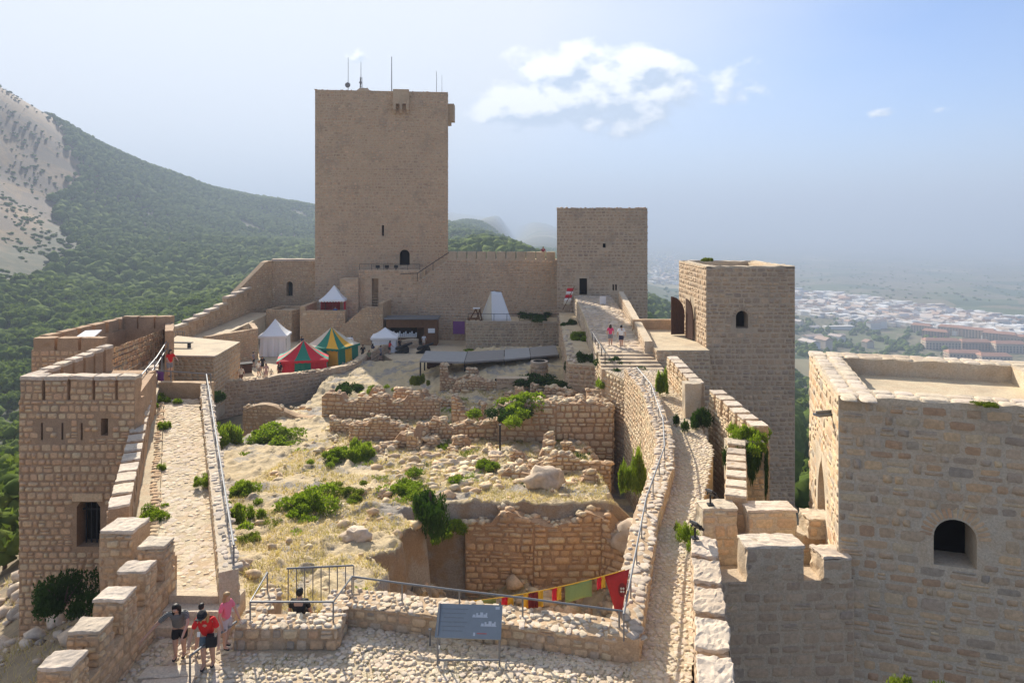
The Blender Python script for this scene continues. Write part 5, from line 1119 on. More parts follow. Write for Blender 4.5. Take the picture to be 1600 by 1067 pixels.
# ---------------- excavation ground
def exc_h(x, y):
    z = np.interp(y, [20, 22, 30, 40, 50, 60, 66, 70, 80], [4.2, 4.15, 3.2, 2.0, 1.0, 0.1, -.6, .2, .6]); z = z+np.where(y > 58, np.clip((x+12)/10, 0, 1)*np.clip((y-58)/6, 0, 1)*1.6, 0)
    z = z+np.clip((x-4.6)/2.0, 0, 1)*np.clip((y-51.5)/2.5, 0, 1)*np.clip((60-y)/3, 0, 1)*2.4
    # right side sinks behind the big ruin walls
    z = z-np.clip((x-4.9)/1.5, 0, 1)*np.clip((y-33)/2, 0, 1)*np.clip((52-y)/3, 0, 1)*3.5
    px_ = np.array([-4.6, -3.9, -4.0, -4.9, -4.4, -2.0, 1.0, 4.9, 7.4]); 
    # pit
    edge = -4.6+.5*np.sin(y*.9)+.35*np.sin(y*2.3+1); d1 = x-edge; d2 = 33.75-y; d3 = y-(21.0-.22*(x+4)); dd = np.minimum(np.minimum(d1, d2), d3); dd = np.where(d1 < 0, -1, dd)
    pit = np.clip(dd/.55, 0, 1); pit = pit*pit*(3-2*pit); fl = -1.6+.55*np.sin(x*1.3+y*.8)+.04*(y-22)+np.clip((x-4.5)/2, 0, 1)*1.5; front = np.clip((23.3-y)/2.2, 0, 1)*np.clip((x+3)/2, 0, 1); fl = fl+front*4.6
    return z*(1-pit)+fl*pit
gx = np.linspace(-19, 9.2, 236); gy = np.concatenate([np.linspace(19.6, 36, 150), np.linspace(36.2, 80, 150)]); GX, GY = np.meshgrid(gx, gy); GZ = exc_h(GX, GY)
nzv = np.array([mnoise.fractal(Vector((x*.55, y*.55, 3.3)), 0.9, 2.1, 5) for x, y in zip(GX.ravel(), GY.ravel())]).reshape(GX.shape); rid = np.array([mnoise.noise(Vector((x*1.7, y*1.7, 8.1))) for x, y in zip(GX.ravel(), GY.ravel())]).reshape(GX.shape)
rng_ = np.random.default_rng(4); GZ = GZ+nzv*.2+np.clip(rid-.2, 0, 1)*.45+rng_.normal(0, .028, GZ.shape)
LIM = np.interp(GY, [19, 41, 42, 64, 66, 80], [-8.0+0, -17.6, -29, -29, -29, -29]); LIM = np.where(GY < 41, -8.0-(GY-20.6)*.47+.1, -19)
t = NT('excavation_ground'); n1 = t.noise(.45, 6, .65, dist=.3); n2 = t.noise(2.2, 7, .7); n3 = t.noise(14, 6, .7); geo = t.n('ShaderNodeNewGeometry'); sx = t.n('ShaderNodeSeparateXYZ'); t.l(geo.outputs['Normal'], sx.inputs[0])
straw = t.mix(sstep(t, n2, .3, .7), (.50, .385, .22, 1), (.62, .49, .30, 1)); soil = t.mix(sstep(t, n3, .3, .7), (.27, .185, .11, 1), (.38, .27, .165, 1)); rock = t.mix(sstep(t, n3, .3, .7), (.27, .235, .19, 1), (.43, .375, .305, 1))
c = t.mix(sstep(t, n1, .50, .60), straw, rock); c = t.mix(t.math('MULTIPLY', sstep(t, n2, .56, .68), .5), c, soil); c = t.mix(sstep(t, sx.outputs[2], .80, .55), c, t.mix(sstep(t, n1, .42, .58), soil, rock)); t.color(c); t.bump(t.math('ADD', n3, t.math('MULTIPLY', n2, 2.0)), .7, .08); M['exc'] = t.m
ok = (GX > LIM-.2) & (GX < np.interp(GY, [q[1] for q in LP], [q[0] for q in LP])-.3); ok |= GY > 47.4
okq = ok[:-1, :-1] & ok[:-1, 1:] & ok[1:, 1:] & ok[1:, :-1]; idx = np.arange(GX.size).reshape(GX.shape); Q = np.stack([idx[:-1, :-1], idx[:-1, 1:], idx[1:, 1:], idx[1:, :-1]], -1)[okq]
tag(link('excavation_ground', npmesh('excavation_ground', np.stack([GX, GY, GZ], -1).reshape(-1, 3), Q, M['exc'], 4, False)), 'dry grassy excavated ground with a deep pit inside the castle', 'ground', kind='structure')
def eg(x, y):
    j = int(np.clip(np.searchsorted(gy, y), 1, len(gy)-1)); i = int(np.clip(np.searchsorted(gx, x), 1, len(gx)-1)); return float(GZ[j, i])
# courtyard ground
cg = thing('courtyard', 'pale beaten-earth courtyard below the keep', 'ground', (-15, 85, 0)); tag(cg, kind='structure')
MB().prism([(-40, 66.8, 0.0), (-29, 66.8, 0.0), (-17.6, 75.0, 0.0), (-17.0, 80, 0.0), (-16.6, 88, 0.0), (-12.5, 92.2, 0.0), (14, 92.2, 0), (14, 108, 0), (-40, 108, 0)], (0, 0, -3)).build('surface', M['dirt'], cg)
MB().prism([(-16.4, 88.2, .012), (-12.5, 79.9, .012), (8, 79.9, .012), (8, 92.3, .012), (-12.3, 92.3, .012)], (0, 0, -3)).build('lower_paving', M['plaster'], cg)
cpw = thing('courtyard_wall', 'long low stone wall curving round the market courtyard', 'wall', (-22, 71, 0)); CP_ = [(-29.6, 66.4), (-24, 69.3), (-17.6, 74.5), (-16.8, 79.0), (-16.3, 86.5), (-14.2, 91.2), (-12.2, 92)]
wall_core('wall_core', CP_, .8, -3.2, lambda d: 1.0+.12*math.sin(d), 'mortar_grey', cpw, .06, .6, .05); ms = Masonry(cpw, 'grey', 161, limit=250); d = 0
for a, b in zip(CP_, CP_[1:]): L = (Vector(a)-Vector(b)).length; ms.face(a, b, -2.4, .95, .33, (.3, .75), .03); d += L
cap_patch(cpw, CP_, .78, 1.05, 'ruin', 162, .34); ms.done()
lr = thing('ruined_wall', 'broken low wall stub in shade under the courtyard wall', 'ruin', (-19, 60, -1)); 
wall_core('wall_core', [(-22, 57.5), (-16.2, 57.0)], .8, -2, lambda d: .9+.5*math.sin(d*.9), 'mortar', lr, .06); ms = Masonry(lr, 'ruin', 163); ms.face((-22, 57.5), (-16.2, 57.0), -1, lambda u: .8+.5*math.sin(u*.9), .3, (.3, .6), .03).done(); rubble_top(lr, [(-22, 57.5), (-16.2, 57.0)], .8, 1.1, 'ruin', 1, 6, .18)
# ---------------- ruins
def ruin(label, pts, T, zb, zt, seed, dens=7, mat='ruin', ch=.27, sw=(.25, .55), ends=True, size=.17):
    t_ = thing('ruined_wall', label, 'ruin', (pts[0][0], pts[0][1], zb)); ft = zt if callable(zt) else (lambda d: zt)
    wall_core('wall_core', pts, T, zb, ft, 'mortar_left', t_, .09, .4, .16); ms = Masonry(t_, mat, seed, minpx=8, limit=220); d = 0
    for a, b in zip(pts, pts[1:]): L = (Vector(a)-Vector(b)).length; ms.face(a, b, zb, (lambda d: (lambda u: ft(d+u)-.05))(d), ch, (sw[0]*.8, sw[1]*1.25), .09, .03, None, .5); d += L
    if ends:
        a, b = Vector(pts[-2]), Vector(pts[-1]); u = (b-a).normalized(); n_ = Vector((u.y, -u.x)); ms.face(b, b-n_*T, zb, ft(d)-.05, ch, sw, .04)
        a, b = Vector(pts[0]), Vector(pts[1]); u = (b-a).normalized(); n_ = Vector((u.y, -u.x)); ms.face(a-n_*T, a, zb, ft(0)-.05, ch, sw, .04)
    ms.done(); rubble_top(t_, pts, T, ft, 'ruin', seed+1, dens, size); return t_
wv = lambda z, a, f, p: (lambda d: z+a*math.sin(d*f+p)+a*.6*math.sin(d*f*2.3+p)+.42*(mnoise.cell(Vector((d*.75+p*3.7, z, 1)))-.6)+.16*mnoise.noise(Vector((d*2.2, z, p))))
ruin('long ruined wall with rubble top across the middle of the excavation', [(-11.2, 48.5), (-5, 48.2), (-.6, 48.6)], .9, .5, wv(2.7, .16, 1.1, 0), 201, 9)
ruin('squared ruin stub with higher courses behind the long rubble wall', [(-15.4, 57.0), (-10.6, 56.2), (-5.8, 56.4)], 1.0, -.6, wv(2.5, .12, .8, 1), 202, 8)
ruin('tall squared ruin wall with grass hanging over its left end', [(-1.0, 48.3), (3.0, 48.0), (6.9, 48.0), (7.1, 52.0)], 1.6, -2.5, wv(3.95, .1, .9, 2), 203, 8, 'ruin', .34, (.35, .7))
ruin('thin ruined wall in the second row before the tall ruin', [(.9, 40.2), (5.6, 40.0)], .6, -1.5, wv(2.95, .07, 1.3, 0), 204, 9)
ruin('short ruined wall with a boulder against its face', [(-.6, 38.2), (4.5, 36.9), (4.6, 38)], .7, -1.5, wv(2.85, .1, 1.2, 1), 205, 9, 'ruin', .3, (.3, .6))
ruin('back wall of the deep pit, brown rough stones', [(-2.2, 33.2), (1, 32.9), (4.2, 33.0), (6.0, 31.8)], 1.2, -2.8, wv(2.55, .09, 1.1, 0), 206, 9, 'warm', .27, (.2, .75), False)
ruin('ruined wall stub left of the dark arch below the deck roof', [(-5.4, 64.0), (-1.4, 63.6)], 1.6, -1, wv(2.1, .15, 1, 0), 207, 6)
ruin('low broken wall right of the dark arch below the deck roof', [(1.6, 61.5), (6.8, 61.0)], .7, -1, wv(2.0, .12, 1, 2), 208, 7)
ruin('crumbling heap of wall between the long rubble wall and the arch', [(-4.6, 53.6), (-2.2, 53.0)], .9, -.5, wv(2.7, .25, 1.4, 2), 209, 10)
ruin('short wall stub at the foot of the paved ramp wall', [(-13.2, 51.0), (-11.2, 50.7)], .8, .0, wv(1.6, .1, 1.4, 2), 210, 10)
ao_ = thing('vault_arch', 'dark small arched vault opening in the ruins', 'arch', (-.6, 63.6, 0)); wall_slab_with_openings('wall_core', (-1.4, 63.5), (1.5, 63.4), -1, 2.2, 1.0, [(.8, .2, arch_pts(.95, 1.2))], 'mortar_grey', ao_); blind(ao_, (-1.4, 63.5), (1.5, 63.4), .8, .1, .9, 1.1, 1.0)
ms = Masonry(ao_, 'grey', 211); ms.face((-1.4, 63.5), (1.5, 63.4), -1, 2.2, .3, (.3, .6), .03, .03, ops_ok([(.8, .2, arch_pts(.95, 1.2))])).done()
# boulders and loose stones
def boulder(x, y, s_, label, dz=0, seed=1):
    bv, bt = ICO3; v = []
    for p in bv:
        q = Vector(p); f = 1+.45*mnoise.noise(q*1.5+Vector((seed, 0, 0)))+.28*mnoise.noise(q*3.6+Vector((0, seed, 0))); f = round(f*7)/7*.7+f*.3; v.append((x+q.x*s_*f*1.15, y+q.y*s_*f*.9, eg(x, y)+dz+q.z*s_*f*.75))
    tag(link('boulder', npmesh('boulder', v, bt, M['rock'])), label, 'boulder')
boulder(-6.2, 28.0, .48, 'large grey boulder on the dry grass left of the pit', .2, 2); boulder(1.7, 36.3, .8, 'round grey boulder leaning on the short ruined wall', .4, 5); boulder(5.6, 32.6, .95, 'pale earthy mound of rock at the right end of the pit wall', 1.5, 8); boulder(-9.6, 24.8, .3, 'small boulder near the ramp parapet in the dry grass', .1, 11)
boulder(-2.9, 26.2, 1.0, 'craggy rock standing inside the pit near its left edge', 1.2, 17); boulder(-1.8, 24.6, .7, 'jagged rock at the near end of the pit', 1.4, 23)
it = []
for k in range(1500):
    x, y = rnd.uniform(-14, 7), rnd.uniform(21, 66)
    if x < -8-(y-20.6)*.47+.5 or x > 5.8: continue
    if nz(x, y, 4.4, .35) < .05 and rnd.random() < .8: continue
    q = rnd.choice((.05, .06, .07, .09, .12, .18))*(1+y/90); it.append((x, y, eg(x, y)+q*.15, q*1.3, q, q*.7))
for k in range(560):
    x, y = rnd.gauss(-3.2, 2.6), rnd.gauss(42, 4.5)
    if x > 4.5 or x < -9 or y < 34: continue
    q = rnd.choice((.05, .08, .1, .14, .2, .3)); it.append((x, y, eg(x, y)+q*.1, q*1.4, q, q*.6))
tag(rocks('loose_stones', it, 'ruin', None, 77, ICO1, .45), 'loose stones and rubble strewn over the excavation', 'stones', kind='stuff')
# outcrop rocks in centre
for k, (x, y, s_) in enumerate(((-3.4, 42, .5), (-1.5, 41, .4), (-5.2, 43.5, .45), (-2.4, 38.5, .35), (-3.9, 36.6, .3), (-1.0, 43.5, .45), (-5.8, 40, .3))): boulder(x, y, s_, ('flat pale outcrop rock', 'low ridge rock', 'broad weathered rock', 'small tilted rock', 'cracked pale rock', 'rough hump rock', 'little rounded rock')[k]+' on the stony rise in mid excavation', -.15, 30+k)

# ---------------- upper platform with A-frame tent, deck roof
up_ = thing('upper_platform', 'plain stone platform carrying the white wedge tent', 'terrace', (-1, 92, 0)); UPp = [(-5.9, 89.6), (6.1, 89.2), (6.3, 95.6), (-5.7, 96.6)]
MB().prism([(x, y, 3.55) for x, y in UPp], (0, 0, -4)).build('paving', M['dirt'], up_); ms = Masonry(up_, 'grey', 221); ms.face(UPp[0], UPp[1], -.2, 3.6, .36, (.35, .8), .03).face(UPp[1], UPp[2], -.2, 3.6, .36, (.35, .8), .03); ms.done()
wall_core('parapet', [UPp[0], UPp[1]], .5, 3.5, 3.78, 'mortar_grey', up_, .05); MB().prism([(6.1, 88.6, 3.2), (8.6, 88.6, 3.2), (8.6, 90, 3.2), (6.1, 90, 3.2)], (0, 0, -3)).build('side_block', M['mortar_grey'], up_)
m = MB(); m.tube([(-5.6, 89.9, 4.7), (6.0, 89.5, 4.7)], .03, 5)
for k in range(8): m.tube([(-5.6+1.65*k, 89.9-.057*k, 3.7), (-5.6+1.65*k, 89.9-.057*k, 4.7)], .03, 5)
tag(m.build('platform_railing', M['iron']), 'thin dark railing on the stone platform edge by the wedge tent', 'railing')

# rock slabs and ribs inside the pit
for k, (x, y, w, h, rz) in enumerate(((-3.9, 29.2, .8, 2.6, .3), (-4.1, 26.4, .9, 2.8, -.2), (-3.9, 24.2, .7, 2.4, .15))):
    V, Fc = rough_block((x, y), (math.cos(rz), math.sin(rz)), w*1.2, w*.9, -2.4, -1.6+h, .22, k*3.3, 8, .3); tag(MB().add(V, Fc).build('rock_rib', M['ruin']), ('rock buttress at the far left side of the pit', 'rock buttress midway on the left side of the pit', 'rock buttress at the near left side of the pit')[k], 'rock')
it = []; r_ = random.Random(17)
for k in range(420):
    x, y = r_.uniform(-4.2, 5), r_.uniform(23, 32.8); q = r_.choice((.08, .12, .18, .25, .4)); it.append((x, y, eg(x, y)+q*.2, q*1.3, q, q*.8))
tag(rocks('pit_rubble', it, 'ruin', None, 79, ICO1, .4), 'rubble and rock lying in the pit', 'rubble', kind='stuff')
# stub walls and a stepped terrace reaching the stair base
def step_top(z, a, sd): return lambda d: z+a*mnoise.cell(Vector((d*1.1+sd*7.3, sd, 0)))-a*.5+.12*math.sin(d*2.1+sd)
STUBS = [('low broken footing running toward the ramp in mid excavation', [(-9.8, 44.6), (-7.4, 45.6)], .7, .9, 2.0), ('short eroded cross wall behind the stony rise', [(-6.2, 45.6), (-5.6, 48.0)], .7, .8, 2.4), ('crumbled footing beside the thin second-row wall', [(-.2, 42.4), (2.2, 42.2)], .6, .6, 2.5), ('eroded corner of wall below the tall ruin', [(3.2, 44.6), (5.4, 44.3)], .7, -1.4, 2.0), ('broken footing near the squared ruin stub', [(-12.6, 54.0), (-9.6, 53.4)], .7, -.2, 1.5), ('ragged wall piece left of the round pier', [(-7.6, 60.4), (-4.6, 60.0)], .8, -.6, 1.6), ('small ruined block behind the tall squared wall', [(2.6, 55.8), (5.0, 55.4)], .8, -.5, 3.4), ('eroded wall piece below the deck roof at left', [(-10.6, 63.4), (-8.0, 62.8)], .8, -.5, 1.7), ('stepped wall remnant just before the long rubble wall', [(-7.8, 46.4), (-2.6, 46.2)], .7, .7, 2.15), ('cross wall linking the tall ruin to the row behind it', [(.6, 49.9), (.9, 54.2)], .7, .0, 3.3), ('long low terrace wall above the tall ruin', [(-.6, 54.6), (4.4, 54.2)], .7, .0, 2.9), ('terrace wall stub above the squared ruin at left', [(-13.2, 60.2), (-8.6, 59.4)], .8, -.6, 1.7), ('inner room wall between the second-row walls', [(2.2, 40.9), (2.6, 43.8)], .6, .0, 2.7), ('upper terrace footing left of the dark arch', [(-6.8, 66.4), (-3.2, 66.0)], .8, -.2, 2.4), ('low course of stones edging the pit at left', [(-6.6, 34.6), (-3.6, 34.0)], .6, 1.4, 3.0)]
for k, (lb, pt, T_, zb_, zt_) in enumerate(STUBS): ruin(lb, pt, T_, zb_, step_top(zt_, .7, k+1), 240+2*k, 11, 'ruin', .25, (.22, .5), True, .19)
sb = thing('stair_terrace', 'stone terrace along the left foot of the upper stair', 'terrace', (5.8, 66, 1)); MB().prism([(4.6, 57.5, 4.7), (6.9, 56.5, 4.7), (7.8, 88.4, 5.0), (5.9, 88.4, 5.0)], (0, 0, -6)).build('fill', M['dirt'], sb)
ms = Masonry(sb, 'grey', 291); ms.face((4.6, 57.5), (6.9, 56.5), -1, 4.65, .34, (.3, .7), .05).face((5.9, 88.4), (4.6, 57.5), -1, 4.7, .34, (.3, .7), .05).done(); rubble_top(sb, [(5.9, 88.4), (4.6, 57.5)], .6, 4.75, 'rock', 292, 4, .18)
# stony slope outside the left walls
it = []; r_ = random.Random(91)
for k in range(700):
    x, y = r_.uniform(-30, -10.6), r_.uniform(13.5, 42)
    if x > -10.6-(y-21)*.46 and y > 20: continue
    q = r_.choice((.06, .08, .1, .15, .25, .45)); it.append((x, y, float(terrain(x, y))+q*.1, q*1.4, q, q*.7))
tag(rocks('slope_stones', it, 'rock', None, 78, ICO1, .35), 'stones lying on the dry slope outside the left walls', 'stones', kind='stuff')
# ---------------- deck roof over remains
dk = thing('deck_roof', 'low pale deck roof on dark supports covering remains in mid courtyard', 'canopy', (-1, 73, 1))
M['deck'] = plain('grey_deck', (.30, .29, .275), .7, 0, .15, 2); M['deck2'] = plain('brown_grey_deck', (.235, .215, .195), .7, 0, .15, 2)
near_e = [(-9.2, 69.9), (-4.7, 69.3), (-.8, 70.6), (1.9, 72.0), (4.9, 73.4)]; zdk = 2.55
for i in range(4):
    a, b = near_e[i], near_e[i+1]; MB().prism([(a[0]+.03, a[1], zdk), (b[0]-.03, b[1], zdk), (b[0]-.03, b[1]+5.0, zdk+.1), (a[0]+.03, a[1]+5.0, zdk+.1)], (0, 0, -.16)).build('roof_panel', M['deck' if i in (0, 2) else 'deck2'], dk)
m = MB()
for q in near_e: m.box((q[0], q[1]+.8, 1.2), (.14, .14, 2.5)); m.box((q[0], q[1]+4.2, 1.2), (.14, .14, 2.5))
m.build('support_post', M['iron'], dk)
MB().prism([(-9.0, 74.4, -1), (4.8, 78.4, -1), (4.8, 78.5, -1), (-9.0, 74.6, -1)], (0, 0, 3.4)).build('rear_panel', M['wooddark'], dk)
rc = thing('round_pier', 'short round masonry pier with shade-coloured top disc before the deck roof', 'pier', (2.65, 68.4, -.5)); m = MB(); m.tube([(2.65, 68.4, -.6), (2.65, 68.4, 1.0), (2.65, 68.4, 2.7)], [.95, .8, .78], 14); m.build('shaft', M['mortar_grey'], rc); m = MB(); m.tube([(2.65, 68.4, 2.68), (2.65, 68.4, 2.82)], .86, 14); m.build('rim', M['cap'], rc); m = MB(); m.tube([(2.65, 68.4, 2.80), (2.65, 68.4, 2.835)], .6, 14); m.build('shade_disc', M['dark'], rc)  # flat top disc coloured near-black as the shade of an open shaft
ms = Masonry(rc, 'grey', 231)
for j in range(8):
    for k in range(9): a = 2*math.pi*(k+.5*(j % 2))/9; n_ = Vector((math.sin(a), -math.cos(a), 0)); ms.put(Vector((2.65, 68.4, -.2+.36*j))+n_*.80, (math.cos(a), math.sin(a), 0), n_, (0, 0, 1), .5, .32, .04)
ms.done()
# ---------------- wedge tent, board
wt = thing('wedge_tent', 'white canvas wedge tent standing on the stone platform', 'tent', (-2, 91, 3.6)); ra, rb_ = Vector((-2.7, 91.4, 7.5)), Vector((-1.4, 91.4, 7.35)); f0, f1, g0, g1 = Vector((-2.6, 90.3, 3.6)), Vector((0.0, 90.3, 3.6)), Vector((-4.2, 92.9, 3.6)), Vector((-.3, 92.9, 3.6))
def sheet(name, quad, mat, parent, n=7, sag=.08, th=.02):
    a, b, c_, d_ = map(Vector, quad); V = []; Fc = []; nn = (b-a).cross(d_-a).normalized()
    for i in range(n+1):
        for j in range(n+1):
            u, v = i/n, j/n; p = a.lerp(b, u).lerp(d_.lerp(c_, u), v); V.append(p-nn*sag*math.sin(math.pi*u)*math.sin(math.pi*v)+nn*.03*math.sin(9*u+5*v))
    for i in range(n):
        for j in range(n): q = i*(n+1)+j; Fc.append((q, q+n+1, q+n+2, q+1))
    o = MB().add(V, Fc).build(name, M[mat], parent, True); md = o.modifiers.new('s', 'SOLIDIFY'); md.thickness = th; return o
sheet('front_canvas', (f0, f1, rb_, ra), 'white', wt); sheet('rear_canvas', (g1, g0, ra, rb_), 'white', wt); sheet('side_flap', (Vector((-4.0, 90.6, 3.6)), f0, ra, ra+Vector((-.05, .05, 0))), 'creamc', wt); MB().tube([ra+Vector((-.1, 0, 0)), rb_+Vector((.2, 0, 0))], .05, 6).build('ridge_pole', M['wood'], wt)
ib = thing('grey_machine', 'grey timber war engine with bright plate beside the wedge tent', 'machine', (-5, 90.6, 3.6)); m = MB()
for s_ in (0, .9): m.tube([(-5.6+s_, 90.3, 3.6), (-4.6+s_*.6, 90.6, 5.3)], .09, 6); m.tube([(-4.0+s_*.2, 90.3, 3.6), (-4.7+s_*.6, 90.6, 5.3)], .09, 6)
m.box((-4.9, 90.5, 4.0), (1.6, .8, .25)); m.build('frame', M['wood'], ib); MB().box((-4.55, 90.4, 5.35), (.9, .5, .12), .1).build('plate', M['white'], ib)
# ---------------- banners and boards by the upper stair
def board(name, label, cat, px_, py_, d_, w, h, mat, rz=0, thick=.06, tilt=0, legs=True):
    p = P(px_, py_, d_); t_ = thing(name, label, cat, (p.x, p.y, p.z-h/2)); m = MB().box((0, 0, 0), (w, thick, h)); link('panel', mesh('panel', m.V, m.F, M[mat]), t_, Matrix.Translation(p) @ Matrix.Rotation(rz, 4, 'Z') @ Matrix.Rotation(tilt, 4, 'X'))
    if legs: m = MB().box((-w*.4, .04, -h/2-.4), (.06, .06, 1.0)).box((w*.4, .04, -h/2-.4), (.06, .06, 1.0)); link('leg', mesh('leg', m.V, m.F, M['wood']), t_, Matrix.Translation(p) @ Matrix.Rotation(rz, 4, 'Z'))
board('cream_awning', 'pale cream cloth awning at the top of the upper stair', 'awning', 926, 486, 79, 2.0, 1.25, 'creamc', .1, .05, -.7)
board('white_banner', 'narrow white banner right of the cream awning', 'banner', 942, 473, 82, .75, 1.5, 'white', .2)
fl = thing('red_white_banner', 'red and white striped banner on a leaning pole near the tower door', 'flag', (7.0, 84, 7)); q = P(891, 462, 84)
for k in range(5): sheet('stripe', (q+Vector((-.35-.1*k, 0, .9-.4*k)), q+Vector((.45-.1*k, 0, .9-.4*k)), q+Vector((.35-.1*k, .1, .5-.4*k)), q+Vector((-.45-.1*k, .1, .5-.4*k))), ('redc', 'white', 'redc', 'white', 'creamc')[k], fl, 3, .02)
MB().tube([q+Vector((-.9, 0, -1.7)), q+Vector((.5, 0, 1.1))], .04, 6).build('pole', M['wood'], fl)
board('purple_poster', 'purple square poster on the curtain wall beside the kiosk', 'poster', 717, 512, 95.3, 1.6, 1.7, 'purple', -.13, .05, 0, False)
# ---------------- kiosk
kk = thing('wooden_kiosk', 'brown wooden flat-roofed kiosk with open counter before the curtain wall', 'kiosk', (-13.4, 94.5, 0)); x0, x1, yk = -16.7, -10.0, 93.6
m = MB(); m.box(((x0+x1)/2, yk+2.2, 1.75), (x1-x0, .12, 3.5)); m.box((x0+.06, yk+1.1, 1.75), (.12, 2.2, 3.5)); m.box((x1-.06, yk+1.1, 1.75), (.12, 2.2, 3.5)); m.build('wall', M['wood'], kk)
W3 = x0+4.0
for k in range(10): MB().box((x0+.2+.4*k, yk, .55), (.385, .08, 1.1)).build('plank', M['wood'], kk)
for k in range(17): MB().box((x0+.2+.394*k, yk, 2.95), (.38, .08, 1.1)).build('plank', M['wood'], kk)
for k in range(4): MB().box((W3+1.2+.394*k, yk, 1.2), (.38, .08, 2.4)).build('plank', M['wood'], kk)
MB().box(((x0+x1)/2, yk+1.0, 3.62), (x1-x0+.5, 3.0, .2)).build('flat_roof', M['steel'], kk); MB().box((x0+2.05, yk-.12, 1.14), (3.9, .5, .07)).build('counter', M['creamc'], kk)
m = MB()
for k in range(14): m.box((x0+.4+.27*k, yk+.25, 1.36+.08*(k % 3)), (.16, .16, .38+.16*(k % 3)))
m.build('goods', M['white'], kk); MB().box((x0+2, yk+1.9, 1.8), (3.6, .05, 1.2)).build('recess_shade_sheet', M['dark'], kk); MB().box((x1-.7, yk-.07, 2.0), (.9, .04, .6)).build('notice', M['white'], kk)  # dark sheet behind the goods is painted as the kiosk's inner shade
# ---------------- cannons and benches
def cannon(x, y, label, rz):
    t_ = thing('cannon', label, 'cannon', (x, y, 0)); Mx = Matrix.Translation((x, y, 0)) @ Matrix.Rotation(rz, 4, 'Z'); m = MB().tube([(-1.0, 0, .55), (-.8, 0, .6), (.2, 0, .95), (1.1, 0, 1.25)], [.1, .22, .17, .13], 10); link('barrel', mesh('barrel', m.V, m.F, M['iron']), t_, Mx)
    m = MB().prism([(-1.1, -.3, .1), (.7, -.3, .1), (.5, -.3, .7), (-.2, -.3, .55)], (0, .6, 0)); link('carriage', mesh('carriage', m.V, m.F, M['iron']), t_, Mx)
    for s_ in (-.38, .38):
        m = MB().tube([(.3, s_-.05, .42), (.3, s_+.05, .42)], .42, 14); link('wheel', mesh('wheel', m.V, m.F, M['iron']), t_, Mx)
cannon(-13.6, 88.2, 'black cannon before the kiosk, nearer the courtyard wall', .15); cannon(-10.9, 88.0, 'black cannon before the kiosk, nearer the stone platform', .15)
def bench(x, y, z, rz, label, L=2.0):
    t_ = thing('bench', label, 'bench', (x, y, z)); Mx = Matrix.Translation((x, y, z)) @ Matrix.Rotation(rz, 4, 'Z')
    for n_, c_, d_ in (('seat', (0, 0, .48), (L, .55, .08)), ('leg', (-L*.38, 0, .22), (.1, .5, .44)), ('leg', (L*.38, 0, .22), (.1, .5, .44))): m = MB().box(c_, d_); link(n_, mesh(n_, m.V, m.F, M['black']), t_, Mx)
bench(-32.6, 69.2, 4.0, -.1, 'long black bench on the paved platform', 2.4)
def stall_table(x, y, rz, label):
    t_ = thing('stall_table', label, 'table', (x, y, 0)); Mx = Matrix.Translation((x, y, 0)) @ Matrix.Rotation(rz, 4, 'Z')
    m = MB().box((0, 0, 1.0), (2.4, 1.1, .1)); link('table_top', mesh('table_top', m.V, m.F, M['black']), t_, Mx); m = MB().box((0, 0, .48), (2.2, .95, .94)); link('cloth_skirt', mesh('cloth_skirt', m.V, m.F, M['wooddark']), t_, Mx)
stall_table(-29.4, 69.8, .5, 'black-topped stall table nearest the bench platform'); stall_table(-29.3, 73.0, .5, 'black-topped stall table in the middle of three'); stall_table(-29.4, 76.3, .5, 'black-topped stall table farthest from the bench platform')
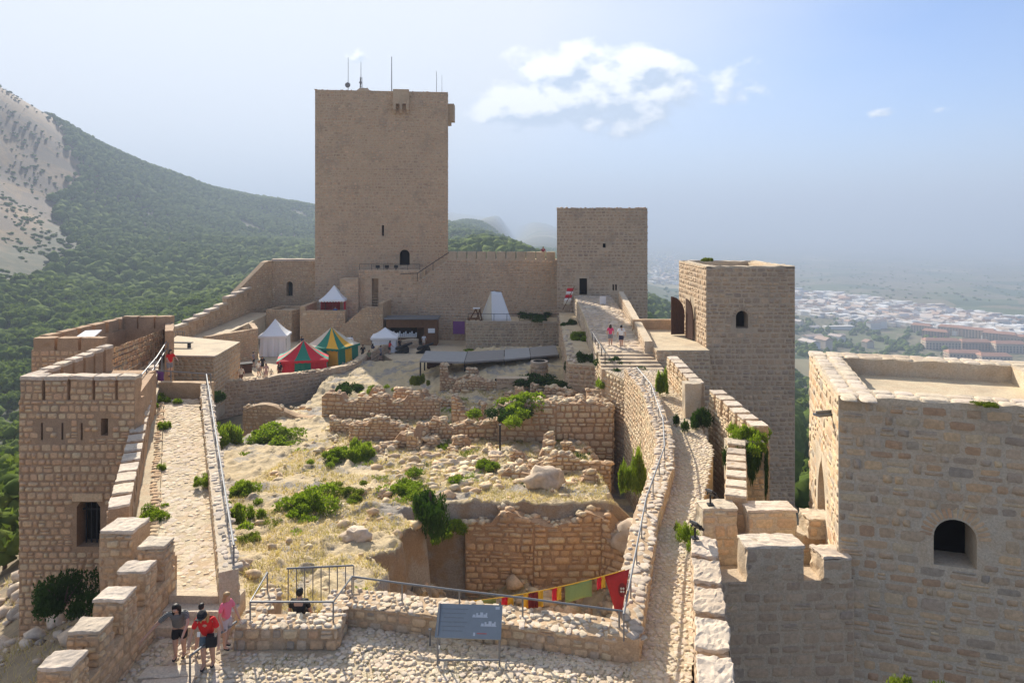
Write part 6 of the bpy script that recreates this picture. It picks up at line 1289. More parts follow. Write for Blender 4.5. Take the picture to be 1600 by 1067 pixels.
# ---------------- tents
def pyramid_tent(name, label, x, y, z, w, d_, eave, peak, top_cols, wall_cols, rz=0, valance=None, walls=True, open_front=False, group=None, over=.18):
    t_ = thing(name, label, 'tent', (x, y, z), group); Mx = Matrix.Translation((x, y, z)) @ Matrix.Rotation(rz, 4, 'Z'); n = 3
    for s_ in range(4):
        a0 = s_*math.pi/2; Rm = Matrix.Rotation(a0, 4, 'Z'); L = w if s_ % 2 == 0 else d_; D = d_ if s_ % 2 == 0 else w
        for k in range(n):
            u0, u1 = -.5+k/n, -.5+(k+1)/n; V = []; Fc = []; m_ = 6
            for j in range(m_+1):
                f = j/m_; zz = eave+(peak-eave)*(f**1.35); ww = (1-f)
                for u in (u0, u1): V.append(Rm @ Vector((u*(L+2*over)*ww, -(D/2+over)*ww, zz)))
            for j in range(m_): Fc.append((2*j, 2*j+1, 2*j+3, 2*j+2))
            link('roof_panel', mesh('roof_panel', V, Fc, M[top_cols[(k+s_) % len(top_cols)]]), t_, Mx)
        if valance:
            V = []; Fc = []; K = 18
            for k in range(K+1): u = (-.5+k/K)*(L+2*over); V += [Rm @ Vector((u, -(D/2+over), eave)), Rm @ Vector((u, -(D/2+over)-.01, eave-.16-.14*abs(math.sin(k*math.pi/2+.3)))) ]
            for k in range(K): Fc.append((2*k, 2*k+1, 2*k+3, 2*k+2))
            link('valance', mesh('valance', V, Fc, M[valance]), t_, Mx)
        if walls and not (open_front and s_ == 0):
            for k in range(n):
                u0, u1 = (-.5+k/n)*L, (-.5+(k+1)/n)*L; V = []; Fc = []; K = 5
                for i in range(K+1):
                    u = u0+(u1-u0)*i/K; w_ = .05*math.sin(i*2.2+k); V += [Rm @ Vector((u*1.04, -D/2*1.04+w_, 0)), Rm @ Vector((u, -D/2+w_*.3, eave))]
                for i in range(K): Fc.append((2*i, 2*i+2, 2*i+3, 2*i+1))
                link('wall_panel', mesh('wall_panel', V, Fc, M[wall_cols[(k+s_) % len(wall_cols)]]), t_, Mx)
        m = MB(); c_ = Rm @ Vector((-L/2, -D/2, 0)); m.tube([c_, c_+Vector((0, 0, eave))], .04, 6); link('pole', mesh('pole', m.V, m.F, M['steel']), t_, Mx)
    return t_
pyramid_tent('striped_tent', 'red and green striped medieval tent nearest the courtyard wall', -22.6, 76.3, 0, 4.9, 4.2, 1.75, 3.55, ('redc', 'greenc'), ('redc', 'greenc'), .25, 'redc')
pyramid_tent('striped_tent', 'yellow and green striped medieval tent behind the red one', -20.6, 80.4, 0, 4.4, 4.0, 2.35, 4.4, ('creamc', 'greenc', 'yellowc'), ('yellowc', 'greenc'), -.35, 'greenc')
pyramid_tent('white_pavilion', 'white peaked pavilion tent left of the striped tents', -29.4, 87.4, 0, 3.1, 3.0, 2.5, 4.4, ('white',), ('white',), .15, 'white')
pyramid_tent('white_pavilion', 'white open pavilion with red hangings on the terrace under the keep', -24.7, 97.8, 3.2, 3.1, 3.1, 2.6, 4.5, ('white',), ('redc',), .05, 'white', True, True)
pyramid_tent('white_pavilion', 'low white pavilion tent in front of the wooden kiosk', -16.2, 89.8, 0, 3.0, 3.0, 1.9, 3.0, ('white',), ('white',), .1, 'white')
st_ = thing('market_stall', 'flat white-topped market stall behind the yellow tent', 'stall', (-21.0, 85.5, 0)); MB().box((-21.0, 85.5, 2.2), (2.9, 1.8, .1)).build('roof', M['white'], st_); MB().box((-21.0, 85.3, .5), (2.6, 1.2, 1.0)).build('counter', M['wood'], st_)
m = MB()
for x_, y_ in ((-22.3, 84.8), (-19.7, 84.8), (-22.3, 86.2), (-19.7, 86.2)): m.box((x_, y_, 1.1), (.08, .08, 2.2))
m.build('post', M['wood'], st_)

# ---------------- foreground info panel, bollard, banners
ip = thing('info_panel', 'dark tilted information panel with drawings on a steel frame', 'sign', (-1.15, 19.0, 4.46)); xa, xb = -2.0, -.28
PMx = Matrix.Translation(((xa+xb)/2, 18.75, 5.46)) @ Matrix.Rotation(R(-3), 4, 'Z') @ Matrix.Rotation(R(38), 4, 'X')
m = MB().box((0, 0, 0), (1.74, .86, .035)); plate = link('plate', mesh('plate', m.V, m.F, M['slate']), ip, PMx)
m = MB()
for k in range(6): m.box((-.42, .30-.11*k, .0195), (.74-.1*((k*7) % 3), .018, .003))
link('text_lines', mesh('text_lines', m.V, m.F, M['steel']), plate, PMx)
M['pwhite'] = plain('printed_white', (.5, .52, .53), .6, 0, .03); m = MB()
for (x_, y_) in ((.28, .12), (.52, -.10)):
    for dx, w_, h_ in ((-.16, .07, .05), (-.08, .05, .09), (-.03, .06, .04), (.04, .08, .11), (.12, .06, .06), (.17, .04, .1)): m.box((x_+dx, y_+h_/2, .0195), (w_, h_, .003))
    m.box((x_, y_-.01, .0195), (.42, .02, .003))
m.box((.74, .35, .0195), (.11, .07, .003)); m.box((.16, -.32, .0195), (.05, .08, .003)); link('castle_drawing', mesh('castle_drawing', m.V, m.F, M['pwhite']), plate, PMx)
m = MB().box((.36, -.30, .0195), (.26, .022, .003)); link('scale_note', mesh('scale_note', m.V, m.F, plain('printed_red', (.5, .12, .1))), plate, PMx)
for x_ in (xa+.05, xb-.05): MB().tube([(x_, 18.45, 4.46), (x_, 18.5, 5.25), (x_, 19.1, 5.75)], .028, 8).build('leg', M['steel'], ip); MB().tube([(x_, 18.45, 4.72), (x_, 18.95, 4.72), (x_, 18.98, 5.6)], .025, 8).build('brace', M['steel'], ip)
MB().tube([(xa+.05, 18.45, 4.62), (xb-.05, 18.45, 4.62)], .025, 8).build('cross_bar', M['steel'], ip)
bl = thing('path_light', 'small grey bollard light at the foot of the terrace wall', 'lamp', (-2.25, 19.35, 4.46)); MB().tube([(-2.25, 19.35, 4.46), (-2.25, 19.35, 4.86)], .028, 8).build('post', M['steel'], bl); MB().tube([(-2.25, 19.35, 4.86), (-2.25, 19.35, 4.92)], .05, 8).build('cap', M['steel'], bl)
bs = thing('banner_rope', 'yellow cord strung across the pit carrying the cloth banners', 'rope', (0, 20.3, 5)); r0, r1 = P(668, 944, 21.0), P(977, 890, 19.75)
def rope(t_): p = r0.lerp(r1, t_); return p-Vector((0, 0, .18*4*t_*(1-t_)))
MB().tube([rope(k/16) for k in range(17)], .014, 6).build('cord', M['yellowc'], bs)
def banner(label, t0, t1, drop, mats, tri=False, stripes=1):
    t_ = thing('cloth_banner', label, 'banner', rope((t0+t1)/2)-Vector((0, 0, drop)))
    for k in range(stripes):
        a0, a1 = t0+(t1-t0)*k/stripes, t0+(t1-t0)*(k+1)/stripes; V = []; Fc = []; n, mm = 5, 6
        for i in range(n+1):
            for j in range(mm+1):
                u, v = i/n, j/mm; tt = a0+(a1-a0)*u
                if tri: tt = tt*(1-v)+(t0+(t1-t0)*.62)*v
                p = rope(tt)-Vector((0, 0, drop*v)); p += Vector((0, .03*math.sin(6*u+4*v+k), 0)); V.append(p)
        for i in range(n):
            for j in range(mm): q = i*(mm+1)+j; Fc.append((q, q+mm+1, q+mm+2, q+1))
        o = MB().add(V, Fc).build('cloth', M[mats[k % len(mats)]], t_, True); md = o.modifiers.new('s', 'SOLIDIFY'); md.thickness = .006
    return t_
banner('olive green cloth banner at the low end of the cord', .17, .36, .17, ['olive']); banner('small red and gold pennant left of the striped brown banner', .39, .45, .28, ['redc', 'yellowc'], False, 2); M['maroon'] = plain('maroon_cloth', (.22, .03, .025), .85, 0, .15); banner('brown banner with golden side stripes', .50, .60, .46, ['yellowc', 'maroon', 'maroon', 'yellowc'], False, 4)
banner('small red and gold pennant left of the big green cloth', .645, .69, .37, ['redc', 'yellowc'], False, 2); banner('large olive green cloth banner in the middle of the cord', .71, .84, .48, ['olive']); banner('small red and gold pennant beside the long red flag', .865, .905, .33, ['redc', 'yellowc'], False, 2)
M['redflag'] = plain('faded_red_cloth', (.46, .035, .03), .85, 0, .2, 12); lf = banner('long pointed red flag with dark oval emblem hanging by the railing', .90, 1.02, 1.55, ['redflag'], True)
V = []; c_ = rope(.985)-Vector((0, .03, .52))
MB().prism([c_+Vector((.115*math.cos(a*.5236), 0, .2*math.sin(a*.5236))) for a in range(12)], (0, .02, 0)).build('emblem_oval', M['maroon'], lf)
for a in range(4): q = c_+Vector((.045*math.cos(a*1.571+.78), -.012, .06*math.sin(a*1.571+.78))); MB().prism([q+Vector((.03*math.cos(b*1.047), 0, .035*math.sin(b*1.047))) for b in range(6)], (0, .01, 0)).build('emblem_petal', M['creamc'], lf)
V, Fc = [], []; q = rope(.1); tag(MB().tube([q+Vector((-.5, .05, -.1)), q+Vector((-.2, 0, -.16)), q+Vector((.1, 0, -.1))], [.03, .06, .03], 8).build('green_scarf', M['greenc']), 'twisted green scarf tied at the low end of the cord', 'cloth')

# ---------------- vegetation
def leaf_cloud(seed, n=900, leaf=.07, flat=.6, spiky=0.0):
    q = np.random.default_rng(seed); lob = q.normal(size=(16, 3))*np.array([.5, .5, .14])+np.array([0, 0, .16]); lob[:, 2] = np.abs(lob[:, 2])*(1.25-.5*np.hypot(lob[:, 0], lob[:, 1])); lr_ = q.uniform(.16, .36, 16); k = q.integers(0, 16, n); d = q.normal(size=(n, 3)); d /= np.linalg.norm(d, axis=1)[:, None]
    p = lob[k]+d*(lr_[k]*q.uniform(.55, 1.05, n))[:, None]; p[:, 2] = np.abs(p[:, 2])*flat; s_ = leaf*q.uniform(.6, 1.5, n)
    a = q.normal(size=(n, 3))+np.array([0, 0, .4+spiky*2]); a /= np.linalg.norm(a, axis=1)[:, None]; b = np.cross(a, q.normal(size=(n, 3))); b /= np.linalg.norm(b, axis=1)[:, None]
    L = s_*(1.5+2.5*spiky); Wd = s_*(.55-.3*spiky)
    V = np.concatenate([p, p+a*(L*.5)[:, None]+b*Wd[:, None], p+a*L[:, None], p+a*(L*.5)[:, None]-b*Wd[:, None]]); i = np.arange(n); return V, np.stack([i, i+n, i+2*n, i+3*n], 1)
_lc = {}
def bush(label, px_, py_, w, h, mat='leaf', z=None, d_=None, seed=None, spiky=0.0, hang=False, name='bush', cat='bush'):
    """px_,py_ is the foot centre, w/h metres"""
    if d_ is None:
        d_ = 40.0
        for _ in range(40): x_ = (px_-PX0)*d_/F; zz = eg(x_, d_) if z is None else z; d_ = .6*d_+.4*(EYE-zz)*F/(py_-PY0)
    p = P(px_, py_, d_); leaf = max(.05, min(.16, d_*.0026)); key = (mat, round(leaf, 2), spiky, (seed or int(px_)) % 4)
    if key not in _lc: V, Q_ = leaf_cloud((seed or int(px_)) % 4+3, 6500, .036 if leaf < .08 else .048, .75, max(spiky, .22)); _lc[key] = npmesh('foliage', V, Q_, M[mat], 4)
    t_ = thing(name, label, cat, p); Mx = Matrix.Translation(p) @ Matrix.Rotation((px_*1.7) % 6.28, 4, 'Z') @ Matrix.Diagonal((w*.55, w*.5, h*1.15*(-1 if hang else 1), 1)); link('foliage', _lc[key], t_, Mx)
    m = MB()
    for k in range(5): a = k*1.26; m.tube([(0, 0, -.05), (.18*math.cos(a), .18*math.sin(a), .2), (.42*math.cos(a), .42*math.sin(a), .42)], [.03, .02, .008], 4)
    link('stem', mesh('stem', m.V, m.F, M['bark']), t_, Mx); return t_
bush('broad bright green bush in front of the shaded wall stub', 428, 690, 4.4, 1.2); bush('leafy fig-like bush beside the ramp parapet', 352, 690, 2.6, 2.6, 'leaf', None, None, 2, .4); bush('low green bush at the foot of the squared ruin', 520, 715, 1.8, .8); bush('green shrub with upright stems before the rubble wall', 560, 715, 2.2, 1.5, 'leaf', None, None, 3, .5)
bush('large rounded green bush in the middle of the dry grass', 472, 803, 3.2, 1.4); bush('yellowish weeds beside the large rounded bush', 548, 772, 1.6, .6, 'leafy'); bush('green bush spilling over the upper lip of the pit', 640, 775, 3.4, 1.0, 'leaf', 2.4); bush('dark green creeper hanging down the left side of the pit', 672, 775, 2.0, 3.0, 'leafd', 2.6, 30.0, 5, 0, True, 'creeper', 'creeper'); bush('green tuft at the pit edge right of the hanging creeper', 708, 830, 1.5, .9, 'leaf', 1.6)
bush('green bush against the middle of the ramp parapet', 380, 775, 1.8, 1.0, 'leaf'); bush('dark green bush under the ramp parapet, lower one', 368, 815, 1.3, 1.3, 'leaf'); bush('yellow-green tuft at the near end of the ramp parapet', 386, 845, .9, .7, 'leafy'); bush('bright green bush on the ramp verge by the big merlons', 235, 812, 1.5, .75, 'leaf', 5.25); bush('small bush sprouting through the ramp parapet', 322, 755, .8, .8, 'leaf', 5.6)
bush('green tuft on the ramp verge at mid length', 254, 672, .7, .9, 'leaf', 5.7); bush('green tuft at the far end of the ramp verge', 240, 628, 1.6, .7, 'leaf', 6.0); bush('small green tuft on the verge between bushes', 253, 735, .5, .5, 'leaf', 5.5)
bush('green mass of grass falling over the tall ruin', 808, 640, 4.0, 1.6, 'leaf', 3.8, 48.6); bush('grassy tuft trailing down the tall ruin face', 800, 636, 3.0, 1.4, 'leafd', 3.9, 48.2, 3, 0, True); bush('dark green bush above the dark arch', 842, 600, 4.0, 1.5, 'leafd', 2.0, 64); bush('dark green bush right of the broken wall under the deck roof', 905, 612, 3.8, 1.0, 'leafd', 1.6, 60.5); bush('green bush by the lower end of the dark handrail', 902, 578, 2.0, 2.2, 'leafd', 2.5, 62); bush('green bush on the lower steps of the upper stair', 960, 575, 2.6, 1.2, 'leafd', 5.5, 53); bush('dark bush below the stair in the right corner of the ruins', 980, 610, 2.4, 1.8, 'leafd', 3.6, 52)
bush('low green hedge at the foot of the stone platform', 750, 553, 4.2, 1.0, 'leaf', .2, 86); bush('green bush on top of the stone platform beside the wedge tent', 836, 497, 4.4, 1.1, 'leafd', 3.6, 92.5); bush('dark shrub climbing from the ruins to the courtyard wall', 538, 612, 3.0, 1.5, 'leafd', .2, 66); bush('small green shrub on the ruin edge below the courtyard', 588, 612, 1.8, .9, 'leaf', 1.0, 63); bush('yellow-green shrub near the deck roof corner', 655, 600, 1.5, 1.3, 'leafy', 1.3, 63); bush('shade bush at the corner of ramp and courtyard wall', 335, 625, 1.8, 1.4, 'leafd', .3, 60)
bush('narrow upright green cypress-like bush inside the retaining wall', 996, 765, 1.1, 3.3, 'leaf', None, 36, 1); bush('bright green bush growing at the path parapet', 1076, 845, .95, 1.1, 'leaf', 4.75); bush('creeper hanging down the sunlit bastion wall', 1158, 700, 1.3, 3.0, 'leafd', 6.1, 31.2, 2, 0, True, 'creeper', 'creeper'); bush('bushy creeper over the back of the bastion wall', 1172, 692, 1.9, 1.3, 'leaf', 6.0, 32.3); bush('creeper trailing on the right edge of the bastion wall', 1190, 700, .8, 3.2, 'leafd', 6.1, 31.8, 3, 0, True, 'creeper', 'creeper'); bush('dark bush in the gap of the crenellated wall', 1092, 664, 1.4, 1.5, 'leafd', 5.0, 38.0); bush('green creeper on the inner face of the upper crenellated wall', 1035, 612, .9, 2.2, 'leaf', 5.2, 44); bush('small bush on the upper steps corner', 1008, 562, 1.2, 1.0, 'leafd', 6.0, 56)
bush('large dark bush clinging to the rock under the left tower', 100, 945, 2.9, 2.0, 'leafd', None, 27.5, 1); bush('dry tuft on the roof edge of the gate tower', 1103, 408, 1.0, .6, 'leafy', 12.8, 58, 2, .3, False, 'tuft', 'grass tuft'); bush('dry yellow tuft on the parapet of the near tower', 1538, 633, .6, .25, 'leafy', 10.65, 20.6, 2, .4, False, 'tuft', 'grass tuft'); bush('small green tuft in the stony centre of the ruins', 762, 728, 1.4, .7, 'leaf'); bush('small tuft beside the dark post in the ruins', 690, 700, .9, .5, 'leaf')
for k, (px_, w) in enumerate(((1415, 1.0), (1470, .8), (1590, 1.1))): bush('yellow-green treetop poking into the bottom edge, '+('first', 'second', 'third')[k]+' from left', px_, 1112, w, 1.0, 'leafy', None, 14.5+.4*k, k, .2)
bush('dark shrub on the near end of the stair terrace', 915, 566, 2.2, 1.3, 'leafd', 4.7, 59); bush('green shrub midway along the stair terrace', 905, 530, 2.4, 1.2, 'leaf', 4.8, 69); bush('shrub at the far end of the stair terrace', 893, 508, 2.0, 1.0, 'leafd', 4.9, 79); bush('dark shrub at the foot of the stair terrace', 884, 612, 2.4, 1.4, 'leafd', 1.9, 58.5); bush('green shrub growing below the lower steps', 945, 600, 1.8, 1.2, 'leaf', 3.9, 52.5)
pst = thing('dark_post', 'slim dark measuring post standing in the middle of the ruins', 'post', (-.75, 44, 1)); MB().box((-.75, 44, 2.4), (.12, .12, 2.2)).build('shaft', M['iron'], pst); MB().box((-.75, 44, 3.53), (.18, .18, .06)).build('cap', M['iron'], pst)
for k, (px_, py_, d_) in enumerate(((892, 577, 62), (894, 588, 61))):
    p = P(px_, py_, d_); bv, bt = ICO3; tag(link('stone_ball', npmesh('stone_ball', bv*np.array([.33, .33, .33])+np.array(p), bt, M['cap'], 3, True)), ('pale stone ball, upper of the pair, by the dark handrail', 'pale stone ball, lower of the pair, by the dark handrail')[k], 'stone ball')
# dry grass blades
q = np.random.default_rng(5); n = 150000; x = q.uniform(-14, 6.5, n); y = 21+45*q.uniform(0, 1, n)**1.4
jj = np.clip(np.searchsorted(gy, y), 1, len(gy)-1); ii = np.clip(np.searchsorted(gx, x), 1, len(gx)-1); z = GZ[jj, ii]; slope = np.abs(GZ[jj, ii]-GZ[jj-1, ii])+np.abs(GZ[jj, ii]-GZ[jj, ii-1])
cl = np.sin(x*1.1+2*np.sin(y*.6))*np.sin(y*.8+x*.3)
ok = (x > -8-(y-20.6)*.47+.4) & (slope < .16) & (cl > -.35); x, y, z = x[ok], y[ok], z[ok]; n = len(x); hgt = q.uniform(.06, .2, n); an = q.uniform(0, 6.28, n); ln = q.uniform(.03, .22, n); wd = .008+y*.0003
V = np.concatenate([np.stack([x-wd*np.cos(an), y-wd*np.sin(an), z-.03], 1), np.stack([x+wd*np.cos(an), y+wd*np.sin(an), z-.03], 1), np.stack([x+ln*np.sin(an*3), y+ln*np.cos(an*3), z+hgt], 1)]); i = np.arange(n)
M['straw'] = leaf_mat('dry_straw', [(.64, .50, .27), (.72, .58, .34), (.56, .43, .22), (.74, .61, .38)], trans=.3)
tag(link('dry_grass', npmesh('dry_grass', V, np.stack([i, i+n, i+2*n], 1), M['straw'])), 'dry yellow grass over the excavation', 'grass', kind='stuff')
n = 5000; x = q.uniform(-7.4, 3.2, n); y = q.uniform(15.5, 19.2, n); ok = np.sin(x*1.9+1.5*np.sin(y*2.2))*np.sin(y*2.7+x*.7) > .12; x, y = x[ok], y[ok]; n = len(x); z = np.full(n, 4.45); hgt = q.uniform(.03, .09, n); an = q.uniform(0, 6.28, n); wd = .012
V = np.concatenate([np.stack([x-wd*np.cos(an), y-wd*np.sin(an), z], 1), np.stack([x+wd*np.cos(an), y+wd*np.sin(an), z], 1), np.stack([x+.05*np.sin(an*3), y+.05*np.cos(an*3), z+hgt], 1)]); i = np.arange(n)
tag(link('forecourt_grass', npmesh('forecourt_grass', V, np.stack([i, i+n, i+2*n], 1), leaf_mat('short_grass', [(.13, .16, .045), (.2, .2, .07), (.28, .25, .11)]))), 'short grass between the forecourt cobbles', 'grass', kind='stuff')

n = 9000; x = q.uniform(-30, -10.6, n); y = q.uniform(13.5, 42, n); ok = ~((x > -10.8-(y-21)*.46) & (y > 20)) & (np.sin(x*.9+y*.3)*np.sin(y*.7) > -.3); x, y = x[ok], y[ok]; n = len(x); z = terrain(x, y); hgt = q.uniform(.1, .35, n); an = q.uniform(0, 6.28, n); wd = .018
V = np.concatenate([np.stack([x-wd*np.cos(an), y-wd*np.sin(an), z-.05], 1), np.stack([x+wd*np.cos(an), y+wd*np.sin(an), z-.05], 1), np.stack([x+.15*np.sin(an*3), y+.15*np.cos(an*3), z+hgt], 1)]); i = np.arange(n)
tag(link('slope_grass', npmesh('slope_grass', V, np.stack([i, i+n, i+2*n], 1), M['straw'])), 'dry grass on the slope outside the left walls', 'grass', kind='stuff')

r_ = random.Random(33); TUFT = []
for k in range(60):
    x, y = r_.uniform(-12, 5.5), r_.uniform(22, 64)
    if x < -8-(y-20.6)*.47+.6 or (x > -4.8 and y < 34.2): continue
    p = (x, y, eg(x, y)-.02); mt = r_.choice(('leaf', 'leafy', 'leafy', 'leafd')); w = r_.uniform(.5, 1.3); key = ('tuft', mt, k % 3)
    if key not in _lc: V, Q_ = leaf_cloud(k % 3+20, 900, .05, .8, .55); _lc[key] = npmesh('foliage', V, Q_, M[mt], 4)
    o = link('grass_tuft', _lc[key], None, Matrix.Translation(p) @ Matrix.Rotation(r_.uniform(0, 6.28), 4, 'Z') @ Matrix.Diagonal((w*.5, w*.5, w*.5, 1))); tag(o, {'leaf': 'small green weed tuft on the excavated ground', 'leafy': 'small yellow-green weed tuft on the excavated ground', 'leafd': 'small dark green weed tuft on the excavated ground'}[mt], 'weed', {'leaf': 'green weed tufts of the excavation', 'leafy': 'yellow-green weed tufts of the excavation', 'leafd': 'dark weed tufts of the excavation'}[mt])
# ---------------- people
TMP = bpy.data.scenes.new('figure_workshop')
def skin_mesh(name, verts, edges, radii, mat, root=0, sub=2):
    me = bpy.data.meshes.new(name); me.from_pydata(verts, edges, []); o = bpy.data.objects.new(name, me); TMP.collection.objects.link(o)
    md = o.modifiers.new('k', 'SKIN'); md.use_smooth_shade = True
    for i, r in enumerate(radii): s_ = me.skin_vertices[0].data[i]; s_.radius = r if isinstance(r, tuple) else (r, r); s_.use_root = (i == root)
    sd = o.modifiers.new('s', 'SUBSURF'); sd.levels = sub; sd.render_levels = sub
    TMP.view_layers[0].update(); dg = TMP.view_layers[0].depsgraph; out = bpy.data.meshes.new_from_object(o.evaluated_get(dg)); bpy.data.objects.remove(o); bpy.data.meshes.remove(me)
    out.materials.clear(); out.materials.append(mat); out.name = name; return out
SKIN = plain('skin', (.50, .30, .21), .6, 0, .06); HAIRS = {'brown': plain('brown_hair', (.055, .03, .018), .6), 'fair': plain('fair_hair', (.38, .23, .10), .6), 'dark': plain('dark_hair', (.012, .01, .009), .6)}
SHOE = plain('dark_shoe', (.03, .03, .032), .6)
def pose_figure(H, bend=0.0, armL=(.12, .05), armR=(.12, .05), stride=.06, fingers=False, sit=False, long_hair=True, wide=1.0, sleeves=1, head_tilt=0.0):
    """returns dict of part meshes in local coords, facing -Y, feet at z=0. armX=(out, forward) of the hand"""
    s_ = H; V = {}; hipz = .50 if not sit else .14
    def B(z, f=0): # spine point bent forward at the hip
        dz = z-hipz; return Vector((0, -math.sin(bend)*dz-f, hipz+math.cos(bend)*dz))
    off = .0 if not sit else -.36
    pel = Vector((0, 0, hipz+.02)); waist = B(.60+off); chest = B(.73+off); neck = B(.83+off); hd0 = B(.87+off)+Vector((0, -.01-head_tilt*.03, 0)); hd1 = B(.925+off)+Vector((0, -.015-head_tilt*.08, -head_tilt*.01)); hd2 = B(.975+off)+Vector((0, -.01-head_tilt*.12, -head_tilt*.03)); nose = hd1+Vector((0, -.058, -.012))
    vs_ = [pel, waist, chest, neck, hd0, hd1, hd2]; ra = [(.078*wide, .062), (.074*wide, .056), (.088*wide, .062), .032, .043, .056, .04]; ed = [(i, i+1) for i in range(6)]; names = {}
    vs_.append(nose); ra.append(.012); ed.append((5, 7)); arms = {}
    for sg, (ao, af) in ((-1, armL), (1, armR)):
        sh = B(.80+off)+Vector((sg*.105*wide, 0, 0)); ha = B(.80+off)+Vector((sg*(.105*wide+ao*.35), -af, -.30+max(0, af-.1)*.6)); el = (sh+ha)/2+Vector((sg*.035, .03, -.02)); i = len(vs_); vs_ += [sh, el, ha]; ra += [.036, .028, .020]; ed += [(2, i), (i, i+1), (i+1, i+2)]; d = (ha-el).normalized(); palm = ha+d*.045; vs_.append(palm); ra.append((.022, .012)); ed.append((i+2, i+3)); arms[sg] = (sh, el)
        if fingers:
            sd = d.orthogonal().normalized()
            for k in range(4): j = len(vs_); o_ = sd*(.016*(k-1.5)); L = (.036, .043, .045, .034)[k]; vs_ += [palm+d*.022+o_, palm+d*(.022+L)+o_*1.15+Vector((0, -.006, -.008))]; ra += [.0062, .0045]; ed += [(i+3, j), (j, j+1)]
            j = len(vs_); vs_ += [ha+d*.02+sd*.022, ha+d*.045+sd*.04]; ra += [.0065, .005]; ed += [(i+2, j), (j, j+1)]
    legs = {}
    for sg in (-1, 1):
        if sit: hip, kn, an, toe = Vector((sg*.06, 0, .12)), Vector((sg*.08, -.24, .26)), Vector((sg*.07, -.34, .04)), Vector((sg*.07, -.45, .025))
        else: hip, kn, an, toe = Vector((sg*.055, 0, .47)), Vector((sg*.058, -.02+sg*stride*.5, .27)), Vector((sg*.055, .02+sg*stride, .045)), Vector((sg*.06, -.09+sg*stride, .022))
        i = len(vs_); vs_ += [hip, kn, an, toe]; ra += [.062, .044, .028, (.026, .018)]; ed += [(0, i), (i, i+1), (i+1, i+2), (i+2, i+3)]; legs[sg] = (hip, kn, an, toe)
    sc = lambda L: [tuple(Vector(v)*s_) for v in L]; rs = lambda L: [tuple(q*s_ for q in r) if isinstance(r, tuple) else r*s_ for r in L]
    out = {'body': skin_mesh('body', sc(vs_), ed, rs(ra), SKIN)}
    tv = [pel+Vector((0, 0, -.03)), waist, chest, B(.815+off)]; tr_ = [(.098*wide, .084), (.09*wide, .074), (.1*wide, .076), .05]; te = [(0, 1), (1, 2), (2, 3)]
    for sg in (-1, 1):
        sh, el = arms[sg]; i = len(tv); tv += [sh, sh.lerp(el, .75)]; tr_ += [.047, .041]; te += [(2, i), (i, i+1)]
    out['shirt'] = skin_mesh('shirt', sc(tv), te, rs(tr_), SKIN, 0)
    bv_ = [pel+Vector((0, 0, .05)), pel+Vector((0, 0, -.01))]; br = [(.086*wide, .072), (.092*wide, .078)]; be = [(0, 1)]
    for sg in (-1, 1):
        hip, kn, an, toe = legs[sg]; i = len(bv_); bv_ += [hip+Vector((sg*.008, 0, .0)), hip.lerp(kn, .85)]; br += [.078, .062]; be += [(1, i), (i, i+1)]
    out['shorts'] = skin_mesh('shorts', sc(bv_), be, rs(br), SKIN, 0)
    up_ax = (hd2-hd0).normalized(); V_, T_ = [], []; bb = 0
    def lob(c_, rx, ry, rz_):
        nonlocal bb
        for p_ in ICO3[0]:
            p_ = Vector(p_); q_ = Vector((p_.x*rx, p_.y*ry, p_.z*rz_))*(1+.06*mnoise.noise(p_*3.1)); V_.append(tuple((Vector(c_)+q_)*s_))
        T_.extend((ICO3[1]+bb).tolist()); bb += len(ICO3[0])
    lob(hd1+Vector((0, .022, .012)), .060, .058, .066); lob(hd1+Vector((0, .006, .036)), .054, .056, .042)
    if long_hair:
        lob(hd0+Vector((0, .045, -.01)), .058, .038, .075)
        for sg in (-1, 1): lob(hd0+Vector((sg*.048, .014, -.01)), .022, .035, .075)
    out['hair'] = npmesh('hair', V_, T_, HAIRS['brown'], 3, True)
    for sg in (-1, 1):
        hip, kn, an, toe = legs[sg]; out['shoe%d' % sg] = skin_mesh('shoe', sc([an+Vector((0, .02, -.022)), an+Vector((0, -.03, -.025)), toe+Vector((0, -.01, 0))]), [(0, 1), (1, 2)], rs([.028, .03, (.03, .02)]), SHOE, 0, 1)
    return out
def cloth(name, c): 
    k = 'cl_'+name
    if k not in M: M[k] = plain(name+'_cloth', c, .85, 0, .12, 25)
    return M[k]
def person(parts, loc, rz, shirt, shorts, hair, label, group=None, tilt=0):
    t_ = thing('person', label, 'person', loc, group); Mx = Matrix.Translation(loc) @ Matrix.Rotation(rz, 4, 'Z')
    for k, me in parts.items():
        nm = 'shoe' if k.startswith('shoe') else k; o = link(nm, me, t_, Mx)
        mt = {'shirt': shirt, 'shorts': shorts, 'hair': HAIRS[hair]}.get(nm)
        if mt: o.material_slots[0].link = 'OBJECT'; o.material_slots[0].material = mt
    return t_
M['stripe'] = NT('striped_black_top'); t = M['stripe']; wv_ = t.n('ShaderNodeTexWave'); wv_.inputs['Scale'].default_value = 12; wv_.bands_direction = 'Z'; t.l(t.pos(), wv_.inputs['Vector']); t.color(t.mix(sstep(t, wv_.outputs['Fac'], .45, .6), (.035, .035, .035, 1), (.30, .29, .26, 1))); M['stripe'] = t.m
zf = 4.5
pf = pose_figure(1.66, .38, (.9, .12), (.1, .26), .03, True, False, True, 1.25, head_tilt=.5); person(pf, (-8.85, 18.75, zf), .15, M['stripe'], cloth('black', (.015, .015, .017)), 'dark', 'woman in striped black top leaning a hand on the wall at the passage')
pf = pose_figure(1.28, .1, (.1, .05), (.1, .05), .05, True, False, False, .95); person(pf, (-8.42, 19.0, zf), 2.9, cloth('beige', (.52, .43, .32)), cloth('sand', (.45, .37, .27)), 'dark', 'boy in beige shirt and shorts behind the striped woman')
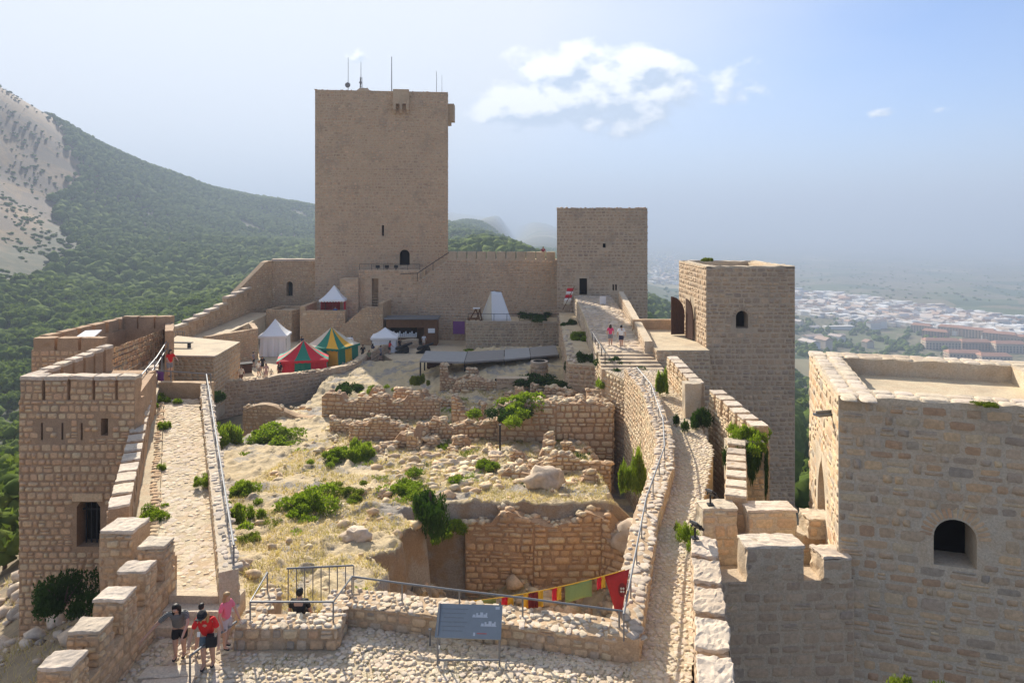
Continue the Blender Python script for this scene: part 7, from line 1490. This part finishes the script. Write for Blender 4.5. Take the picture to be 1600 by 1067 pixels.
pf = pose_figure(1.74, .42, (.25, .08), (.3, .1), .04, True, False, True, 1.1, head_tilt=.7); rw_ = person(pf, (-7.92, 18.35, zf), .1, cloth('red', (.62, .02, .02)), cloth('denim', (.10, .15, .19)), 'fair', 'woman in red top and blue-grey shorts looking down on the steps')
MB().box((-7.72, 18.1, zf+.84), (.26, .2, .26), .2).build('black_bag', M['black'], rw_); MB().box((-7.95, 17.86, zf+1.13), (.07, .02, .12)).build('shirt_print', M['white'], rw_)
m = MB().tube([(-7.877, 17.9, zf+1.58), (-7.877, 17.86, zf+1.66), (-7.877, 17.84, zf+1.70)], [.125, .115, .06], 12).box((-7.877, 17.74, zf+1.585), (.17, .16, .02)); m.build('black_cap', M['black'], rw_)
pf = pose_figure(1.5, .05, (.15, .05), (.2, .12), .05, True, False, True, .9); person(pf, (-7.72, 19.0, zf+.12), 1.1, cloth('pink', (.70, .17, .24)), cloth('pale', (.50, .42, .42)), 'fair', 'girl in pink top standing at the end of the low block')
pf = pose_figure(1.78, .05, (.1, .1), (.1, .1), 0, False, True, False, 1.1); person(pf, (-6.12, 20.25, 4.42), 3.14, M['black'], M['black'], 'dark', 'man in black seen from behind, sitting inside the seat block')
FIG = [pose_figure(1.7, .04, (.15, .05), (.12, .12), .05, False, False, True), pose_figure(1.75, .02, (.2, .02), (.15, .06), .1, False, False, False, 1.1), pose_figure(1.68, .1, (.1, .2), (.1, .25), .02, False, False, True, 1.05), pose_figure(1.1, .02, (.2, .02), (.2, .06), .06, False, False, False)]
C_ = {'white': (.75, .74, .71), 'black': (.02, .02, .022), 'red': (.55, .03, .03), 'blue': (.06, .11, .28), 'navy': (.02, .03, .07), 'grey': (.22, .22, .23), 'orange': (.70, .2, .03), 'brown': (.16, .08, .05), 'maroon': (.25, .03, .06), 'olive': (.2, .2, .1), 'pinkred': (.65, .06, .16), 'floral': (.45, .3, .27), 'cream': (.6, .52, .4)}
PPL = [(0, (8.05, 57.6, 6.2), 3.0, 'pinkred', 'grey', 'brown', 'woman in pink-red top walking up the upper stair'), (1, (8.85, 57.0, 6.18), 3.2, 'white', 'navy', 'dark', 'man in white shirt and dark shorts on the upper stair'),
 (0, (-25.5, 73.0, 0), .3, 'floral', 'floral', 'brown', 'woman in pale patterned clothes with a child by the courtyard wall'), (3, (-25.0, 73.1, 0), .2, 'cream', 'grey', 'brown', 'small child beside the woman in pale patterned clothes'), (1, (-24.2, 73.4, 0), -.3, 'black', 'brown', 'dark', 'man in dark clothes left of the red striped tent'),
 (0, (-24.5, 76.0, 0), 1.0, 'maroon', 'maroon', 'brown', 'woman in maroon dress at the corner of the red striped tent'), (2, (-24.4, 79.6, 0), 2.0, 'white', 'blue', 'fair', 'person in white top and blue skirt beside the white pavilion'), (1, (-23.6, 81.0, 0), 1.2, 'brown', 'black', 'dark', 'man in brown tunic between white pavilion and striped tents'),
 (1, (-24.4, 92.3, 0), 0, 'maroon', 'navy', 'dark', 'person in maroon below the tent terrace'), (0, (-23.4, 92.6, 0), .5, 'orange', 'orange', 'brown', 'person in long orange clothes below the tent terrace'), (1, (-20.6, 90.5, 0), 2.5, 'white', 'grey', 'dark', 'man in white shirt behind the flat market stall'), (2, (-27.2, 91.0, 0), .9, 'navy', 'black', 'dark', 'person in navy beside the terrace corner'),
 (1, (-17.8, 84.0, 0), .4, 'black', 'black', 'dark', 'tall man in black right of the yellow tent'), (2, (-16.9, 85.2, 0), 2.7, 'navy', 'grey', 'dark', 'person in navy crouching beside the man in black'), (1, (-19.2, 81.6, 0), 1.5, 'black', 'navy', 'dark', 'man in dark clothes at the yellow tent side'), (0, (-17.7, 93.1, 0), .1, 'white', 'navy', 'brown', 'person in white standing by the stair return wall'),
 (2, (-11.6, 92.6, 0), .2, 'white', 'cream', 'brown', 'person in white at the kiosk door'), (1, (-14.2, 89.0, 0), 1.0, 'black', 'black', 'dark', 'person in black right of the low white pavilion'), (0, (-24.1, 96.0, 3.2), .2, 'blue', 'white', 'dark', 'person in blue at the terrace pavilion counter'), (1, (4.3, 96.9, 11.3), 0, 'maroon', 'brown', 'dark', 'person in maroon standing on the curtain wall walk'), (1, (-29.2, 79.5, 0), 1.5, 'grey', 'black', 'dark', 'person in grey near the stall tables'), (0, (-27.3, 77.0, 0), .4, 'black', 'black', 'dark', 'person in black before the white pavilion'), (0, (-16.4, 80.8, 0), .4, 'olive', 'brown', 'brown', 'woman in olive clothes at the bend of the courtyard wall'), (1, (-15.6, 83.6, 0), 1.4, 'grey', 'navy', 'dark', 'man in grey shirt behind the bend of the courtyard wall'), (0, (-26.8, 74.6, 0), -.5, 'white', 'grey', 'fair', 'woman in white top near the stall tables'), (1, (-27.4, 71.2, 0), .8, 'cream', 'brown', 'dark', 'man in cream shirt close to the courtyard wall'), (2, (-15.2, 87.4, 0), 2.2, 'red', 'black', 'dark', 'person in red beside the low white pavilion'), (0, (-22.6, 90.2, 0), .3, 'blue', 'navy', 'brown', 'woman in blue walking below the stair wall'), (2, (-20.2, 46.0, 7.2), 1.0, 'red', 'grey', 'brown', 'person in red seated behind the left tower railing')]
for f_, loc, rz, sh_, so_, ha_, lb in PPL:
    if lb.startswith('person in red seated'): loc = (-21.2, 43.6, 6.65)
    person(FIG[f_], loc, rz, cloth(sh_, C_[sh_]), cloth(so_, C_[so_]), ha_, lb, None)
bpy.data.scenes.remove(TMP)
